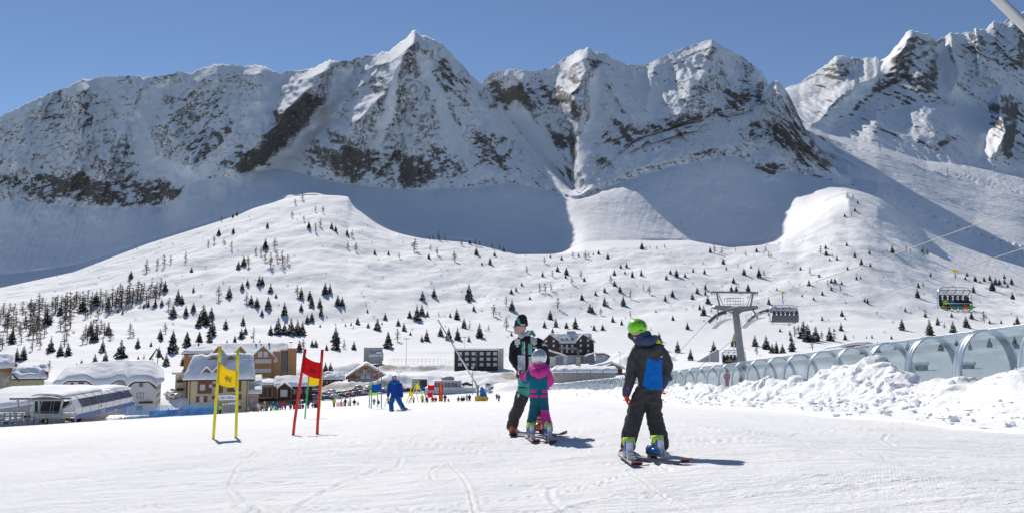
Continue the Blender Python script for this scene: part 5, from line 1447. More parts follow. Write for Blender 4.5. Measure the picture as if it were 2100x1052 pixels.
# ---- roofs near the tunnel mouth
s = Site('tunnel_station', 'long low shed with a thick pillow of snow at the lower end of the tunnel', 'shed', 1195, 250, 775)
s.blk('wall', 1135, 1262, 785, 765, .8, 9, M_CONC)
s.poly('strut', [(1128, 761), (1138, 773), (1142, 773), (1133, 761)], .2, .8, M_BEIGE)
for p in (1157, 1183, 1210, 1236): s.blk('post', p, p + 1.4, 772, 757, -.6, -.3, M_GALVD)
snow_slab(s.root, lambda u, v: (s.X(1132) + (s.X(1266) - s.X(1132)) * u, -.6 + 10 * v, s.Z(764) + .8 * math.sin(math.pi * v)), 1.15, 60, 14, 71, .2, er=.08)
s = Site('chalet', 'half buried timber chalet with broad snow roof behind the tunnel', 'chalet', 1250, 330, 762)
s.poly('gable_wall', [(1227, 757), (1278, 757), (1256, 745)], 0, .4, M_WOOD)
s.blk('wall', 1230, 1276, 768, 756, .3, 8, M_WOOD)
gable_front(s, s.root, 1205, 1282, 1252, 756, 744, -.8, 11, .9, 72, None)
for a in (1240, 1248, 1257, 1265): s.blk('window', a, a + 3, 757, 754, -.1, 0, M_CURT)
s.blk('chimney', 1253, 1256, 745, 740, 3, 4, M_BEIGE)
s = Site('hut', 'low hut with a long rounded snow roof just above the tunnel on the right', 'hut', 1745, 120, 708)
s.poly('wall', [(1722, 712), (1782, 712), (1782, 703.5), (1752, 703.5), (1724, 709)], 0, 5, M_WOOD)
snow_slab(s.root, lambda u, v: (s.X(1690) + (s.X(1800) - s.X(1690)) * u, -1 + 7 * v, s.Z(float(np.interp(u, [0, .3, .55, .8, 1], [713, 708, 703, 702, 706]))) - .25), .5, 30, 10, 73)
for px, lab in ((1889, 'small dark hut seen through the glass tunnel, left of two'), (1985, 'small dark hut seen through the glass tunnel, right of two')):
    s = Site('hut', lab, 'hut', px, 230, 758)
    s.blk('wall', px - 14, px + 14, 764, 748, 0, 4, M_WOODD)
    snow_slab(s.root, lambda u, v: (s.X(px - 17) + (s.X(px + 17) - s.X(px - 17)) * u, -.6 + 5.2 * v, s.Z(748) + .5 * math.sin(math.pi * v)), .6, 16, 8, 74)
    s.window(px - 5, px + 5, 757, 751, -.06)
s = Site('ramp', 'grey sloping station ramp just left of the lift tower foot', 'ramp', 1460, 130, 740)
s.poly('side_wall', [(1428, 742), (1475, 742), (1475, 718), (1473, 716)], 0, 6, M_GREYP)
s.blk('post', 1454, 1457, 742, 726, -.3, -.05, M_GREYW)

# ================================================================ LIFT STATION
s = Site('lift_shed', 'huge low shed with smooth snow covered roof at the left edge', 'shed', 60, 152, 868, face=0)
def wallx(u): return -60 + 230 * u
vs, fs = [], []
for i in range(25):
    u = i / 24
    px = -70 + 218 * u
    yt = float(np.interp(px, [-70, 0, 75, 130, 148], [836, 831, 820, 811, 806]))
    for b in (875, yt): vs.append((s.X(px), 1.5 * u * u, s.Z(b)))
    for b in (yt, 875): vs.append((s.X(px), 9, s.Z(b)))
for i in range(24):
    for j in range(4): fs.append((4 * i + j, 4 * i + (j + 1) % 4, 4 * i + 4 + (j + 1) % 4, 4 * i + 4 + j))
MB().add(vs, fs).build('wall', M_GREYP, s.root)
def rf3(u, v):
    px = -76 + (168 + 76) * u
    e = float(np.interp(px, [-76, 0, 75, 130, 150, 168], [836, 830.5, 819.5, 809.5, 805, 802]))
    t = float(np.interp(px, [-76, 0, 60, 130, 168], [803, 799.5, 799, 799.5, 801]))
    return (s.X(px) * (1 + .1 * v), -.6 + 17 * v, s.Z(e + (t - e) * (1 - (1 - v) ** 2.0)) - .75)
snow_slab(s.root, rf3, .95, 60, 20, 81, .08, name='roof_snow', er=.05)

ax = Vector((-77.4 + 72.9, 172 - 140, -13.66 + 12.9)).normalized()
st0 = Vector((-72.9, 140, -13.0))
station = thing('lift_station', 'white rounded chairlift station with dark window band and blue stripe at the left', 'lift station', st0, math.atan2(ax.y, ax.x) - math.pi / 2)
L = 32.3
def loft(secs, name, m, parent=station, closed=False, smooth=False):
    n = len(secs[0]); vs = [p for q in secs for p in q]; fs = []
    for i in range(len(secs) - 1):
        for j in range(n if closed else n - 1):
            fs.append((i * n + j, i * n + (j + 1) % n, (i + 1) * n + (j + 1) % n, (i + 1) * n + j))
    if closed: fs += [tuple(range(n)), tuple((len(secs) - 1) * n + j for j in range(n))]
    return MB().add(vs, fs).build(name, m, parent, smooth)
W = 6.8
body = [(0, .75), (.12, 1.5), (.15, 1.9), (-.55, 3.35), (-1.3, 3.95), (-2.6, 4.25), (-W / 2, 4.3), (-W + 2.6, 4.25), (-W + 1.3, 3.95), (-W + .55, 3.35), (-W - .15, 1.9), (-W, .75)]
def sec(y, k=1.0): return [Vector((x, y, z * k)) for x, z in body]
loft([sec(0), sec(3.0), sec(L * .5), sec(L - 3), [Vector((x * .9 - .3, L, .75 + (z - .75) * .75)) for x, z in body]], 'shell', M_GREYW, closed=True, smooth=False)
g0, g1 = Vector((.19, 0, 1.92)), Vector((-.50, 0, 3.32))
def wq(y, t, o=.03): 
    p = g0.lerp(g1, t); return Vector((p.x + o, y, p.z + o * .4))
nP = 7
for i in range(nP):
    ya, yb = 3.2 + (L - 4.6) * i / nP, 3.2 + (L - 4.6) * (i + 1) / nP - .14
    sl = 1.0 if i == 0 else 0
    q = [wq(ya + sl * .0, 0), wq(yb, 0), wq(yb - (1.2 if i == nP - 1 else 0), 1), wq(ya - sl * .4, 1)]
    MB().add([*q, *[p - Vector((.05, 0, .02)) for p in q]], [(0, 1, 2, 3), (4, 7, 6, 5), (0, 4, 5, 1), (1, 5, 6, 2), (2, 6, 7, 3), (3, 7, 4, 0)]).build('window', M_DARKG, station)
MB().add([(.02, -.6, .05), (.1, -.6, .8), (.1, L + .3, .8), (.02, L + .1, .05), (-.3, -.6, .05), (-.3, -.6, .8), (-.3, L, .8), (-.3, L, .05)], [(0, 3, 2, 1), (4, 5, 6, 7), (0, 1, 5, 4), (3, 7, 6, 2), (1, 2, 6, 5), (0, 4, 7, 3)]).build('blue_stripe', M_BLUES, station)
letters('PASSO', .8, M_SIGNW, station, (.13, 13.5, .42), (math.pi / 2, 0, math.pi / 2), name='lettering')
MB().add([(.17, 12, 1.25), (.17, 12.6, 1.25), (.17, 12.3, 1.85)], [(0, 1, 2)]).build('emblem', M_BLUES, station)
for i in range(8):
    y = 3.2 + (L - 4.6) * i / nP
    MB().tube([Vector((x + (.03 if j < 6 else -.03), y, z + .02)) for j, (x, z) in enumerate(body)], .035, 5).build('seam', mat('panel_seam', (.42, .45, .48), .6), station)
# front: hood, dark sheet painting the shade inside the opening, cheek
MB().bx(-W + .6, -.9, -.05, .02, .9, 3.2).build('mouth', mat('station_mouth_shade', (.035, .028, .035), .8, 0, .4, 1.5), station)
hood = [[Vector((x * s_ - (1 - s_) * W / 2, y, 2.9 + (z - 2.9) * (1.0 if y == 0 else .9))) for x, z in body[3:10]] for y, s_ in ((0, 1), (-3.2, 1.06))]
loft(hood, 'hood', M_GREYW)
MB().add([(.05, 0, .8), (-1.4, -1.5, .7), (-1.2, -1.6, 1.9), (-.1, 0, 3.0), (-.5, .2, .8), (-1.8, -1.4, .7), (-1.6, -1.5, 1.9), (-.7, .2, 3.0)], [(0, 1, 2, 3), (4, 7, 6, 5), (0, 4, 5, 1), (1, 5, 6, 2), (2, 6, 7, 3), (3, 7, 4, 0)]).build('cheek', M_GREYW, station)
MB().ball((-.9, -1.0, .5), (.7, .5, .6), 12, 8).build('mouth_guard', M_YEL, station, True)
MB().bx(-4.2, -2.6, 2, 24, -2.6, .75).build('pillar', M_CONC, station)
MB().add([(-.4, 5, .1), (-.6, 24, .1), (-2.5, 20, -2.4), (-2.5, 8, -2.4)], [(0, 1, 2, 3)]).build('underside', M_CONC, station)
snow_slab(station, lambda u, v: (-W + .9 + (W - 2.2) * u, -2.6 + (L * .62) * v, 4.05 + .22 * math.sin(math.pi * u)), .5, 14, 30, 83, .15)
# conveyor of tyres and steel frame in front of the station
s = Site('lift_gantry', 'steel gantry with long crossbeam over the tyre conveyor in front of the white station', 'gantry', 80, 137, 866, face=0)
MB().tube([(s.X(18), 0, s.Z(818.5)), (s.X(142), 0, s.Z(817.5))], .17, 8).build('crossbeam', mat('rusty_beam', (.20, .17, .17), .6, .3, .2, 2), s.root)
for a, b in ((34, 37), (77, 79), (126, 116)):
    MB().tube([(s.X(a), 0, s.Z(818)), (s.X(b), .2, s.Z(862))], .17, 8).build('leg', M_GALV, s.root)
for a, b in ((85, 76), (58, 52)): MB().tube([(s.X(a), 0, s.Z(819)), (s.X(b), .3, s.Z(846))], .07, 6).build('brace', M_GALV, s.root)
for a in (53, 59, 95, 101): MB().tube([(s.X(a), 1.2, s.Z(822)), (s.X(a - 3), 1.2, s.Z(848))], .03, 5).build('ladder_rail', M_GALV, s.root)
s = Site('tyre_conveyor', 'grey steel conveyor with a row of pale tyre wheels below the long gantry', 'conveyor', 80, 135, 866, face=0)
for b in (846, 850, 856): MB().bx(s.X(-20), s.X(150), -.2, .2, s.Z(b + .9), s.Z(b)).build('beam', M_GALV, s.root)
for p in range(-15, 156, 12): MB().bx(s.X(p), s.X(p + 1.2), -.25, .1, s.Z(872), s.Z(846)).build('post', M_GALVD, s.root)
for i in range(20):
    p = 76 + i * 4.0
    c = Vector((s.X(p), -.45, s.Z(850.5 + 2.2 * math.sin(i / 19 * math.pi))))
    MB().tube([c + Vector((.2 * math.cos(q), 0, .28 * math.sin(q))) for q in [2 * math.pi * j / 14 for j in range(14)]], .085, 6, closed=True).build('drive_wheel', mat('pale_tyre', (.55, .53, .48), .7), s.root, True)
rr = random.Random(3)
for i in range(26):
    p = rr.uniform(-15, 140); b = rr.uniform(848, 866)
    m_ = [M_GALV, M_GALVD, M_WOODD, M_GREYW, M_GALV, M_BLUES][i % 6]
    MB().bx(s.X(p), s.X(p + rr.uniform(3, 9)), -.1, rr.uniform(.3, 1.5), s.Z(b + rr.uniform(3, 8)), s.Z(b)).build('machinery_box', m_, s.root)
for p in (50, 94): MB().bx(s.X(p), s.X(p + 3), -.3, -.2, s.Z(864.5), s.Z(860.5)).build('warning_sign', M_YEL, s.root)
for b in (843, 846.5): MB().tube([(s.X(18), -.3, s.Z(b)), (s.X(150), -.3, s.Z(b))], .025, 5).build('hand_rail', M_GALV, s.root)

# ---- parked chairs under the far end of the station
for p, dd in ((237, 150), (262, 152)):
    c = copy_tree(chair_low)
    c.location = at(p, 838, dd) + Vector((0, 0, -.2)); c.rotation_euler = (0, 0, 1.0)
    c.scale = (.8, .8, .8)
    c['label'] = 'lift chair under the blue stripe of the white station, %s of two' % ('nearer' if p < 250 else 'farther')
# ---- safety nets, arch and turnstiles
def net_mat(name, col, a):
    m = bpy.data.materials.new(name); m.use_nodes = True
    nt = m.node_tree; nt.nodes.clear()
    out = nd(nt, 'OutputMaterial'); tr = nd(nt, 'BsdfTransparent'); df = nd(nt, 'BsdfDiffuse'); df.inputs[0].default_value = (*col, 1)
    mx = nd(nt, 'MixShader'); tc = nd(nt, 'TexCoord')
    nt.links.new(mk_range(nt, mk_noise(nt, tc.outputs['Object'], .5, 4, .6), .3, .7, a - .2, a + .2), mx.inputs[0])
    nt.links.new(tr.outputs[0], mx.inputs[1]); nt.links.new(df.outputs[0], mx.inputs[2]); nt.links.new(mx.outputs[0], out.inputs[0])
    return m
M_NET = net_mat('blue_safety_net', (.16, .42, .74), .5)
M_NETD = net_mat('dense_blue_screen', (.01, .15, .42), .92)
M_POSTB = mat('blue_post', (.03, .17, .42), .5)
def net(label, pts, h, m, name='safety_net', sag=.1, cat='net'):
    """pts: (photo x, depth)"""
    P = []
    for px, dd in pts:
        x = ray(px, 845)[0] * dd
        P.append(Vector((x, dd, ground(x, dd))))
    t = thing(name, label, cat, P[0])
    vs, fs = [], []
    for p in P:
        q = p - P[0]
        vs += [q + Vector((0, 0, .05)), q + Vector((0, 0, h))]
        MB().cyl(q + Vector((0, .03, -.3)), q + Vector((0, .03, h + .08)), .035, 6).build('post', M_POSTB, t)
    for i in range(len(P) - 1): fs.append((2 * i, 2 * i + 2, 2 * i + 3, 2 * i + 1))
    MB().add(vs, fs).build('mesh_sheet', m, t)
    return t
net('pale blue safety net in front of the white station, nearest the piste', [(256, 118), (288, 119), (320, 120), (352, 121), (382, 122), (412, 123), (440, 124)], 1.75, M_NET)
net('dark blue screen fence below the cream hotel', [(306, 150), (335, 150), (362, 150), (390, 150), (420, 150), (446, 150)], 1.25, M_NETD, 'screen_fence', cat='fence')
d = 127.0
c = at(465, 850, d); c.z = ground(c.x, d)
k = d / FPX
arch_ = thing('entry_arch', 'blue posted lift entry arch with white banner, behind the yellow gate', 'arch', c, .33)
for sx in (-1, 1): MB().bx(sx * 19 * k - .16, sx * 19 * k + .16, -.2, .2, -.2, 2.55).build('post', M_BLUES, arch_, bevel=.03)
MB().bx(-19.5 * k, 19.5 * k, -.16, .16, 2.05, 2.75).build('banner', M_SIGNW, arch_)
letters('SKI  AREA', .42, M_BLUES, arch_, (0, -.18, 2.4), name='lettering')
for i in range(5):
    x = -12 + i * 5.2
    p = c + Vector((x * k, .9 + .1 * i, 0)); p.z = ground(p.x, p.y)
    t = thing('turnstile', ['leftmost grey turnstile in the row under the blue arch', 'second grey turnstile from the left under the blue arch', 'middle grey turnstile in the row under the blue arch', 'second grey turnstile from the right under the blue arch', 'rightmost grey turnstile in the row under the blue arch'][i], 'turnstile', p, .33, 'turnstiles under the arch')
    MB().box((0, 0, .85), (.26, .5, 1.3)).build('cabinet', mat('turnstile_grey', (.32, .33, .35), .5, .3), t, bevel=.04)
    MB().box((0, 0, .1), (.3, .55, .25)).cyl((.1, -.2, .9), (.38, -.2, .8), .02, 6).build('barrier', M_GALV, t)

# ---- finish building with blue glazing, box trailer
s = Site('finish_building', 'low white parapet building with blue glazed pavilion behind the red finish banner', 'building', 925, 262, 812)
s.blk('wall', 872, 976, 816, 795, 0, 8, M_GREYW)
s.blk('counter', 872, 952, 806, 803, -.3, -.02, M_WFR)
for a, b in ((878, 884), (888, 902), (918, 936), (938, 948)): s.window(a, b, 811, 806, -.05, M_PANE, M_GREYP, 1)
s.blk('door', 943, 946, 813, 803, -.1, -.02, M_WOODD)
for r_, w_ in ((803.2, 17), (805.6, 15)):
    for i in range(8): s.blk('sign_stroke', 953 + i * w_ / 8, 953 + (i + .62) * w_ / 8, r_ + 1.0, r_, -.06, -.02, M_GREYP)
s.blk('pavilion', 892, 944, 795.2, 782, 1.2, 8, M_CONC)
s.blk('pavilion', 944, 946, 795.2, 781, .8, 8, M_CONC)
for a, b in ((891, 903), (912, 923), (925, 939)): s.window(a, b, 794, 784, 1.1, mat('deep_blue_glass', (.02, .03, .14), .1, spec=.8), M_GREYW, 1)
snow_slab(s.root, lambda u, v: (s.X(888) + (s.X(946) - s.X(888)) * u, .6 + 7.5 * v, s.Z(782)), .3, 20, 8, 85)
snow_slab(s.root, lambda u, v: (s.X(873) + (s.X(976) - s.X(873)) * u, -.2 + 1.3 * v, s.Z(795)), .22, 30, 6, 86)
MB().ball((s.X(918), 4, s.Z(778)), (2.2, 1.5, .9), 14, 8).build('roof_dome', M_GREYP, s.root, True)
s = Site('box_trailer', 'dark box trailer with open side standing left of the finish building', 'trailer', 860, 280, 800)
s.blk('body', 845, 876, 796, 777, 0, 3, M_GREYP)
s.blk('open_side_shade', 861, 875, 793, 779, -.06, 0, M_BLACKW)  # black sheet on the closed body paints the shade inside the opening
s.blk('snow_cover', 845, 876, 777, 776, -.1, 3.1, M_RSNOW)
for p in (851, 870): MB().cyl((s.X(p), -.1, s.Z(799)), (s.X(p), .2, s.Z(799)), .5, 12).build('wheel', M_RUB, s.root)

# ---- light masts
def mast(label, px, py0, py1, d, heads=4, wdt=7, cat='floodlight mast', snow=False):
    a = at(px, py0, d); a.z = ground(a.x, d)
    H = at(px, py1, d).z - a.z
    t = thing('light_mast', label, cat, a)
    MB().tube([(0, 0, -.3), (0, 0, H)], [.12, .07], 8).build('pole', M_GALVD, t, True)
    k = d / FPX
    MB().tube([(-wdt / 2 * k, 0, H), (wdt / 2 * k, 0, H)], .05, 6).build('crossbar', M_GALVD, t)
    for i in range(heads):
        x = (-wdt / 2 + wdt * i / max(1, heads - 1)) * k
        MB().box((x, -.15, H + .1), (.45, .35, .5), M=Matrix.Rotation(R(25), 4, 'X')).build('lamp_head', M_GALVD, t)
    return t
mast('floodlight mast with four lamps in front of the glazed chalet hall', 776, 795, 724.5, 322, 4, 8)
mast('tall thin floodlight mast on the snow field right of the grey block', 833, 736, 694, 425, 4, 8)
mast('floodlight mast with short lamps left of the black clad block', 953, 716, 691, 470, 4, 7)
mast('short two headed street lamp right of the skier in blue', 818, 790, 762, 300, 2, 7, 'street lamp')
mast('thin lamp mast beside the slanting snow lance foot', 969, 800, 754, 250, 2, 3, 'street lamp')
mast('curved street lamp right of the white low building', 1272, 752, 722, 380, 1, 4, 'street lamp')
mast('roof top aerial lamp behind the ochre hotel', 596, 730, 701, 300, 3, 4, 'street lamp')
# ---- stake fence on the snow field
f_ = thing('stake_fence', 'row of thin wired stakes across the snow left of the black block', 'fence', at(865, 730, 428))
P = []
for i in range(17):
    px = 800 + i * 8.1
    x = ray(px, 730)[0] * 428
    p = Vector((x, 428, ground(x, 428))) - f_.location
    P.append(p)
    MB().cyl(p + Vector((0, 0, -.2)), p + Vector((0, 0, 2.6)), .05, 5).build('stake', M_GALVD, f_)
MB().tube([p + Vector((0, 0, 2.3)) for p in P], .02, 4).tube([p + Vector((0, 0, 1.2)) for p in P], .02, 4).build('wire', M_GALVD, f_)
# ---- pink fence strip
f_ = net('faded pink fence strip on the far piste among the skiers', [(690, 163), (698, 163), (706, 163)], 1.0, net_mat('faded_pink_mesh', (.6, .25, .2), .7), 'fence_strip', cat='fence')
# ================================================================ TREES
M_NEED = mat('spruce_needles', (0.050, 0.058, 0.040), 0.85, 0, 0.35, 1.5)
M_NEEDB = mat('spruce_needles_brownish', (0.080, 0.066, 0.048), 0.85, 0, 0.35, 1.5)
M_BARK = mat('spruce_bark', (0.075, 0.055, 0.045), 0.9)
M_TWIG = mat('bare_larch_twigs', (0.115, 0.080, 0.062), 0.9)
def spruce_mesh(seed):
    r = random.Random(seed)
    c = MB()
    n = 15
    for i in range(n):
        t = i / (n - 1)
        z = 0.07 + 0.89 * t
        rad = (0.235 * (1 - t) ** 0.85 + 0.012) * r.uniform(.75, 1.12)
        k = 9 if t < .6 else 6
        for j in range(k):
            a = 2 * math.pi * (j + r.random()) / k
            L = rad * r.uniform(.6, 1.2)
            dz = -L * r.uniform(.25, .6)
            w_ = L * .30
            ca, sa = math.cos(a), math.sin(a)
            b = Vector((0, 0, z))
            mid = Vector((ca * L * .55, sa * L * .55, z + dz * .35)); tip = Vector((ca * L, sa * L, z + dz))
            s = Vector((-sa, ca, 0)) * w_
            up = Vector((0, 0, .018))
            c.add([b + up, mid + s, tip, mid - s, mid + up * 1.6], [(0, 1, 4), (1, 2, 4), (2, 3, 4), (3, 0, 4)], 2 if r.random() < .11 else 0)
            for q in (-1, 1):      # hanging side twigs
                p = mid + s * q * .9
                c.add([mid + up, p + Vector((ca * L * .2, sa * L * .2, dz * .5 - .012)), p + Vector((ca * L * .05, sa * L * .05, -L * .42))], [(0, 1, 2)])
    t = MB().tube([(0, 0, -.03), (0, 0, .5), (0, 0, .99)], [.022, .014, .003], 6)
    return c, t
def larch_mesh(seed):
    r = random.Random(seed)
    c = MB()
    lean = Vector((r.uniform(-.05, .05), r.uniform(-.05, .05), 0))
    for i in range(44):
        t = r.uniform(.14, .97)
        L = (.22 * (1 - t) ** .7 + .02) * r.uniform(.6, 1.15)
        a = r.uniform(0, 2 * math.pi)
        b = lean * t + Vector((0, 0, t))
        e = b + Vector((math.cos(a) * L, math.sin(a) * L, L * r.uniform(-.25, .3)))
        c.tube([b, e], [.012, .006], 3, cap=False)
        for q in range(4):
            f = b.lerp(e, r.uniform(.25, 1))
            c.tube([f, f + Vector((r.uniform(-1, 1), r.uniform(-1, 1), r.uniform(-.9, .6))) * L * .45], [.0085, .005], 3, cap=False)
    t = MB().tube([(0, 0, -.03), lean * .5 + Vector((0, 0, .5)), lean + Vector((0, 0, 1))], [.022, .014, .004], 6)
    return c, t
SPR = [spruce_mesh(11 + i) for i in range(5)]
LAR = [larch_mesh(31 + i) for i in range(5)]
def premesh(lst, mats, base):
    out = []
    for i, (c, t) in enumerate(lst):
        mc = c.mesh(base + '_crown', False); [mc.materials.append(q) for q in (mats[i % len(mats)], M_BARK, M_RSNOW)]
        mt = t.mesh(base + '_trunk', False); mt.materials.append(M_BARK)
        w_ = MB(); w_.add(c.v, c.f, 0); w_.m = list(c.m); w_.add(t.v, t.f, 1)
        mw = w_.mesh(base, False); [mw.materials.append(q) for q in (mats[i % len(mats)], M_BARK, M_RSNOW)]
        out.append((mc, mt, mw))
    return out
SPM = premesh(SPR, [M_NEED, M_NEED, M_NEEDB, M_NEED, M_NEEDB], 'spruce')
LAM = premesh(LAR, [M_TWIG], 'larch')
def T(ox, oy, sc, txt):
    out = []
    for w_ in txt.split():
        l = w_.endswith('l')
        x, y, h = (float(q) for q in w_.rstrip('l').split(','))
        out.append((ox + x / sc, oy + y / sc, h / sc, l))
    return out
TREES = T(0, 350, 3, '1458,275,25 1433,288,25 1346,400,50 1435,388,40 1645,350,35 1900,355,50 1282,465,40l 1633,485,70 1467,605,55 1500,585,65 1595,705,65 1613,700,55 1490,730,50 1523,705,40 1665,745,50 1698,780,30 1853,785,75 1830,770,70l 1905,790,60 1918,840,70 2000,760,75 2030,750,60 2078,830,70 1967,840,65 1975,890,60 1750,888,85 1650,850,80 1580,838,65 1545,820,60 1612,890,45 1853,860,50 1410,780,75 1345,785,80l 1515,810,70l 1890,935,50 1918,925,60 1970,960,20 1710,1005,110 1750,1005,80 1790,1010,110 1830,1010,100 1860,1010,90 1665,1010,65 1388,970,65 1495,950,60 1485,1030,65 1510,1005,50 1300,905,70 1250,930,110 1220,965,70 1270,950,80 1305,1015,115 1065,900,85 1143,890,65 1190,865,60 1095,805,80 1118,820,60 1015,740,70 990,735,75l 958,815,110l 915,800,80l 1035,850,75l 885,845,30 912,838,35 955,838,50 995,830,45 1178,625,35 1190,745,35 805,665,55 900,625,80l 965,600,65l 1010,590,75l 1050,570,50l 1143,550,50l 590,830,95 508,865,90 690,835,120l 738,770,80l 780,815,110l 430,890,150l 475,820,80l 540,810,80l 370,890,75 340,880,110l 290,945,100 350,860,100l 320,850,80l 240,840,90l 260,850,80l 215,855,70l 180,860,70l 140,890,90l 80,900,90l 60,880,70l 20,900,90l 30,980,100l 75,1050,90 185,1010,120l 245,1050,80l 120,1000,80l 555,1010,90 600,1030,90l 640,1020,90l 665,1010,80 525,1030,90l 590,1020,110l 750,850,70l 725,870,30 755,880,30 605,910,70l 800,1020,85l 820,1025,50l 985,1030,60 1020,1000,70l 1065,1050,75 1150,1050,65 1225,1050,65 1445,1050,40 1560,1045,70l 2065,1050,95 1815,210,40l 1860,180,50l 1800,295,50l 1870,310,40l 1940,255,40l 1985,265,50l 1970,345,50l 1940,380,60l 2040,360,45 2065,375,40 1365,310,35l 1320,445,50l 1380,460,45l 1425,480,50l 1570,515,50l 1605,520,50l 1690,480,70l 1665,590,90l 1630,560,60l 1705,560,60l 1740,580,90l 1770,570,60l 1530,590,70l 415,840,100l 455,850,90l 490,840,90l 560,820,80l 620,800,80l 650,810,80l 665,840,70 715,800,90l 5,940,90l 55,960,80l 100,950,90l 150,960,100l 210,940,80l 230,980,90l 290,890,80l 400,1000,60l 410,1040,70l 620,990,80l 570,990,80l')
TREES += T(0, 680, 4.375, '110,110,110 150,260,120 210,250,130 290,170,110l 455,180,130 540,215,110 610,215,115 920,180,120 945,280,110 850,300,110 1085,235,170 1235,145,100 1355,130,50 1445,80,90 1425,220,90 1490,300,110 1550,190,190 1680,135,130 1790,110,110 1880,110,110 1640,300,90 685,325,50 732,295,50 580,130,110l 440,350,100l 1240,250,40 1290,250,50l 2035,130,60 1190,50,90l 20,150,130l 60,90,110l 180,40,90l 330,120,90l 360,150,80l 740,110,120l 780,100,110l 830,90,120 860,90,110 260,60,90l 990,70,100l')
TREES += T(360, 680, 4.375, '105,130,120 215,110,100 315,105,120 460,130,70 530,115,80 700,90,80l 755,118,50 1110,180,110 1150,170,110l 1225,135,70 1258,135,70 1440,160,160 1355,165,60 1600,160,80 1510,155,90l 1905,145,150 1345,360,90 1390,360,90')
TREES += T(700, 350, 3, '35,400,45 65,410,50l 40,480,50l 90,500,60l 205,515,35 290,520,30 355,540,40l 445,500,85l 550,490,35l 590,520,50l 538,540,35 700,560,70l 830,520,50 915,575,45 943,525,30 865,580,20 600,420,60l 640,430,40l 790,450,30 825,460,45l 850,465,35l 740,460,40l 975,480,40l 1000,490,30 540,415,25l 565,415,30l 930,470,35l 1250,570,40l 1238,650,35 1330,620,40 1300,655,45l 1385,640,50 1380,660,30 1420,700,45l 1475,660,50l 1495,680,30 1285,535,20 1355,550,30 1460,530,25 1425,535,40l 1500,540,50l 1520,530,35l 1550,520,20 1583,515,30 1640,545,40 1850,485,50 1875,485,25l 1900,485,25l 1940,485,25l 1990,480,30l 1755,595,35 1720,600,30 1680,645,40 1680,710,40 1660,690,50l 1790,655,45 1845,645,40 2025,635,35 2062,655,55 2000,670,35 1715,745,45 1745,635,25 1860,740,40l 1895,760,55l 2038,775,50 1993,800,40 1735,830,65 1780,790,60l 1620,830,60 1640,840,40l 1530,870,55 1545,870,40 1600,890,50l 1285,915,65 1320,960,60 1385,970,45 1440,970,75 1300,1000,40 1250,965,45 1330,850,70l 1220,750,60l 1255,750,60l 1290,740,50l 1140,630,50l 1015,830,60l 1050,860,70 1160,790,25 1045,755,35 1075,740,30 1110,705,25 935,895,80l 975,890,25l 785,790,100 785,810,50 815,860,40 570,775,60 500,795,60 465,920,100 495,890,70 420,905,50 530,895,40 600,895,30l 670,900,30 710,915,70 755,965,65 850,1025,90 715,1040,80 905,985,40l 790,975,40l 1015,980,85l 1047,1015,30 610,1015,60 660,1040,80 525,1045,75 495,1050,40 270,915,45 160,870,25 100,945,50 165,965,35 222,980,75 350,955,50 385,985,55 5,830,60 290,1050,60 345,1050,80l 425,1010,25 60,950,20 25,955,20 250,945,20 785,1050,40 2040,920,35 1725,950,40 1670,930,40 1780,905,45l 1555,980,40 1608,980,40 1955,1050,60 1935,870,20 1480,795,45 1565,765,30 1620,745,35 1690,710,30')
TREES += T(1400, 350, 3, '170,505,40 195,510,60l 240,510,40l 250,575,40 325,495,25l 390,525,35l 455,500,30 510,500,40l 530,535,40l 545,535,30l 125,572,15 340,600,30l 378,640,45 420,600,25 470,655,65 500,650,40l 268,610,25 15,655,30 65,625,30 135,635,35 313,690,40 140,730,40 140,765,35 90,755,45 60,790,40 155,815,50 130,890,65 105,855,40 175,875,35l 330,745,45 403,740,50 300,740,40 30,975,45 530,820,45 540,870,30 580,735,20 655,950,20 530,890,20 725,610,25 785,640,45l 840,655,25 880,480,30 883,520,40 848,510,50l 950,550,30 905,555,20 920,530,25l 1060,535,40 1100,580,45 1155,590,25 1150,515,30 1010,465,30 1290,505,50 1260,500,20l 1380,500,40l 1400,505,30l 1480,525,60l 1510,520,40l 998,285,25 1060,250,25 1078,205,25 1015,175,45l 1050,175,30l 1040,280,25l 1015,610,25 1070,670,30 1095,665,20 915,690,35 937,690,35 978,700,25 895,710,40l 970,745,50l 915,735,30 778,705,40 860,765,30 735,775,20 807,795,25 858,920,30 980,895,40 1000,915,20 975,985,55 1000,1040,45 1120,805,25 1138,815,35 1005,815,15 1195,890,30l 1445,780,60 1450,720,40 1480,720,40l 1370,865,30 1493,900,35 1525,650,25 1350,980,75 1520,1010,100 1570,950,55 1610,970,40l 1665,995,75 1655,900,30 1745,965,75 1778,910,45 1855,930,70l 1890,940,30 1960,940,25 2060,945,60 2040,950,25 1790,750,50 1750,650,30 1740,670,25 1800,680,40 1830,690,20 1855,680,35 1890,675,40 1905,740,70 1925,700,50 1950,700,40 1980,695,40 2000,715,30 2025,700,45 1980,665,30 2030,790,50 745,1030,110 820,1045,90 905,1045,90 690,1020,70l 715,1005,60l 770,1050,110 930,1050,80l 860,1040,60l 660,1010,30 600,990,25 1130,1030,15 1165,1030,25 1285,1035,25 1050,1030,20l 665,1045,40')
TREES += T(1360, 520, 2.838, '85,575,70 160,620,70 295,580,75 535,540,70 545,590,60l 600,555,80 635,580,60 660,580,75 695,580,60 750,570,95 870,560,60l 415,540,80')
TREES += T(980, 620, 2.769, '1030,270,100 1135,285,70 1340,290,75 1212,330,65 1455,260,80')
TREES += [(1863, 722, 24, False), (1838, 716, 18, False), (2030, 712, 22, False), (1990, 718, 18, False), (2082, 714, 26, False), (1930, 719, 22, False), (1962, 708, 15, False), (1768, 728, 18, False), (1800, 722, 22, False)]
rl = random.Random(42)
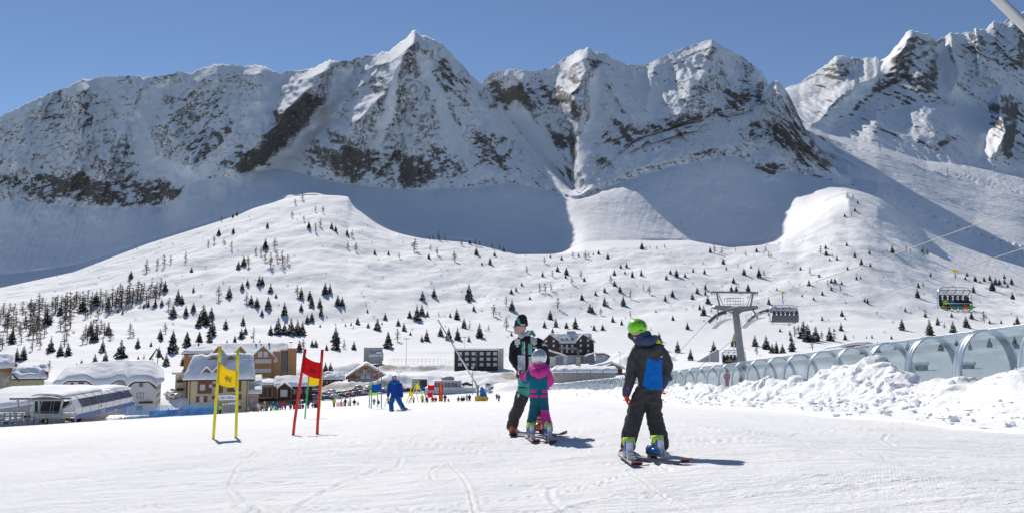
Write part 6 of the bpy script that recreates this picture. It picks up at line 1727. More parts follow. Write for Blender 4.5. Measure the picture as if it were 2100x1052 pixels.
for k in range(85):
    x = rl.uniform(-10, 330); y = 652 - .16 * x + rl.uniform(-6, 70) * (1 - x / 420)
    TREES.append((x, y, rl.uniform(20, 36), True))
ded = []
for t in TREES:
    if all((t[0] - q[0]) ** 2 + (t[1] - q[1]) ** 2 > 20 for q in ded): ded.append(t)
TREES = ded
BANDS = [(722, 'at the slope foot'), (672, 'low on the slope'), (615, 'on the middle slope'), (560, 'on the upper slope'), (0, 'near the crest')]
COLS_ = [(110, 'above the left edge houses'), (250, 'above the white house'), (345, 'above the church'), (450, 'above the cream hotel'), (540, 'above the ochre hotel'), (640, 'left above the chalet hall'), (745, 'above the chalet hall'), (840, 'above the grey block'), (930, 'above the finish building'), (1040, 'above the black block'), (1130, 'above the instructor'), (1230, 'above the dark brown hotel'), (1320, 'left of the green helmet'), (1420, 'right of the green helmet'), (1480, 'left of the lift tower'), (1580, 'behind the lift tower'), (1660, 'behind the empty chair'), (1760, 'right of the empty chair'), (1880, 'left of the full chair'), (1990, 'behind the full chair'), (9999, 'right of the full chair')]
def tree_key(px, py, h, l):
    b = next(n for y, n in BANDS if py >= y)
    c = next(n for x, n in COLS_ if px < x)
    sz = 'tall' if h > 26 else ('medium' if h > 16 else ('small' if h > 9 else 'tiny'))
    return '%s %s %s %s' % (sz, 'bare larch' if l else 'green spruce', b, c)
groups_ = {}
for t in TREES: groups_.setdefault(tree_key(*t), []).append(t)
ORD = ['leftmost', 'second from left', 'third from left', 'fourth from left', 'fifth from left', 'sixth from left', 'seventh from left', 'eighth from left', 'ninth from left', 'tenth from left', 'eleventh from left', 'twelfth from left']
tr_ = random.Random(99)
spruces = sorted([t for t in TREES if not t[3]], key=lambda t: -t[2])
indiv = set(spruces[:297]) | set(t for t in TREES if t[3])
rest = MB()
for key, lst in groups_.items():
    lst = sorted(lst)
    for i, (px, py, h, l) in enumerate(lst):
        lab = key
        if len(lst) > 1:
            lab = '%s, %s' % (key, 'rightmost' if i == len(lst) - 1 else (ORD[i] if i < 12 else ORD[len(lst) - 1 - i].replace('left', 'right')))
        p = ground_at(px, py, 380, 1420)
        hm = max(1.2, h * p.y / FPX) * 1.02
        v = tr_.randrange(5)
        mc, mt, mw = (LAM if l else SPM)[v]
        rz = tr_.uniform(0, 6.28)
        wd = hm * tr_.uniform(1.0, 1.35) * (1.3 if not l else 1.2)
        if (px, py, h, l) not in indiv:
            c, t = SPR[v]
            for q in (c, t): rest.add([(Vector((a[0] * wd, a[1] * wd, a[2] * hm)) + p) for a in q.v], q.f, 0 if q is c else 1)
            continue
        nm, grp = ('larch', 'bare larches on the hillside') if l else ('spruce', 'spruces on the hillside')
        if h >= 18:
            o = thing(nm, lab, nm + ' tree', p, rz, grp)
            for n_, me in (('crown', mc), ('trunk', mt)):
                c = bpy.data.objects.new(n_, me); COL.objects.link(c); c.parent = o
        else:
            o = bpy.data.objects.new(nm, mw); COL.objects.link(o)
            o.location = p; o.rotation_euler = (0, 0, rz)
            tag(o, lab, nm + ' tree', grp)
        o.scale = (wd, wd, hm)
if rest.v:
    link_mesh('spruce_saplings', rest.mesh('spruce_saplings', False), [M_NEED, M_BARK])
    tag(bpy.data.objects['spruce_saplings'], 'tiniest spruces dotted over the far slope', 'saplings', None, 'stuff')
# scrub: bare twigs sticking out of the snow
sc = MB()
def scrub_at(p, s):
    for k in range(7):
        a = tr_.uniform(0, 6.28)
        e = p + Vector((math.cos(a), math.sin(a), tr_.uniform(.5, 1.6))) * s * tr_.uniform(.4, 1)
        sc.tube([p - Vector((0, 0, .2)), e], [.07, .03], 3, cap=False)
        for q in range(2):
            f = p.lerp(e, tr_.uniform(.4, .9)); sc.tube([f, f + Vector((tr_.uniform(-1, 1), tr_.uniform(-1, 1), tr_.uniform(-.2, 1))) * s * .5], [.04, .02], 3, cap=False)
for k in range(330):
    px = tr_.uniform(60, 2090); 
    crest_y = float(np.interp(px, [0, 300, 640, 800, 1060, 1250, 1500, 1740, 1900, 2100], [590, 501, 402, 476, 522, 508, 508, 402, 516, 588]))
    py = crest_y + 3 + (tr_.random() ** 1.5) * (690 - crest_y)
    scrub_at(ground_at(px, py, 420, 1420), tr_.uniform(.9, 2.2))
def any_at(px, py, dmin, dmax):
    tx, tz = ray(px, py)
    j = min(max(int(round(np.interp(tx, cols, np.arange(NC)))), 0), NC - 1)
    dd, zz = D[:, j], Z[:, j]
    ok = np.where((dd > dmin) & (dd < dmax) & (zz >= tz * dd))[0]
    i = ok[0] if len(ok) else int(np.argmin(np.abs(dd - dmax)))
    return Vector((tx * dd[i], dd[i], zz[i]))
for k in range(150):
    px = tr_.uniform(1790, 2100)
    py = float(np.interp(px, [1790, 1900, 2000, 2100], [410, 475, 510, 540])) + tr_.uniform(-50, 40)
    scrub_at(any_at(px, py, 1230, 2300), tr_.uniform(1.5, 3.6))
o = link_mesh('scrub', sc.mesh('scrub', False), M_TWIG)
tag(o, 'bare twiggy scrub sticking out of the snow on the slopes', 'scrub', None, 'stuff')
# far lift pylons and marker discs on the upper right piste
for lab, px, py, h in (('thin lattice pylon on the upper right slope, left of the two', 1805, 311, 18), ('thin lattice pylon on the upper right slope, right of the two', 1944, 366, 20)):
    p = any_at(px, py, 1900, 3300); H = h * p.y / FPX
    t = thing('lattice_pylon', lab, 'pylon', p, 0, 'lattice pylons on the far piste')
    m = MB()
    for sx in (-1, 1):
        for sy in (-1, 1): m.tube([(sx * 1.6, sy * 1.6, -1), (sx * .5, sy * .5, H)], .22, 4)
    for i in range(7):
        z = H * i / 7; w_ = 1.6 - 1.1 * i / 7; m.tube([(-w_, -w_, z), (w_, -w_, z + H / 7)], .14, 4)
    m.build('lattice', M_GALVD, t)
    MB().tube([(-2, 0, H), (2, 0, H)], .3, 5).build('crossarm', M_GALVD, t)
for lab, px, py, h in (('small far chairlift trestle beside the bright piste, upper of the two', 1745, 318, 9), ('small far chairlift trestle beside the bright piste, lower of the two', 1875, 371, 10)):
    p = any_at(px, py, 1900, 3300); H = h * p.y / FPX
    t = thing('lift_trestle', lab, 'lift trestle', p, 0, 'far lift trestles')
    m = MB()
    for sx in (-1, 1): m.tube([(sx * 3, 0, -1), (sx * 2, 0, H)], .45, 5)
    m.build('legs', M_GALVD, t)
    MB().box((0, 0, H + .6), (13, 2.5, 1.2)).build('roof_beam', mat('far_green_paint', (.10, .22, .20), .6), t)
# ================================================================ PEOPLE
def remesh(mb, voxel, smooth=2, name='body'):
    me = mb.mesh(name + '_raw', False)
    o = bpy.data.objects.new(name + '_raw', me); COL.objects.link(o)
    r = o.modifiers.new('r', 'REMESH'); r.mode = 'VOXEL'; r.voxel_size = voxel
    if smooth:
        s = o.modifiers.new('s', 'SMOOTH'); s.factor = 0.5; s.iterations = smooth
    dg = bpy.context.evaluated_depsgraph_get()
    me2 = bpy.data.meshes.new_from_object(o.evaluated_get(dg))
    bpy.data.objects.remove(o)
    me2.name = name
    return me2
def crease(me, amp, sc, seed=0, stretch=(1, 1, 1)):
    n = len(me.vertices)
    co = np.empty(n * 3, dtype=np.float32); me.vertices.foreach_get('co', co); co = co.reshape(-1, 3)
    no = np.empty(n * 3, dtype=np.float32); me.vertex_normals.foreach_get('vector', no); no = no.reshape(-1, 3)
    x, y, z = (co[:, i] / sc * stretch[i] for i in range(3))
    v = ridged(x + .6 * z + seed * 3.1, z * 1.3 - .4 * x + y * .7, 3, seed) - .6 + .5 * fbm(x * .6 - y + seed, z * .8 + y * .5, 2, seed + 5)
    co += no * (v * amp)[:, None]
    me.vertices.foreach_set('co', co.ravel()); me.update()
def paint_faces(me, rules):
    """rules: list of (material slot, test(center, normal)); the last true one wins"""
    for p in me.polygons:
        c, n_ = p.center, p.normal
        k = 0
        for mi, f in rules:
            if f(c, n_): k = mi
        p.material_index = k
def loftv(mb, secs, n=18, mi=0):
    """stack of ellipses: (x, y, z, rx, ry)"""
    vs, fs = [], []
    for x, y, z, rx, ry in secs:
        for j in range(n):
            q = 2 * math.pi * j / n
            vs.append((x + rx * math.cos(q), y + ry * math.sin(q), z))
    k = len(secs)
    for i in range(k - 1):
        for j in range(n): fs.append((i * n + j, i * n + (j + 1) % n, (i + 1) * n + (j + 1) % n, (i + 1) * n + j))
    fs.append(tuple(range(n - 1, -1, -1))); fs.append(tuple((k - 1) * n + j for j in range(n)))
    return mb.add(vs, fs, mi)
def gar(name, mb, voxel, mats, parent, amp=.006, sc=.06, seed=1, smooth=2, rules=None, stretch=(1, 1, 1)):
    me = remesh(mb, voxel, smooth, name)
    if amp: crease(me, amp, sc, seed, stretch)
    mats = mats if isinstance(mats, (list, tuple)) else [mats]
    if rules: paint_faces(me, rules)
    o = link_mesh(name, me, None, parent, True)
    me.materials.clear()
    for m in mats: me.materials.append(m)
    if rules: paint_faces(me, rules)
    me.polygons.foreach_set('use_smooth', [True] * len(me.polygons))
    return o
def cloth_mat(name, col, nz=.10): return mat(name, col, .78, 0, nz, 14, .25, 180, .3)
M_SKIN = mat('skin', (.55, .33, .25), .6)
C_GREY = cloth_mat('charcoal_ski_cloth', (.060, .057, .057)); C_BLUE = cloth_mat('bright_blue_cloth', (.0, .16, .58)); C_NAVY = cloth_mat('slate_navy_fleece', (.055, .075, .15))
C_LIME = cloth_mat('lime_lining', (.56, .72, .02)); C_BLK = cloth_mat('black_softshell', (.018, .017, .018)); C_WHT = cloth_mat('white_ski_cloth', (.66, .68, .70))
C_MINT = cloth_mat('mint_ski_cloth', (.10, .45, .36)); C_TEAL = cloth_mat('dark_teal_cloth', (.01, .115, .16)); C_TEALB = cloth_mat('teal_cloth', (.0, .16, .25)); C_PINK = cloth_mat('hot_pink_cloth', (.72, .045, .33))
C_REDG = cloth_mat('red_orange_glove', (.75, .06, .03)); C_TAN = cloth_mat('tan_leather_glove', (.30, .18, .10)); C_ROYAL = cloth_mat('royal_blue_cloth', (.006, .05, .30)); C_AZUR = cloth_mat('azure_cloth', (.0, .12, .36))
P_LIMEH = mat('lime_helmet_shell', (.22, .68, .01), .22, 0, .04, 6, spec=.5, coat=.5); P_BLKP = mat('black_plastic', (.02, .02, .022), .4)
P_CHROME = mat('silver_helmet_shell', (.62, .66, .70), .18, .55, .06, 9, coat=.4); P_WHITEP = mat('white_plastic', (.72, .73, .74), .35, spec=.5); P_BLUEP = mat('blue_boot_plastic', (.015, .12, .36), .35)
P_LIMEP = mat('lime_boot_cuff', (.50, .75, .04), .5); P_ORANGE = mat('orange_boot_plastic', (.70, .14, .03), .35); P_REDP = mat('red_ski_paint', (.50, .04, .03), .3); P_METAL = mat('binding_metal', (.40, .40, .41), .35, .7)
P_LENS = mat('blue_mirror_lens', (.02, .12, .55), .06, .4); P_HAIR = mat('brown_hair', (.09, .05, .03), .8)

class Fig:
    """a person built from photo points: p(px, py, dy) gives metres from the feet; dy > 0 is away from the camera"""
    def __init__(self, px, py, d, label):
        self.px, self.py, self.d = px, py, d
        tx = ray(px, py)[0]
        self.o = Vector((tx * d, d, ground(tx * d, d)))
        self.s = d / FPX
    def p(self, px, py, dy=0.0):
        k = 1 + dy / self.d
        return Vector(((px - self.px) * self.s * k + self.o.x * (dy / self.d), dy, (self.py - py) * self.s * k + (self.o.z) * (dy / self.d)))
    def tube(self, mb, pts, rs, n=12):
        q = [self.p(*a) for a in pts]
        mb.tube(q, rs, n)
        for c, r in zip(q, rs): mb.ball(c, r * .98, 10, 8)
        return mb
    def body(self, mb, label, cat='person'):
        me = remesh(mb, .016, 2, 'person')
        o = link_mesh('person', me, None, None, True)
        me.materials.clear(); me.materials.append(M_SKIN)
        o.location = self.o
        return tag(o, label, cat)
def hand(mb, wrist, tip_dir, side, size, curl=.6):
    """palm, four unequal bent fingers and a thumb from the side"""
    t = tip_dir.normalized(); s = side.normalized(); n_ = t.cross(s).normalized()
    pal = wrist + t * size * .28
    M_ = Matrix((s, n_, t)).transposed().to_4x4()
    mb.ball(pal, (size * .24, size * .13, size * .32), 10, 8, M=M_)
    for i, (q, L) in enumerate(((-.165, .44), (-.055, .50), (.055, .47), (.165, .37))):
        a = wrist + t * size * .5 + s * size * q
        b = a + (t * math.cos(curl * .6) + n_ * math.sin(curl * .6)) * L * size * .45
        c = b + (t * math.cos(curl * 1.5) + n_ * math.sin(curl * 1.5)) * L * size * .35
        e = c + (t * math.cos(curl * 2.3) + n_ * math.sin(curl * 2.3)) * L * size * .25
        mb.tube([a, b, c, e], [size * .062, size * .06, size * .055, size * .045], 7)
        mb.ball(e, size * .047, 6, 5)
    a = wrist + t * size * .18 - s * size * .2
    b = a + (t * .7 - s * .65 + n_ * .2).normalized() * size * .24
    c = b + (t * .9 - s * .1 + n_ * .5).normalized() * size * .2
    mb.tube([a, b, c], [size * .08, size * .072, size * .06], 7); mb.ball(c, size * .06, 6, 5)
    return mb
def ski(label, toe, tail, wdt=.085, top=P_WHITEP, tip=P_REDP, group='skis in the foreground', rise=.055):
    """one ski lying on the snow from tail to toe (world x, y)"""
    a, b = Vector((tail[0], tail[1], ground(*tail) + .012)), Vector((toe[0], toe[1], ground(*toe) + .012))
    t = thing('ski', label, 'ski', a.lerp(b, .42), 0, group)
    c0 = Vector(t.location)
    L = (b - a).length; u = (b - a).normalized(); s = Vector((-u.y, u.x, 0)).normalized(); up = Vector((0, 0, 1))
    n = 24
    vs = []; 
    for i in range(n + 1):
        q = i / n
        w_ = wdt * (.5 + .12 * abs(2 * q - 1) ** 2)
        if q > .9: w_ *= math.sqrt(max(.02, 1 - ((q - .9) / .1) ** 2))
        z = .006 + (rise * ((q - .86) / .14) ** 2 if q > .86 else 0) + (.03 * ((.05 - q) / .05) if q < .05 else 0)
        p = a + u * L * q + up * z - c0
        vs += [p - s * w_, p + s * w_, p + s * w_ + up * .016, p - s * w_ + up * .016]
    fs = []
    for i in range(n):
        for j in range(4): fs.append((4 * i + j, 4 * i + (j + 1) % 4, 4 * i + 4 + (j + 1) % 4, 4 * i + 4 + j))
    fs += [(0, 1, 2, 3), (4 * n + 3, 4 * n + 2, 4 * n + 1, 4 * n)]
    o = MB().add(vs, fs).build('deck', [top, tip, P_BLKP], t)
    for p in o.data.polygons:
        i = p.index // 4
        p.material_index = 1 if (i > n * .93) else (2 if p.index % 4 != 2 else 0)
    M_ = Matrix((s, u, up)).transposed().to_4x4()
    for q, nm in ((.60, 'toe_binding'), (.36, 'heel_binding')):
        MB().box(a + u * L * q + up * .045 - c0, (.07, .09, .045), M=M_).box(a + u * L * q + up * .075 - c0, (.05, .05, .03), M=M_).build(nm, P_METAL if nm[0] == 'h' else P_BLKP, t)
    return t
def boot(f, parent, heel, fwd, h, m_shell, m_cuff, m_back, k=1.0):
    """ski boot: heel point (metres from the feet), direction of the toe"""
    u = fwd.normalized(); up = Vector((0, 0, 1)); s = Vector((-u.y, u.x, 0)); 
    M_ = Matrix((s, u, up)).transposed().to_4x4()
    b = MB()
    b.box(heel + u * .11 * k + up * .045 * k, (.088 * k, .27 * k, .07 * k), M=M_)
    b.ball(heel + u * .19 * k + up * .075 * k, (.048 * k, .075 * k, .048 * k), 10, 8, M=M_)
    b.tube([heel + u * .05 * k + up * .06 * k, heel + u * .055 * k + up * .16 * k, heel + u * .085 * k + up * h], [.050 * k, .052 * k, .058 * k], 12)
    o = gar('boot', b, .011, [m_shell, m_back, P_BLKP], parent, 0, smooth=1)
    hl = heel
    paint_faces(o.data, [(1, lambda c, n_: (c - hl).dot(u) < .035 * k and abs((c - hl).dot(s)) < .034 * k), (2, lambda c, n_: (c - hl).z < .03 * k)])
    q = MB().tube([heel + u * .08 * k + up * (h - .03), heel + u * .085 * k + up * (h + .04)], [.061 * k, .064 * k], 12)
    q.build('boot_cuff', m_cuff, parent, True)
    for z, y in ((.09, .17), (.13, .12), (.19, .135)):
        MB().box(heel + u * y * k + up * z * k, (.10 * k, .02 * k, .016 * k), M=M_).build('boot_buckle', P_METAL, parent)
    return o

# ---- boy in the lime helmet, seen from behind
f = Fig(1325, 950, 9.05, '')
P = f.p
zoff = 0.035
bd_ = MB()
f.tube(bd_, [(1315, 832), (1309, 856), (1301, 880, -.01), (1293, 915)], [.06, .05, .045, .04]); f.tube(bd_, [(1342, 832), (1342, 858, .02), (1344, 880, .02), (1354, 915)], [.06, .05, .045, .04])
loftv(bd_, [(*P(1331, 836), .10, .08), (*P(1334, 805), .10, .085), (*P(1334, 765), .11, .085), (*P(1333, 738), .125, .08), (*P(1330, 722), .06, .055), (*P(1320, 708), .05, .055)])
f.tube(bd_, [(1313, 739), (1302, 758), (1298.5, 778, .02), (1293, 806)], [.045, .04, .035, .03]); f.tube(bd_, [(1352, 739), (1366, 753), (1372, 768, .02), (1365, 792, .01)], [.045, .04, .035, .03])
hc = P(1312, 696)
bd_.ball(hc, (.082, .095, .115), 16, 12).ball(hc + Vector((-.05, .085, -.05)), (.02, .02, .025), 8, 6).ball(hc + Vector((-.03, .07, -.085)), (.05, .04, .035), 8, 6)
boy = f.body(bd_, 'child in lime helmet and charcoal jacket with bright blue back panel, seen from behind')
j = MB()
loftv(j, [(*P(1337, 816), .128, .115), (*P(1337, 810), .135, .12), (*P(1336, 790), .132, .115), (*P(1335, 765), .137, .115), (*P(1334, 748), .150, .112), (*P(1332, 734), .150, .10), (*P(1330, 724), .10, .085), (*P(1327, 715), .075, .08)], 28)
f.tube(j, [(1312, 738), (1302, 758, .0), (1298.5, 778, .02), (1295, 797), (1292.5, 810)], [.078, .070, .064, .058, .050])
f.tube(j, [(1353, 737), (1366, 753, .0), (1372, 768, .02), (1368, 782, .02), (1364, 793, .01)], [.078, .070, .066, .056, .05])
f.tube(j, [(1313, 728, .02), (1322, 737, -.075), (1338, 741, -.10), (1350, 734, -.07), (1352, 726, 0)], [.045, .05, .055, .05, .04])
def in_panel(c, n_):
    px = f.px + c.x / f.s; py = f.py - c.z / f.s
    if c.y > -.03: return False
    t = (py - 752) / (817 - 752)
    if t < 0 or py > 815.2: return False
    l_ = 1328 + (1316 - 1328) * t; r_ = 1360 + (1359 - 1360) * t
    v = 752 + 6.5 * (1 - abs(px - 1346) / 16)
    return l_ < px < r_ and py > v
gar('jacket', j, .0095, [C_GREY, C_BLUE], boy, .013, .085, 3, 2, [(1, in_panel)])
hd = MB()
f.tube(hd, [(1308, 716, .04), (1316, 719, -.06), (1330, 718, -.10), (1343, 716, -.06), (1348, 712, .03)], [.035, .05, .06, .055, .04])
f.tube(hd, [(1308, 706, .0), (1318, 708, -.06), (1328, 706, -.05), (1332, 704, .03)], [.04, .045, .045, .04])
gar('hood', hd, .010, [C_NAVY], boy, .008, .05, 5)
yl = MB(); f.tube(yl, [(1338, 720, -.09), (1347, 717, -.06), (1356, 720, -.01)], [.03, .036, .02]); f.tube(yl, [(1309, 721, .0), (1313, 724, -.05)], [.012, .014])
gar('hood_lining', yl, .009, [C_LIME], boy, .003, .05, 6)
MB().box(P(1356, 749.5) + Vector((0, -.108, 0)), (.016, .006, .010)).ball(P(1357.5, 748.3) + Vector((0, -.108, 0)), (.006, .004, .006), 8, 6).build('jacket_emblem', P_WHITEP, boy)
tr = MB()
loftv(tr, [(*P(1330, 842), .145, .115), (*P(1331, 825), .150, .12), (*P(1333, 808), .138, .11)], 28)
f.tube(tr, [(1314, 836), (1308, 856), (1300, 880, -.01), (1294, 902), (1290, 925)], [.096, .092, .090, .090, .088])
f.tube(tr, [(1342, 836), (1342, 858, .02), (1345, 880, .02), (1351, 902), (1357, 924)], [.094, .088, .088, .088, .086])
gar('trousers', tr, .0095, [C_GREY], boy, .017, .085, 7, 2, stretch=(1, 1, .8))
hm = MB()
hm.ball(P(1311.7, 690.5) + Vector((0, 0, 0)), (.108, .128, .098), 26, 18)
hb = hm.mesh('helmet')
bm = bmesh.new(); bm.from_mesh(hb)
zc = P(1311.7, 700.5).z
for v in bm.verts:
    if v.co.z < zc + .02 * math.sin(6 * v.co.x): v.co.z = zc + (v.co.z - zc) * .15
bm.to_mesh(hb); bm.free()
hb.materials.append(P_LIMEH)
ho = link_mesh('helmet', hb, None, boy, True)
pd = MB(); f.tube(pd, [(1300, 706, .02), (1303, 712, .03)], [.05, .03]); pd.ball(P(1314, 706), (.085, .09, .04), 14, 8)
gar('helmet_padding', pd, .01, [P_BLKP], boy, 0)
for a, b, c, e, yy in ((1321, 679, 1324, 691, -.10), (1312, 697, 1319, 696, -.122), (1311, 681, 1317, 680, -.112)):
    q0, q1 = P(a, b) , P(c, e)
    ctr = P(1311.7, 690.5)
    def onh(p):
        dx, dz = (p.x - ctr.x) / .109, (p.z - ctr.z) / .099
        return Vector((p.x, ctr.y - .129 * math.sqrt(max(0, 1 - dx * dx - dz * dz)), p.z))
    pts = [onh(q0.lerp(q1, t / 5)) for t in range(6)]
    MB().tube(pts, .0055, 6).build('helmet_vent', P_BLKP, boy)
gl = MB()
f.tube(gl, [(1292, 805), (1289, 815), (1287, 824)], [.052, .055, .046])
gar('glove_cuff', gl, .009, [C_NAVY], boy, .004, .05, 9)
h1 = hand(MB(), P(1287, 821), Vector((.05, .0, -1)), Vector((0, 1, 0)), .185, .75)
gar('glove', h1, .006, [C_REDG, C_BLK], boy, 0, smooth=1, rules=[(1, lambda c, n_: n_.x > .2 and c.z < P(0, 822).z)])
gl = MB()
f.tube(gl, [(1367, 790, .01), (1364, 799, .01), (1361, 808, .0)], [.055, .052, .045]); f.tube(gl, [(1371, 790, .0), (1377, 793, -.01)], [.04, .03])
gar('glove_cuff', gl, .009, [C_NAVY], boy, .004, .05, 10)
h1 = hand(MB(), P(1360, 806, .02), Vector((-.12, .02, -1)), Vector((0, 1, 0)), .13, .9)
gar('glove', h1, .006, [C_REDG], boy, 0, smooth=1)
MB().ball(P(1288.5, 812) + Vector((0, -.055, 0)), (.015, .008, .014), 8, 6).build('glove_strap', C_REDG, boy, True)
def gxy(px, py):
    q = ground_at(px, py, dmin=4, dmax=60); return q
b1 = gxy(1292, 952) - f.o; b2 = gxy(1358, 949) - f.o
boot(f, boy, b1 + Vector((0, 0, .05)), Vector((.02, 1, 0)), .165, P_BLUEP, P_LIMEP, P_WHITEP, .98)
boot(f, boy, b2 + Vector((0, 0, .05)), Vector((-.40, 1, 0)), .165, P_BLUEP, P_LIMEP, P_WHITEP, .98)
def ski_dir(c, u, fr, bk): u = u.normalized(); return (c.x + u.x * fr, c.y + u.y * fr), (c.x - u.x * bk, c.y - u.y * bk)
w1, w2 = b1 + f.o, b2 + f.o
a, b = ski_dir(w1, Vector((.02, 1, 0)), .75, .55); ski('white ski with red tip under the left boot of the child in lime helmet', a, b)
a, b = ski_dir(w2, Vector((-.26, 1, 0)), .75, .55); ski('white ski with red tip under the right boot of the child in lime helmet', a, b)

# ---- ski instructor facing left
f = Fig(1085, 893, 13.0, '')
P = f.p
bd_ = MB()
f.tube(bd_, [(1077, 795, -.02), (1071, 815, -.05), (1063, 838, -.08), (1052, 870, -.03)], [.08, .07, .055, .045]); f.tube(bd_, [(1094, 795, .05), (1099, 820, .05), (1104, 845, .06), (1111, 872, .05)], [.08, .07, .055, .045])
loftv(bd_, [(*P(1085, 795), .12, .09), (*P(1084, 760), .13, .10), (*P(1082, 725), .14, .10), (*P(1080, 708), .13, .085), (*P(1074, 696), .07, .07), (*P(1070, 688), .055, .06)])
f.tube(bd_, [(1061, 711), (1054.5, 724), (1054, 740, -.04), (1066, 760, -.14)], [.055, .05, .045, .035]); f.tube(bd_, [(1103, 710), (1114, 724), (1118, 740, .02), (1118, 762, -.05)], [.055, .05, .045, .035])
hc = P(1068, 674)
bd_.ball(hc, (.095, .082, .115), 18, 14).ball(hc + Vector((-.045, -.01, -.07)), (.055, .055, .05), 12, 8)
bd_.ball(hc + Vector((-.10, -.012, -.022)), (.022, .016, .020), 8, 6).tube([hc + Vector((-.088, -.012, .01)), hc + Vector((-.108, -.012, -.02))], [.012, .016], 8)
bd_.ball(hc + Vector((-.088, -.012, -.062)), (.016, .026, .008), 8, 6).ball(hc + Vector((-.086, -.012, -.076)), (.016, .024, .009), 8, 6).ball(hc + Vector((-.075, -.012, -.105)), (.025, .028, .02), 8, 6)
bd_.ball(hc + Vector((.02, -.082, -.02)), (.018, .010, .03), 8, 6)
me_ = remesh(bd_, .010, 1, 'person')
ins = link_mesh('person', me_, None, None, True); me_.materials.clear(); me_.materials.append(M_SKIN); ins.location = f.o
tag(ins, 'ski instructor in black, white and mint jacket and black beanie, looking left', 'person')
cp = MB(); cp.ball(hc + Vector((.012, .0, .055)), (.105, .095, .088), 20, 14); cp.ball(hc + Vector((.02, 0, .115)), (.085, .08, .075), 16, 12); cp.tube([hc + Vector((.012, 0, .0)), hc + Vector((.012, 0, .04))], [.104, .107], 20)
bz = hc.copy()
def stripe(c, n_):
    return abs((c.x - bz.x) + .35 * (c.z - bz.z) - .0) < .016 and c.z > bz.z + .03 and c.y < bz.y + .06
def stripe2(c, n_): return abs((c.x - bz.x) + .35 * (c.z - bz.z) + .024) < .006 and c.z > bz.z + .03
gar('beanie', cp, .008, [C_BLK, C_MINT, P_WHITEP], ins, .003, .03, 4, 2, [(1, stripe), (1, stripe2), (2, lambda c, n_: abs(c.z - bz.z - .02) < .010 and -.01 < c.x - bz.x < .075 and c.y < bz.y and math.sin(c.x * 260) > -.2)])
MB().ball(hc + Vector((-.085, -.045, .002)), (.02, .036, .024), 12, 8).ball(hc + Vector((-.087, .03, .002)), (.02, .03, .024), 10, 8).tube([hc + Vector((-.07, -.075, .008)), hc + Vector((.015, -.088, .004))], .006, 6).build('sunglasses', P_LENS, ins, True)
nk = MB(); f.tube(nk, [(1066, 692, -.03), (1072, 698, -.07), (1080, 694, -.05), (1084, 686, .0), (1078, 690, .05)], [.035, .04, .04, .035, .035]); nk.ball(P(1074, 694), (.075, .075, .06), 12, 8)
gar('neck_gaiter', nk, .011, [C_WHT], ins, .006, .05, 8)
j = MB()
loftv(j, [(*P(1083, 779), .175, .14), (*P(1083, 772), .180, .145), (*P(1083, 750), .175, .14), (*P(1082, 728), .195, .145), (*P(1081, 712), .205, .135), (*P(1080, 702), .175, .115), (*P(1078, 694), .10, .09)], 28)
f.tube(j, [(1060, 710), (1054.5, 724), (1054, 740, -.04), (1060, 752, -.10), (1066, 761, -.15)], [.092, .082, .076, .066, .055])
f.tube(j, [(1104, 709), (1114, 724), (1118, 740, .02), (1119, 752, -.02), (1118, 764, -.05)], [.092, .084, .078, .070, .060])
def px_(c): return f.px + c.x / f.s
def py_(c): return f.py - c.z / f.s
fr = lambda c: c.y < -.02
def box_(x0, x1, y0, y1): return lambda c, n_: fr(c) and x0 < px_(c) < x1 and y0 < py_(c) < y1
gar('jacket', j, .011, [C_BLK, C_WHT, C_MINT], ins, .015, .10, 11, 2,
    [(1, box_(1056, 1067, 700, 711)), (1, box_(1062, 1078, 733, 771)), (1, box_(1084, 1096, 736, 771)), (2, box_(1070.5, 1075, 705, 731)), (1, box_(1075, 1076.5, 705, 731)), (1, box_(1088, 1101, 691, 711)), (2, box_(1083, 1089, 708, 731)), (1, box_(1089, 1090.5, 706, 731)), (0, box_(1077.5, 1083, 690, 772)), (1, lambda c, n_: 709 < py_(c) < 714 and px_(c) > 1112)])
ln = MB(); f.tube(ln, [(1086, 690, .06), (1091, 686, .05), (1096, 692, .02)], [.03, .035, .028]); gar('hood', ln, .01, [C_MINT], ins, .005, .04, 12)
MB().tube([P(1061, 713) + Vector((.02 * math.cos(q), -.205, .02 * math.sin(q))) for q in [2 * math.pi * i / 14 for i in range(14)]], .003, 5, closed=True).tube([P(1061, 713) + Vector((0, -.205, .02)), P(1061, 713) + Vector((0, -.205, 0)), P(1061, 713) + Vector((.017, -.205, -.011))], .003, 4).tube([P(1061, 713) + Vector((0, -.205, 0)), P(1061, 713) + Vector((-.017, -.205, -.011))], .003, 4).build('jacket_emblem', P_WHITEP, ins)
MB().cyl(P(1095, 709) + Vector((0, -.135, 0)), P(1095, 709) + Vector((0, -.158, 0)), .032, 16).build('badge', mat('gold_badge', (.55, .42, .18), .4, .5), ins)
MB().box(P(1096, 717.5) + Vector((0, -.145, 0)), (.07, .012, .026)).build('badge', mat('pale_blue_badge', (.35, .55, .65), .6), ins)
tr = MB()
loftv(tr, [(*P(1085, 805), .16, .13), (*P(1084, 785), .165, .135), (*P(1083, 770), .155, .125)], 26)
f.tube(tr, [(1077, 795, -.02), (1071, 815, -.05), (1063, 838, -.08), (1055, 858, -.05), (1051, 876, -.03)], [.115, .105, .092, .090, .088])
f.tube(tr, [(1094, 795, .05), (1099, 820, .05), (1104, 845, .06), (1110, 868, .05), (1112, 880, .05)], [.112, .10, .088, .084, .08])
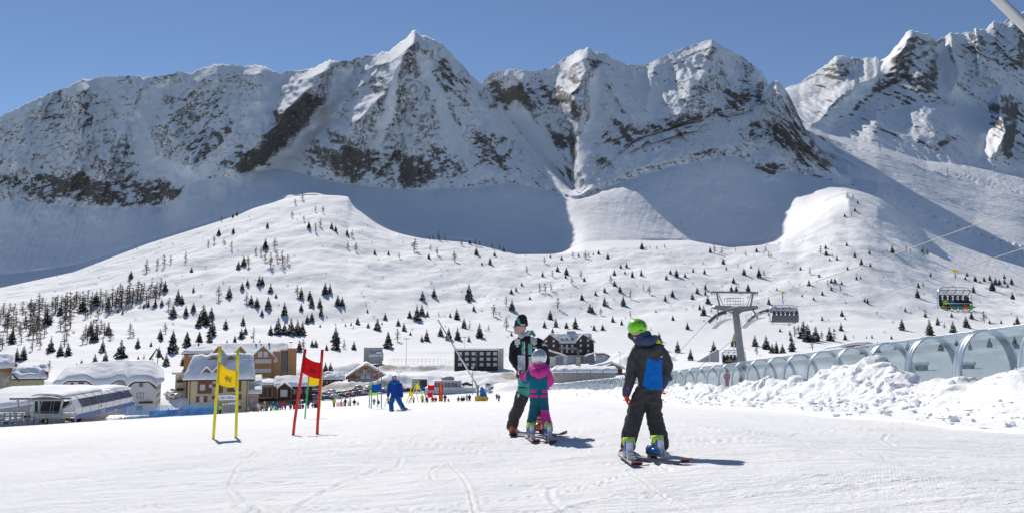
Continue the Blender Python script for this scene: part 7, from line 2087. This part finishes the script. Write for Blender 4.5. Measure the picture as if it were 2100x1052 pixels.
gar('trousers', tr, .011, [C_GREY, C_MINT, C_WHT], ins, .018, .10, 13, 2, [(1, lambda c, n_: py_(c) < 806 + (px_(c) - 1062) * .45 and px_(c) < 1086 and py_(c) > 768), (0, lambda c, n_: 796.5 < py_(c) < 798.5 and 1062 < px_(c) < 1080), (2, box_(1061, 1066, 809, 816))])
h1 = hand(MB(), P(1066, 760, -.15), Vector((.55, -.25, -.8)), Vector((.1, 1, 0)), .19, .8)
gar('glove', h1, .007, [C_TAN], ins, 0, smooth=1)
h1 = hand(MB(), P(1118, 764, -.05), Vector((-.1, -.1, -1)), Vector((0, 1, 0)), .19, .6)
gar('glove', h1, .007, [C_BLK], ins, 0, smooth=1)
b1 = gxy(1049, 894) - f.o; b2 = gxy(1110, 892) - f.o
boot(f, ins, Vector((b1.x + .04, b1.y + .22, b1.z + .05)), Vector((-.12, -1, 0)), .26, P_ORANGE, P_BLKP, P_ORANGE, 1.12)
boot(f, ins, Vector((b2.x + .0, b2.y + .24, b2.z + .05)), Vector((-.22, -1, 0)), .26, P_ORANGE, P_BLKP, P_ORANGE, 1.12)
c1, c2 = Vector((b1.x + .03, b1.y + .1, 0)) + f.o, Vector((b2.x, b2.y + .1, 0)) + f.o
P_DKSKI = mat('dark_ski_paint', (.07, .04, .045), .35)
a, b = ski_dir(c1, Vector((-.02, -1, 0)), .55, .85); ski('dark ski pointing at the viewer under the left boot of the instructor', a, b, .1, P_DKSKI, P_DKSKI, rise=.08)
a, b = ski_dir(c2, Vector((.45, -.85, 0)), .75, .85); ski('dark ski pointing at the viewer behind the boots of the small girl', a, b, .1, P_DKSKI, P_REDP)

# ---- girl in teal and pink, seen from behind
f = Fig(1106, 902, 12.0, '')
P = f.p
bd_ = MB()
f.tube(bd_, [(1097, 832), (1094, 850), (1090, 868, -.01), (1089, 880)], [.045, .042, .038, .035]); f.tube(bd_, [(1115, 832), (1117, 848), (1121, 866, -.01), (1124, 880)], [.045, .042, .038, .035])
loftv(bd_, [(*P(1106, 832), .09, .075), (*P(1105, 805), .09, .075), (*P(1105, 785), .10, .075), (*P(1105, 770), .10, .07), (*P(1106, 758), .05, .05), (*P(1106, 750), .05, .05)])
f.tube(bd_, [(1090, 772), (1083, 780, .0), (1078, 784, .05), (1071, 774, .13)], [.04, .036, .034, .028]); f.tube(bd_, [(1120, 772), (1126, 778, .0), (1128, 785, .03), (1126, 791, .08)], [.04, .036, .034, .028])
hc = P(1106, 738)
bd_.ball(hc, (.08, .09, .105), 16, 12).ball(hc + Vector((0, .085, -.03)), (.018, .02, .02), 8, 6).ball(hc + Vector((0, .06, -.075)), (.045, .035, .03), 8, 6)
girl = f.body(bd_, 'small girl in teal and pink ski suit and silver helmet, seen from behind')
j = MB()
loftv(j, [(*P(1106, 803), .135, .11), (*P(1106, 796), .14, .115), (*P(1106, 782), .142, .115), (*P(1105.5, 770), .15, .11), (*P(1105.5, 762), .12, .095), (*P(1106, 756), .075, .075)], 26)
f.tube(j, [(1089, 770), (1083, 779, .0), (1078, 784, .05), (1074, 779, .10), (1071, 773, .14)], [.072, .066, .060, .054, .048])
f.tube(j, [(1121, 770), (1126, 778, .0), (1128.5, 785, .03), (1126, 792, .08)], [.072, .066, .062, .05])
gar('jacket', j, .0095, [C_TEALB, C_TEAL, C_PINK], girl, .008, .06, 14, 2, [(1, lambda c, n_: py_(c) < 783), (2, lambda c, n_: px_(c) < 1079 and py_(c) < 784), (2, lambda c, n_: px_(c) > 1123.5 and py_(c) > 764)])
hd = MB(); f.tube(hd, [(1090, 762, .0), (1097, 768, -.09), (1106, 772, -.115), (1115, 768, -.09), (1121, 762, 0)], [.055, .065, .07, .065, .055]); f.tube(hd, [(1096, 757, .03), (1106, 760, -.05), (1116, 757, .03)], [.06, .065, .06])
gar('hood', hd, .010, [C_PINK], girl, .008, .06, 15)
tr = MB()
loftv(tr, [(*P(1106, 833), .128, .105), (*P(1106, 818), .132, .108), (*P(1106, 802), .124, .10), (*P(1106, 795), .12, .095)], 24)
f.tube(tr, [(1097, 832), (1094, 850), (1090, 868, -.01), (1089, 882)], [.074, .068, .068, .070]); f.tube(tr, [(1115, 832), (1117, 848), (1121, 866, -.01), (1124, 882)], [.074, .068, .070, .073])
def band(c, n_):
    x, y = px_(c), py_(c)
    return (800 < y < 808.5 and abs(x - 1106) > 5 + (804.5 - y) * (1 if y < 804.5 else -1) * .4 and abs(x - 1106) < 18) or (812 < y < 818.2 and abs(x - 1106) > 2.6)
gar('trousers', tr, .0095, [C_TEAL, C_PINK, C_WHT], girl, .007, .06, 16, 2, [(1, band), (1, lambda c, n_: px_(c) > 1107 and py_(c) > 844), (2, lambda c, n_: c.y < 0 and 1118 < px_(c) < 1122 and 865 < py_(c) < 872), (2, lambda c, n_: c.y < 0 and 1091.5 < px_(c) < 1094.5 and 865 < py_(c) < 872)])
hb = MB().ball(hc + Vector((0, 0, .004)), (.112, .125, .12), 26, 18).mesh('helmet')
bm = bmesh.new(); bm.from_mesh(hb); zc = hc.z - .085
for v in bm.verts:
    if v.co.z < zc: v.co.z = zc + (v.co.z - zc) * .15
bm.to_mesh(hb); bm.free(); hb.materials.append(P_CHROME)
link_mesh('helmet', hb, None, girl, True)
for a, b, m_ in ((1099, 751, 'orange'), (1102, 750, 'yellow'), (1107, 752, 'orange'), (1110, 749, 'blue'), (1104, 747, 'blue'), (1096, 734, 'red'), (1114, 733, 'red')):
    q = P(a, b); dx, dz = (q.x - hc.x) / .113, (q.z - hc.z - .004) / .121
    MB().ball((q.x, hc.y - .126 * math.sqrt(max(0, 1 - dx * dx - dz * dz)), q.z), (.010, .004, .012), 8, 6).build('helmet_decal', mat('decal_' + m_, {'orange': (.7, .3, .03), 'yellow': (.7, .55, .05), 'blue': (.1, .3, .6), 'red': (.5, .05, .05)}[m_], .4), girl, True)
h1 = hand(MB(), P(1071, 774, .14), Vector((-.4, .3, .8)), Vector((0, 1, 0)), .12, .6)
gar('glove', h1, .006, [C_BLK], girl, 0, smooth=1)
h1 = hand(MB(), P(1126, 791, .08), Vector((-.2, .5, -.8)), Vector((0, 1, 0)), .12, .6)
gar('glove', h1, .006, [C_PINK], girl, 0, smooth=1)
b1 = gxy(1091, 904) - f.o; b2 = gxy(1127, 905) - f.o
for bb in (b1, b2): boot(f, girl, bb + Vector((0, 0, .05)), Vector((-.14, 1, 0)), .155, P_BLUEP, P_LIMEP, P_WHITEP, .92)
w1, w2 = b1 + f.o, b2 + f.o
a, b = ski_dir(w1, Vector((-.12, 1, 0)), .55, .4); ski('short white ski with red tip under the left boot of the small girl', a, b)
a, b = ski_dir(w2, Vector((-.06, 1, 0)), .55, .4); ski('short white ski with red tip under the right boot of the small girl', a, b)

# ---- skier in blue going away
f = Fig(812, 838, 34.0, '')
P = f.p
bd_ = MB()
f.tube(bd_, [(807, 812), (802.5, 824), (803, 834)], [.08, .06, .05]); f.tube(bd_, [(815, 812), (821, 822), (827, 833)], [.08, .06, .05])
loftv(bd_, [(*P(810.5, 814), .14, .1), (*P(810, 800), .14, .1), (*P(810, 786), .15, .1), (*P(809, 779), .06, .06), (*P(808.5, 774), .05, .06)])
f.tube(bd_, [(799, 786), (797, 799), (796.5, 808, .1)], [.055, .045, .035]); f.tube(bd_, [(820, 786), (823, 799), (823, 809, .1)], [.055, .045, .035])
bd_.ball(P(808, 772), (.085, .095, .11), 14, 10)
bs = f.body(bd_, 'skier in royal blue jacket and azure trousers skiing away near the far gates')
j = MB(); loftv(j, [(*P(810.5, 812), .19, .14), (*P(810, 800), .18, .14), (*P(810, 788), .19, .14), (*P(809, 781), .17, .12), (*P(808.5, 776), .08, .08)], 20)
f.tube(j, [(798.5, 785), (796.5, 798), (796, 807, .08)], [.085, .075, .06]); f.tube(j, [(820, 785), (823, 798), (823.5, 808, .08)], [.085, .075, .06])
gar('jacket', j, .016, [C_ROYAL], bs, .012, .1, 21)
hd = MB(); f.tube(hd, [(801, 779, 0), (808, 781, -.1), (816, 779, 0)], [.07, .10, .07]); gar('hood', hd, .016, [C_AZUR], bs, .006, .1, 22)
tr = MB(); f.tube(tr, [(806, 810), (802, 823), (803, 835)], [.12, .10, .095]); f.tube(tr, [(815, 810), (820, 821), (828, 834)], [.12, .10, .095]); gar('trousers', tr, .016, [C_AZUR], bs, .012, .1, 23)
MB().ball(P(807.8, 771.5), (.105, .12, .115), 16, 12).build('helmet', mat('patterned_helmet', (.30, .28, .42), .35, 0, .5, 14), bs, True)
MB().tube([P(807.8, 774) + Vector((.11 * math.cos(q), .115 * math.sin(q), 0)) for q in [2 * math.pi * i / 16 for i in range(16)]], .022, 6, closed=True).build('goggle_strap', C_PINK, bs, True)
for a, b in ((803, 836), (828, 835)): MB().tube([P(a, b) + Vector((0, -.06, .0)), P(a, b) + Vector((0, .1, -.02))], [.07, .06], 10).build('boot', P_WHITEP, bs, True)
for i, (a, b, e, g, s_) in enumerate(((796, 806, 788, 830, 'left'), (823.5, 808, 820.5, 836, 'right'))):
    q0, q1 = P(a, b, .1) + f.o, P(e, g, -.2) + f.o
    t = thing('ski_pole', 'thin ski pole in the %s hand of the skier in blue' % s_, 'ski pole', q1, 0, 'ski poles of the skier in blue')
    MB().tube([q0 - q1, Vector((0, 0, 0))], .012, 6).build('shaft', P_METAL, t, True)
    MB().tube([q0 - q1, (q0 - q1) * .9], .02, 6).build('grip', P_BLKP, t, True)
for px, py, s_ in ((803, 839, 'left'), (829, 838, 'right')):
    c = Vector((ray(px, py)[0] * 34, 34, 0))
    a, b = ski_dir(c, Vector((-.25 if s_ == 'left' else .35, 1, 0)), .75, .6); ski('white ski under the %s boot of the skier in blue' % s_, a, b)

# ================================================================ SMALL FIGURES farther off
def small_mesh(kind, seed):
    r = random.Random(seed)
    m = MB()
    if kind == 'sit':
        m.tube([(-.1, .1, .45), (-.12, -.3, .48), (-.12, -.36, .05)], [.1, .09, .07], 8).tube([(.1, .1, .45), (.12, -.3, .48), (.12, -.36, .05)], [.1, .09, .07], 8)
        loftv(m, [(0, .12, .4, .2, .15), (0, .1, .7, .2, .14), (0, .06, .95, .22, .14), (0, .05, 1.05, .08, .08)], 12)
        m.tube([(-.22, .05, .92), (-.28, -.12, .68), (-.12, -.32, .62)], [.08, .07, .05], 8).tube([(.22, .05, .92), (.28, -.12, .68), (.12, -.32, .62)], [.08, .07, .05], 8)
        m.ball((0, .03, 1.2), (.11, .12, .14), 10, 8)
        return remesh(m, .035, 1, 'small_person')
    st = {'stand': .1, 'walk': .22, 'wide': .2}[kind]
    dx = st if kind == 'wide' else .09
    dy = .22 if kind == 'walk' else 0
    m.tube([(-.09, 0, .85), (-dx, -dy * .6, .45), (-dx - .02, -dy, .03)], [.12, .095, .085], 8).tube([(.09, 0, .85), (dx, dy * .4, .45), (dx + .02, dy, .03)], [.12, .095, .085], 8)
    m.ball((-dx - .02, -dy - .06, .06), (.075, .15, .07), 8, 6).ball((dx + .02, dy - .06, .06), (.075, .15, .07), 8, 6)
    loftv(m, [(0, 0, .75, .19, .14), (0, 0, 1.0, .19, .14), (0, 0, 1.3, .22, .15), (0, 0, 1.42, .16, .11), (0, 0, 1.5, .07, .07)], 12)
    a = r.uniform(.05, .3)
    m.tube([(-.22, 0, 1.36), (-.3, 0, 1.08), (-.26, -a, .86)], [.085, .07, .055], 8).tube([(.22, 0, 1.36), (.3, 0, 1.08), (.26, -a * .6, .86)], [.085, .07, .055], 8)
    m.ball((0, -.01, 1.62), (.10, .11, .13), 10, 8)
    return remesh(m, .035, 1, 'small_person')
SMM = {}
for kind in ('stand', 'walk', 'wide', 'sit'):
    me = small_mesh(kind, 5)
    me.materials.clear()
    for i in range(4): me.materials.append(C_BLK)
    zt = 1.08 if kind == 'sit' else 1.5
    for p in me.polygons:
        z = p.center.z
        if kind == 'sit': p.material_index = 2 if z > zt else (1 if (p.center.y < -.02 and z < .56 and abs(p.center.x) < .24) else 0)
        else: p.material_index = 2 if z > 1.5 else (0 if z > .82 else (1 if z > .16 else 3))
    me.polygons.foreach_set('use_smooth', [True] * len(me.polygons))
    SMM[kind] = me
PAL = {'black': (.02, .02, .022), 'red': (.5, .02, .02), 'blue': (.02, .10, .40), 'white': (.65, .65, .66), 'grey': (.2, .2, .21), 'lime': (.35, .62, .03), 'orange': (.75, .18, .03), 'pink': (.6, .08, .25), 'teal': (.0, .25, .30), 'navy': (.02, .03, .10), 'brown': (.13, .07, .05), 'yellow': (.65, .50, .03), 'purple': (.2, .08, .28), 'maroon': (.16, .02, .03), 'green': (.1, .7, .05)}
def small(label, kind, loc, h, cols4, rz=0.0, group=None):
    o = bpy.data.objects.new('person', SMM[kind]); COL.objects.link(o)
    o.location = loc; o.rotation_euler = (0, 0, rz)
    s = h / (1.34 if kind == 'sit' else 1.75)
    o.scale = (s, s, s)
    for i, c in enumerate(cols4):
        o.material_slots[i].link = 'OBJECT'; o.material_slots[i].material = cloth_mat('crowd_' + c, PAL[c])
    return tag(o, label, 'person', group)
GC = 'people on the far piste'
CROWD = [  # photo x, depth, height m, kind, jacket, trousers, head, feet, turn, label
    (374, 127, 1.7, 'stand', 'red', 'blue', 'red', 'black', .3, 'person in red jacket and blue trousers beside the blue screen fence'),
    (452, 129, 1.6, 'stand', 'lime', 'black', 'black', 'black', 0, 'person in lime jacket behind the turnstiles under the blue arch'),
    (409, 152, 1.3, 'stand', 'black', 'black', 'black', 'black', 0, 'dark clothed person looking over the blue screen fence, left of two'),
    (420, 152, 1.3, 'stand', 'brown', 'black', 'black', 'black', 0, 'brown clothed person looking over the blue screen fence, right of two'),
    (346, 140, 1.6, 'wide', 'blue', 'navy', 'white', 'black', 0, 'person in blue with white cap behind the pale blue net'),
    (510, 150, 1.7, 'stand', 'teal', 'orange', 'brown', 'black', 0, 'person in teal jacket and orange trousers beside the cream hotel corner'),
    (521, 140, 1.75, 'stand', 'grey', 'black', 'black', 'black', 2.0, 'person in grey jacket, leftmost of three standing skiers right of the arch'),
    (529, 141, 1.75, 'stand', 'white', 'grey', 'maroon', 'black', 2.4, 'person in white vest, middle of three standing skiers right of the arch'),
    (542, 143, 1.75, 'wide', 'orange', 'grey', 'white', 'black', 1.2, 'person in orange vest, rightmost of three standing skiers right of the arch'),
    (568, 170, 1.3, 'stand', 'lime', 'lime', 'black', 'black', 0, 'small person in lime suit in front of the timber entrance hall'),
    (582, 143, 1.75, 'wide', 'red', 'navy', 'black', 'black', .5, 'skier in red and navy jacket bending between the yellow and red gates'),
    (575, 172, 1.7, 'stand', 'navy', 'black', 'black', 'black', 0, 'person in navy behind the bending red skier'),
    (603, 146, 1.75, 'stand', 'black', 'red', 'red', 'red', 0, 'person in black jacket and red trousers left of the red gate pole'),
    (616, 150, 1.75, 'walk', 'grey', 'grey', 'white', 'black', 1.2, 'walking person in light grey seen between the red gate poles'),
    (596, 174, 1.7, 'stand', 'brown', 'teal', 'brown', 'black', 0, 'person in brown jacket and teal trousers left behind the red gate'),
    (621, 176, 1.7, 'stand', 'maroon', 'black', 'brown', 'black', 0, 'person in maroon beside the dark van behind the red gate'),
    (646, 152, 1.75, 'stand', 'grey', 'black', 'blue', 'black', 0, 'person in grey with blue cap just left of the right red gate pole'),
    (649.5, 158, 1.7, 'stand', 'red', 'black', 'red', 'black', 0, 'person in red just left of the right red gate pole'),
    (685, 158, 1.8, 'stand', 'lime', 'black', 'orange', 'black', .4, 'person in lime jacket and orange cap beside the pink fence strip'),
    (708, 162, 1.75, 'stand', 'navy', 'maroon', 'brown', 'black', -.4, 'person in navy jacket right of the pink fence strip'),
    (718, 163, 1.8, 'walk', 'white', 'black', 'blue', 'black', 1.3, 'walking person in white jacket with blue cap right of the pink fence strip'),
    (726.5, 172, 1.8, 'stand', 'black', 'white', 'black', 'black', 0, 'person in black jacket and white trousers left of the blue panel gate'),
    (734, 170, 1.2, 'stand', 'lime', 'pink', 'brown', 'black', 0, 'small child in lime and pink left of the blue panel gate'),
    (767, 166, 1.6, 'stand', 'grey', 'grey', 'black', 'black', 0, 'grey clothed person seen through the blue panel gate'),
    (776, 168, 1.3, 'sit', 'black', 'black', 'maroon', 'black', 0, 'dark clothed person crouching right of the blue panel gate'),
    (796, 150, 1.3, 'stand', 'yellow', 'black', 'black', 'black', 0, 'person in yellow half hidden left of the skier in blue'),
    (848, 160, 1.4, 'stand', 'white', 'black', 'black', 'black', 0, 'small person in white between the yellow far gates'),
    (866, 158, 1.6, 'stand', 'yellow', 'black', 'orange', 'black', 0, 'person in yellow beside the leaning yellow far gate'),
    (875, 162, 1.3, 'sit', 'navy', 'navy', 'black', 'black', 0, 'person in navy sitting beside the red far gates'),
    (887, 163, 1.4, 'sit', 'red', 'black', 'brown', 'black', 0, 'person in red sitting, left of two beside the finish banner'),
    (893.5, 163, 1.3, 'sit', 'red', 'red', 'black', 'black', 0, 'person all in red sitting, right of two beside the finish banner'),
    (912.5, 164, 1.75, 'stand', 'navy', 'navy', 'black', 'black', 0, 'person in navy standing right of the red finish banner'),
    (919.5, 163, .9, 'sit', 'black', 'black', 'black', 'black', .8, 'dark clothed person lying low right of the red finish banner'),
    (940, 166, 1.3, 'sit', 'grey', 'brown', 'black', 'black', 0, 'person in grey, leftmost of the seated three before the white parapet'),
    (947, 166, 1.3, 'sit', 'brown', 'brown', 'brown', 'black', 0, 'person in brown, middle of the seated three before the white parapet'),
    (951, 166, 1.3, 'sit', 'maroon', 'brown', 'black', 'black', 0, 'person in maroon, rightmost of the seated three before the white parapet'),
    (957.5, 168, 1.8, 'walk', 'white', 'grey', 'grey', 'black', .5, 'person in pale jacket walking, left of the pair before the white parapet'),
    (963, 168, 1.75, 'walk', 'black', 'black', 'brown', 'black', -.5, 'person in black walking, right of the pair before the white parapet'),
    (998.5, 165, 1.3, 'sit', 'orange', 'orange', 'brown', 'black', 0, 'person in orange sitting right of the yellow crash pad'),
    (1023, 168, 1.6, 'stand', 'purple', 'purple', 'maroon', 'black', 0, 'person in purple standing alone left of the instructor'),
    (1018.5, 215, 1.5, 'stand', 'black', 'black', 'black', 'black', 0, 'dark clothed person on the snow bank left of the instructor'),
]
for px, d, h, kind, a, b, c, e, rz, lab in CROWD:
    x = ray(px, 830)[0] * d
    small(lab, kind, (x, d, ground(x, d) - .02), h, (a, b, c, e), rz, GC)
rc = random.Random(21)
CN = list(PAL)
lots = [(538, 195), (546, 190), (552, 198), (557, 192), (563, 200), (570, 186), (577, 196), (586, 190), (592, 199), (607, 194), (612, 202), (631, 190), (638, 198), (655, 200), (700, 200), (712, 206), (722, 198), (536, 183), (549, 181), (561, 183)]
near_ = [(525, 'right of the cream hotel'), (560, 'below the brown annexe'), (600, 'below the timber entrance hall'), (660, 'near the red gate'), (999, 'near the parked cars')]
usedl = {}
for px, d in lots:
    a, b, c = rc.choice(CN), rc.choice(CN), rc.choice(CN)
    w_ = next(n for x, n in near_ if px < x)
    lab = '%s jacket, %s trousers and %s hat, person in crowd %s' % (a, b, c, w_)
    d -= 24 + rc.uniform(-5, 9); px += rc.uniform(-4, 4)
    x = ray(px, 825)[0] * d
    small(lab, rc.choice(['stand', 'stand', 'walk']), (x, d, ground(x, d) - .02), rc.uniform(1.6, 1.8), (a, b, c, 'black'), rc.uniform(-2, 2), 'crowd at the foot of the hotels')
# riders of the full chair
def riders(ch, lst, grp):
    m = Matrix.Translation(ch.location) @ Matrix.Rotation(ch.rotation_euler.z, 4, 'Z')
    for x, a, b, c, lab in lst:
        o = small(lab, 'sit', m @ Vector((x, -.05, -3.62 + .36 - .40)), 1.30, (a, b, c, 'black'), ch.rotation_euler.z, grp)
        t = copy_tree(rider_ski); t.location = m @ Vector((x - .1, -.45, -3.62 - .1)); t.rotation_euler = (0, 0, ch.rotation_euler.z + .25)
        t['label'] = 'skis of the ' + lab.replace(' with white helmet', '').replace(' with blue helmet', ''); t['group'] = 'skis of the chair riders'
rs = MB()
for s in (-.1, .1): rs.box((s, -.35, -.05), (.08, 1.5, .025), M=Matrix.Rotation(R(12), 4, 'X'))
rider_ski = rs.build('skis', mat('rider_ski_paint', (.10, .10, .12), .4))
tag(rider_ski, 'pair of skis hanging', 'skis', 'skis of the chair riders')
riders(chair_full, [(-1.25, 'lime', 'black', 'black', 'leftmost rider in lime jacket on the high lift chair'), (-.55, 'teal', 'teal', 'red', 'rider in teal suit and red helmet on the high lift chair'), (.10, 'navy', 'teal', 'white', 'rider in navy jacket, middle of the high lift chair'), (.65, 'black', 'orange', 'white', 'rider in orange trousers on the high lift chair'), (1.30, 'black', 'green', 'black', 'rightmost rider in green trousers on the high lift chair')], 'riders of the high lift chair')
riders(chair_low, [(-1.4, 'black', 'black', 'black', 'leftmost rider in black on the low lift chair'), (-.8, 'orange', 'black', 'brown', 'rider in orange on the low lift chair'), (-.2, 'navy', 'black', 'white', 'rider in navy with white helmet on the low lift chair'), (.4, 'grey', 'black', 'blue', 'rider in grey with blue helmet on the low lift chair'), (1.0, 'brown', 'black', 'black', 'rider in brown on the low lift chair'), (1.5, 'yellow', 'black', 'brown', 'rightmost rider in yellow on the low lift chair')], 'riders of the low lift chair')
bpy.data.objects.remove(rider_ski)
# people riding inside the tunnel
for px, h, a, b, c, lab in ((1487, 1.75, 'pink', 'pink', 'grey', 'person in pink suit standing on the belt inside the glass tunnel'), (1516, 1.15, 'grey', 'navy', 'teal', 'child with teal helmet standing on the belt inside the glass tunnel')):
    d = next(q for q in np.arange(25, 140, .5) if CX + FPX * (tun_x(q) + HW) / q < px)
    small(lab, 'stand', (tun_x(d) + HW, d, tun_z(d) + .2), h, (a, b, c, 'black'), .4)

# ================================================================ CARS
def car_parts(van):
    L, W, H = (4.9, 1.9, 2.0) if van else (4.3, 1.76, 1.5)
    if van: prof = [(-L / 2, .35), (-L / 2, 1.05), (-L / 2 + .12, H - .12), (-L / 2 + .4, H), (L / 2 - 1.5, H), (L / 2 - .85, 1.2), (L / 2 - .1, 1.0), (L / 2, .75), (L / 2, .35)]
    else: prof = [(-L / 2, .35), (-L / 2, .85), (-L / 2 + .3, 1.0), (-L / 2 + .75, H - .08), (-L / 2 + 1.2, H), (L / 2 - 1.9, H - .02), (L / 2 - 1.15, .98), (L / 2 - .2, .82), (L / 2, .6), (L / 2, .35)]
    b = MB()
    def ringy(y, k): return [(x, y, z if z < 1.0 else 1.0 + (z - 1.0) * k) for x, z in prof]
    ws = [(-W / 2, .92), (-W / 2 + .06, 1), (W / 2 - .06, 1), (W / 2, .92)]
    n = len(prof); vs = []
    for y, k in ws: vs += [(x, y * (1 if z < 1.0 else .88), z) for x, _, z in ringy(y, k)]
    fs = [tuple(range(n)), tuple(3 * n + i for i in range(n - 1, -1, -1))]
    for r_ in range(3):
        for i in range(n): fs.append((r_ * n + i, (r_ + 1) * n + i, (r_ + 1) * n + (i + 1) % n, r_ * n + (i + 1) % n))
    b.add(vs, fs)
    g = MB()
    z0, z1 = (1.15, H - .2) if van else (.98, H - .12)
    for sy in (-1, 1):
        y = sy * (W / 2 * .885 + .012)
        for a, c in ((-L / 2 + .55 if van else -L / 2 + .8, -.25), (-.15, L / 2 - (1.25 if van else 1.75))):
            g.add([(a, y, z0), (c + .35, y, z0), (c, y, z1), (a + .1, y, z1)], [(0, 1, 2, 3)])
    xf0, xf1 = (L / 2 - .85, L / 2 - 1.45) if van else (L / 2 - 1.15, L / 2 - 1.85)
    g.add([(xf0 + .02, -W * .4, z0 + .08), (xf0 + .02, W * .4, z0 + .08), (xf1 + .06, W * .37, z1 + .06), (xf1 + .06, -W * .37, z1 + .06)], [(0, 1, 2, 3)])
    xr0, xr1 = (-L / 2 + .02, -L / 2 + .1) if van else (-L / 2 + .34, -L / 2 + .72)
    g.add([(xr0 - .03, -W * .38, z0 + .05), (xr0 - .03, W * .38, z0 + .05), (xr1 - .03, W * .35, z1), (xr1 - .03, -W * .35, z1)], [(0, 1, 2, 3)])
    wh = MB().cyl((0, -.11, 0), (0, .11, 0), .33, 14)
    rim = MB().cyl((0, -.12, 0), (0, .12, 0), .2, 10)
    rf_ = MB()
    return b, g, wh, rim, L, W, H
M_HEADL = mat('headlamp_glass', (.6, .6, .58), .15); M_TAIL = mat('tail_lamp', (.35, .01, .01), .25)
CARP = {}
def make_car(van):
    b, g, wh, rim, L, W, H = car_parts(van)
    t = empty('parked_car')
    body = b.build('body', M_GALVD, t, 'auto'); g.build('windows', M_PANE, t)
    for sx in (-1, 1):
        for sy in (-1, 1):
            w_ = wh.build('wheel', M_RUB, t); w_.location = (sx * (L / 2 - .8), sy * (W / 2 - .1), .33)
            r_ = rim.build('rim', P_METAL, w_)
    for sy in (-1, 1):
        MB().box((L / 2 - .02, sy * (W / 2 - .3), .72), (.1, .35, .16)).build('headlight', M_HEADL, t)
        MB().box((-L / 2 + .02, sy * (W / 2 - .2), .85), (.08, .2, .25)).build('tail_light', M_TAIL, t)
    sn = snow_slab(t, lambda u, v: ((-L / 2 + (.5 if van else 1.25)) + (L - (2.1 if van else 3.2)) * u, (-.5 + v) * W * .72, H - .01), .09, 8, 6, 7)
    return t
proto = {False: make_car(False), True: make_car(True)}
used = {False: False, True: False}
PAINT = {'silver': (.42, .43, .44), 'black': (.012, .012, .014), 'white': (.62, .62, .62), 'dark blue': (.015, .03, .10), 'dark grey': (.07, .072, .08), 'red': (.30, .015, .015), 'brown': (.10, .06, .04), 'grey': (.2, .2, .21)}
CARS = [(624, 811, 1, 'dark grey', 0.2, 'van below the timber entrance hall, left of the red gate'), (645, 811, 1, 'black', .4, 'van below the timber entrance hall, right of the red gate'), (678, 806, 0, 'silver', 3.3, 'hatchback alone on the slushy road below the restaurant'),
    (735, 797, 0, 'dark blue', 1.4, 'car parked facing the snow wall below the chalet hall'), (756, 798, 0, 'silver', 1.5, 'car behind the green pole of the blue panel gate'),
    (661, 818, 0, 'white', .1, 'car in the front row, first right of the red gate'), (672, 820, 0, 'dark blue', .1, 'car in the front row, second right of the red gate'), (688, 818, 0, 'silver', .2, 'car in the front row, third right of the red gate'), (702, 816, 0, 'black', .1, 'car in the front row, fourth right of the red gate'), (716, 814, 0, 'red', .2, 'car in the front row, fifth right of the red gate'), (730, 811, 0, 'dark grey', .2, 'car in the front row, sixth right of the red gate'), (744, 809, 0, 'white', .1, 'car in the front row, seventh right of the red gate'), (752, 807, 0, 'red', .2, 'car half behind the blue panel gate'),
    (666, 813, 0, 'grey', .1, 'car in the second row, first right of the red gate'), (681, 813, 0, 'white', .1, 'car in the second row, second right of the red gate'), (697, 811, 0, 'dark grey', .1, 'car in the second row, third right of the red gate'), (712, 809, 0, 'silver', .2, 'car in the second row, fourth right of the red gate'), (727, 806, 0, 'brown', .2, 'car in the second row, fifth right of the red gate'), (740, 804.5, 0, 'black', .2, 'car in the second row, sixth right of the red gate'),
    (633, 819, 0, 'white', .1, 'car between the red gate poles, left one'), (645, 818, 0, 'silver', .1, 'car between the red gate poles, right one'), (610, 819, 0, 'dark grey', .3, 'car left of the red gate, beside the crowd'), (590, 817, 0, 'white', .2, 'car behind the bending red skier'), (560, 815, 0, 'dark blue', 1.3, 'car below the brown annexe'),
    (780, 805, 0, 'dark grey', .1, 'car left of the skier in blue'), (792, 803, 0, 'white', .1, 'car just left of the skier in blue'), (829, 802, 0, 'white', .3, 'car just right of the skier in blue'), (838, 803, 0, 'black', .2, 'car behind the yellow far gates, left one'), (853, 803, 0, 'dark blue', .2, 'car behind the yellow far gates, right one'), (958, 791, 0, 'black', .2, 'car on the road behind the white parapet'), (996, 806, 0, 'white', .1, 'car behind the yellow crash pad'),
    (1004, 797, 1, 'white', 1.4, 'van at the end of the road left of the instructor'), (352, 812, 0, 'white', .2, 'car beside the brown shed'), (362, 816, 0, 'silver', 1.3, 'car in the yard left of the cream hotel'), (1014, 756, 0, 'black', .2, 'car beside the black clad block'), (996, 757, 1, 'white', .3, 'van beside the black clad block')]
for px, py, van, col, rz, rest_ in CARS:
    van = bool(van)
    p = ground_at(px, py, 175 if py > 800 else 215, 430)
    t = proto[van] if not used[van] else copy_tree(proto[van])
    used[van] = True
    t.location = p - Vector((0, 0, .03)); t.rotation_euler = (0, 0, rz)
    body = next(c for c in t.children if c.name.startswith('body'))
    body.material_slots[0].link = 'OBJECT'
    body.material_slots[0].material = mat('car_paint_' + col.replace(' ', '_'), PAINT[col], .3, .3, .06, 2, coat=.6)
    tag(t, ('%s %s' % (col, rest_)), 'car', 'cars parked in the village')
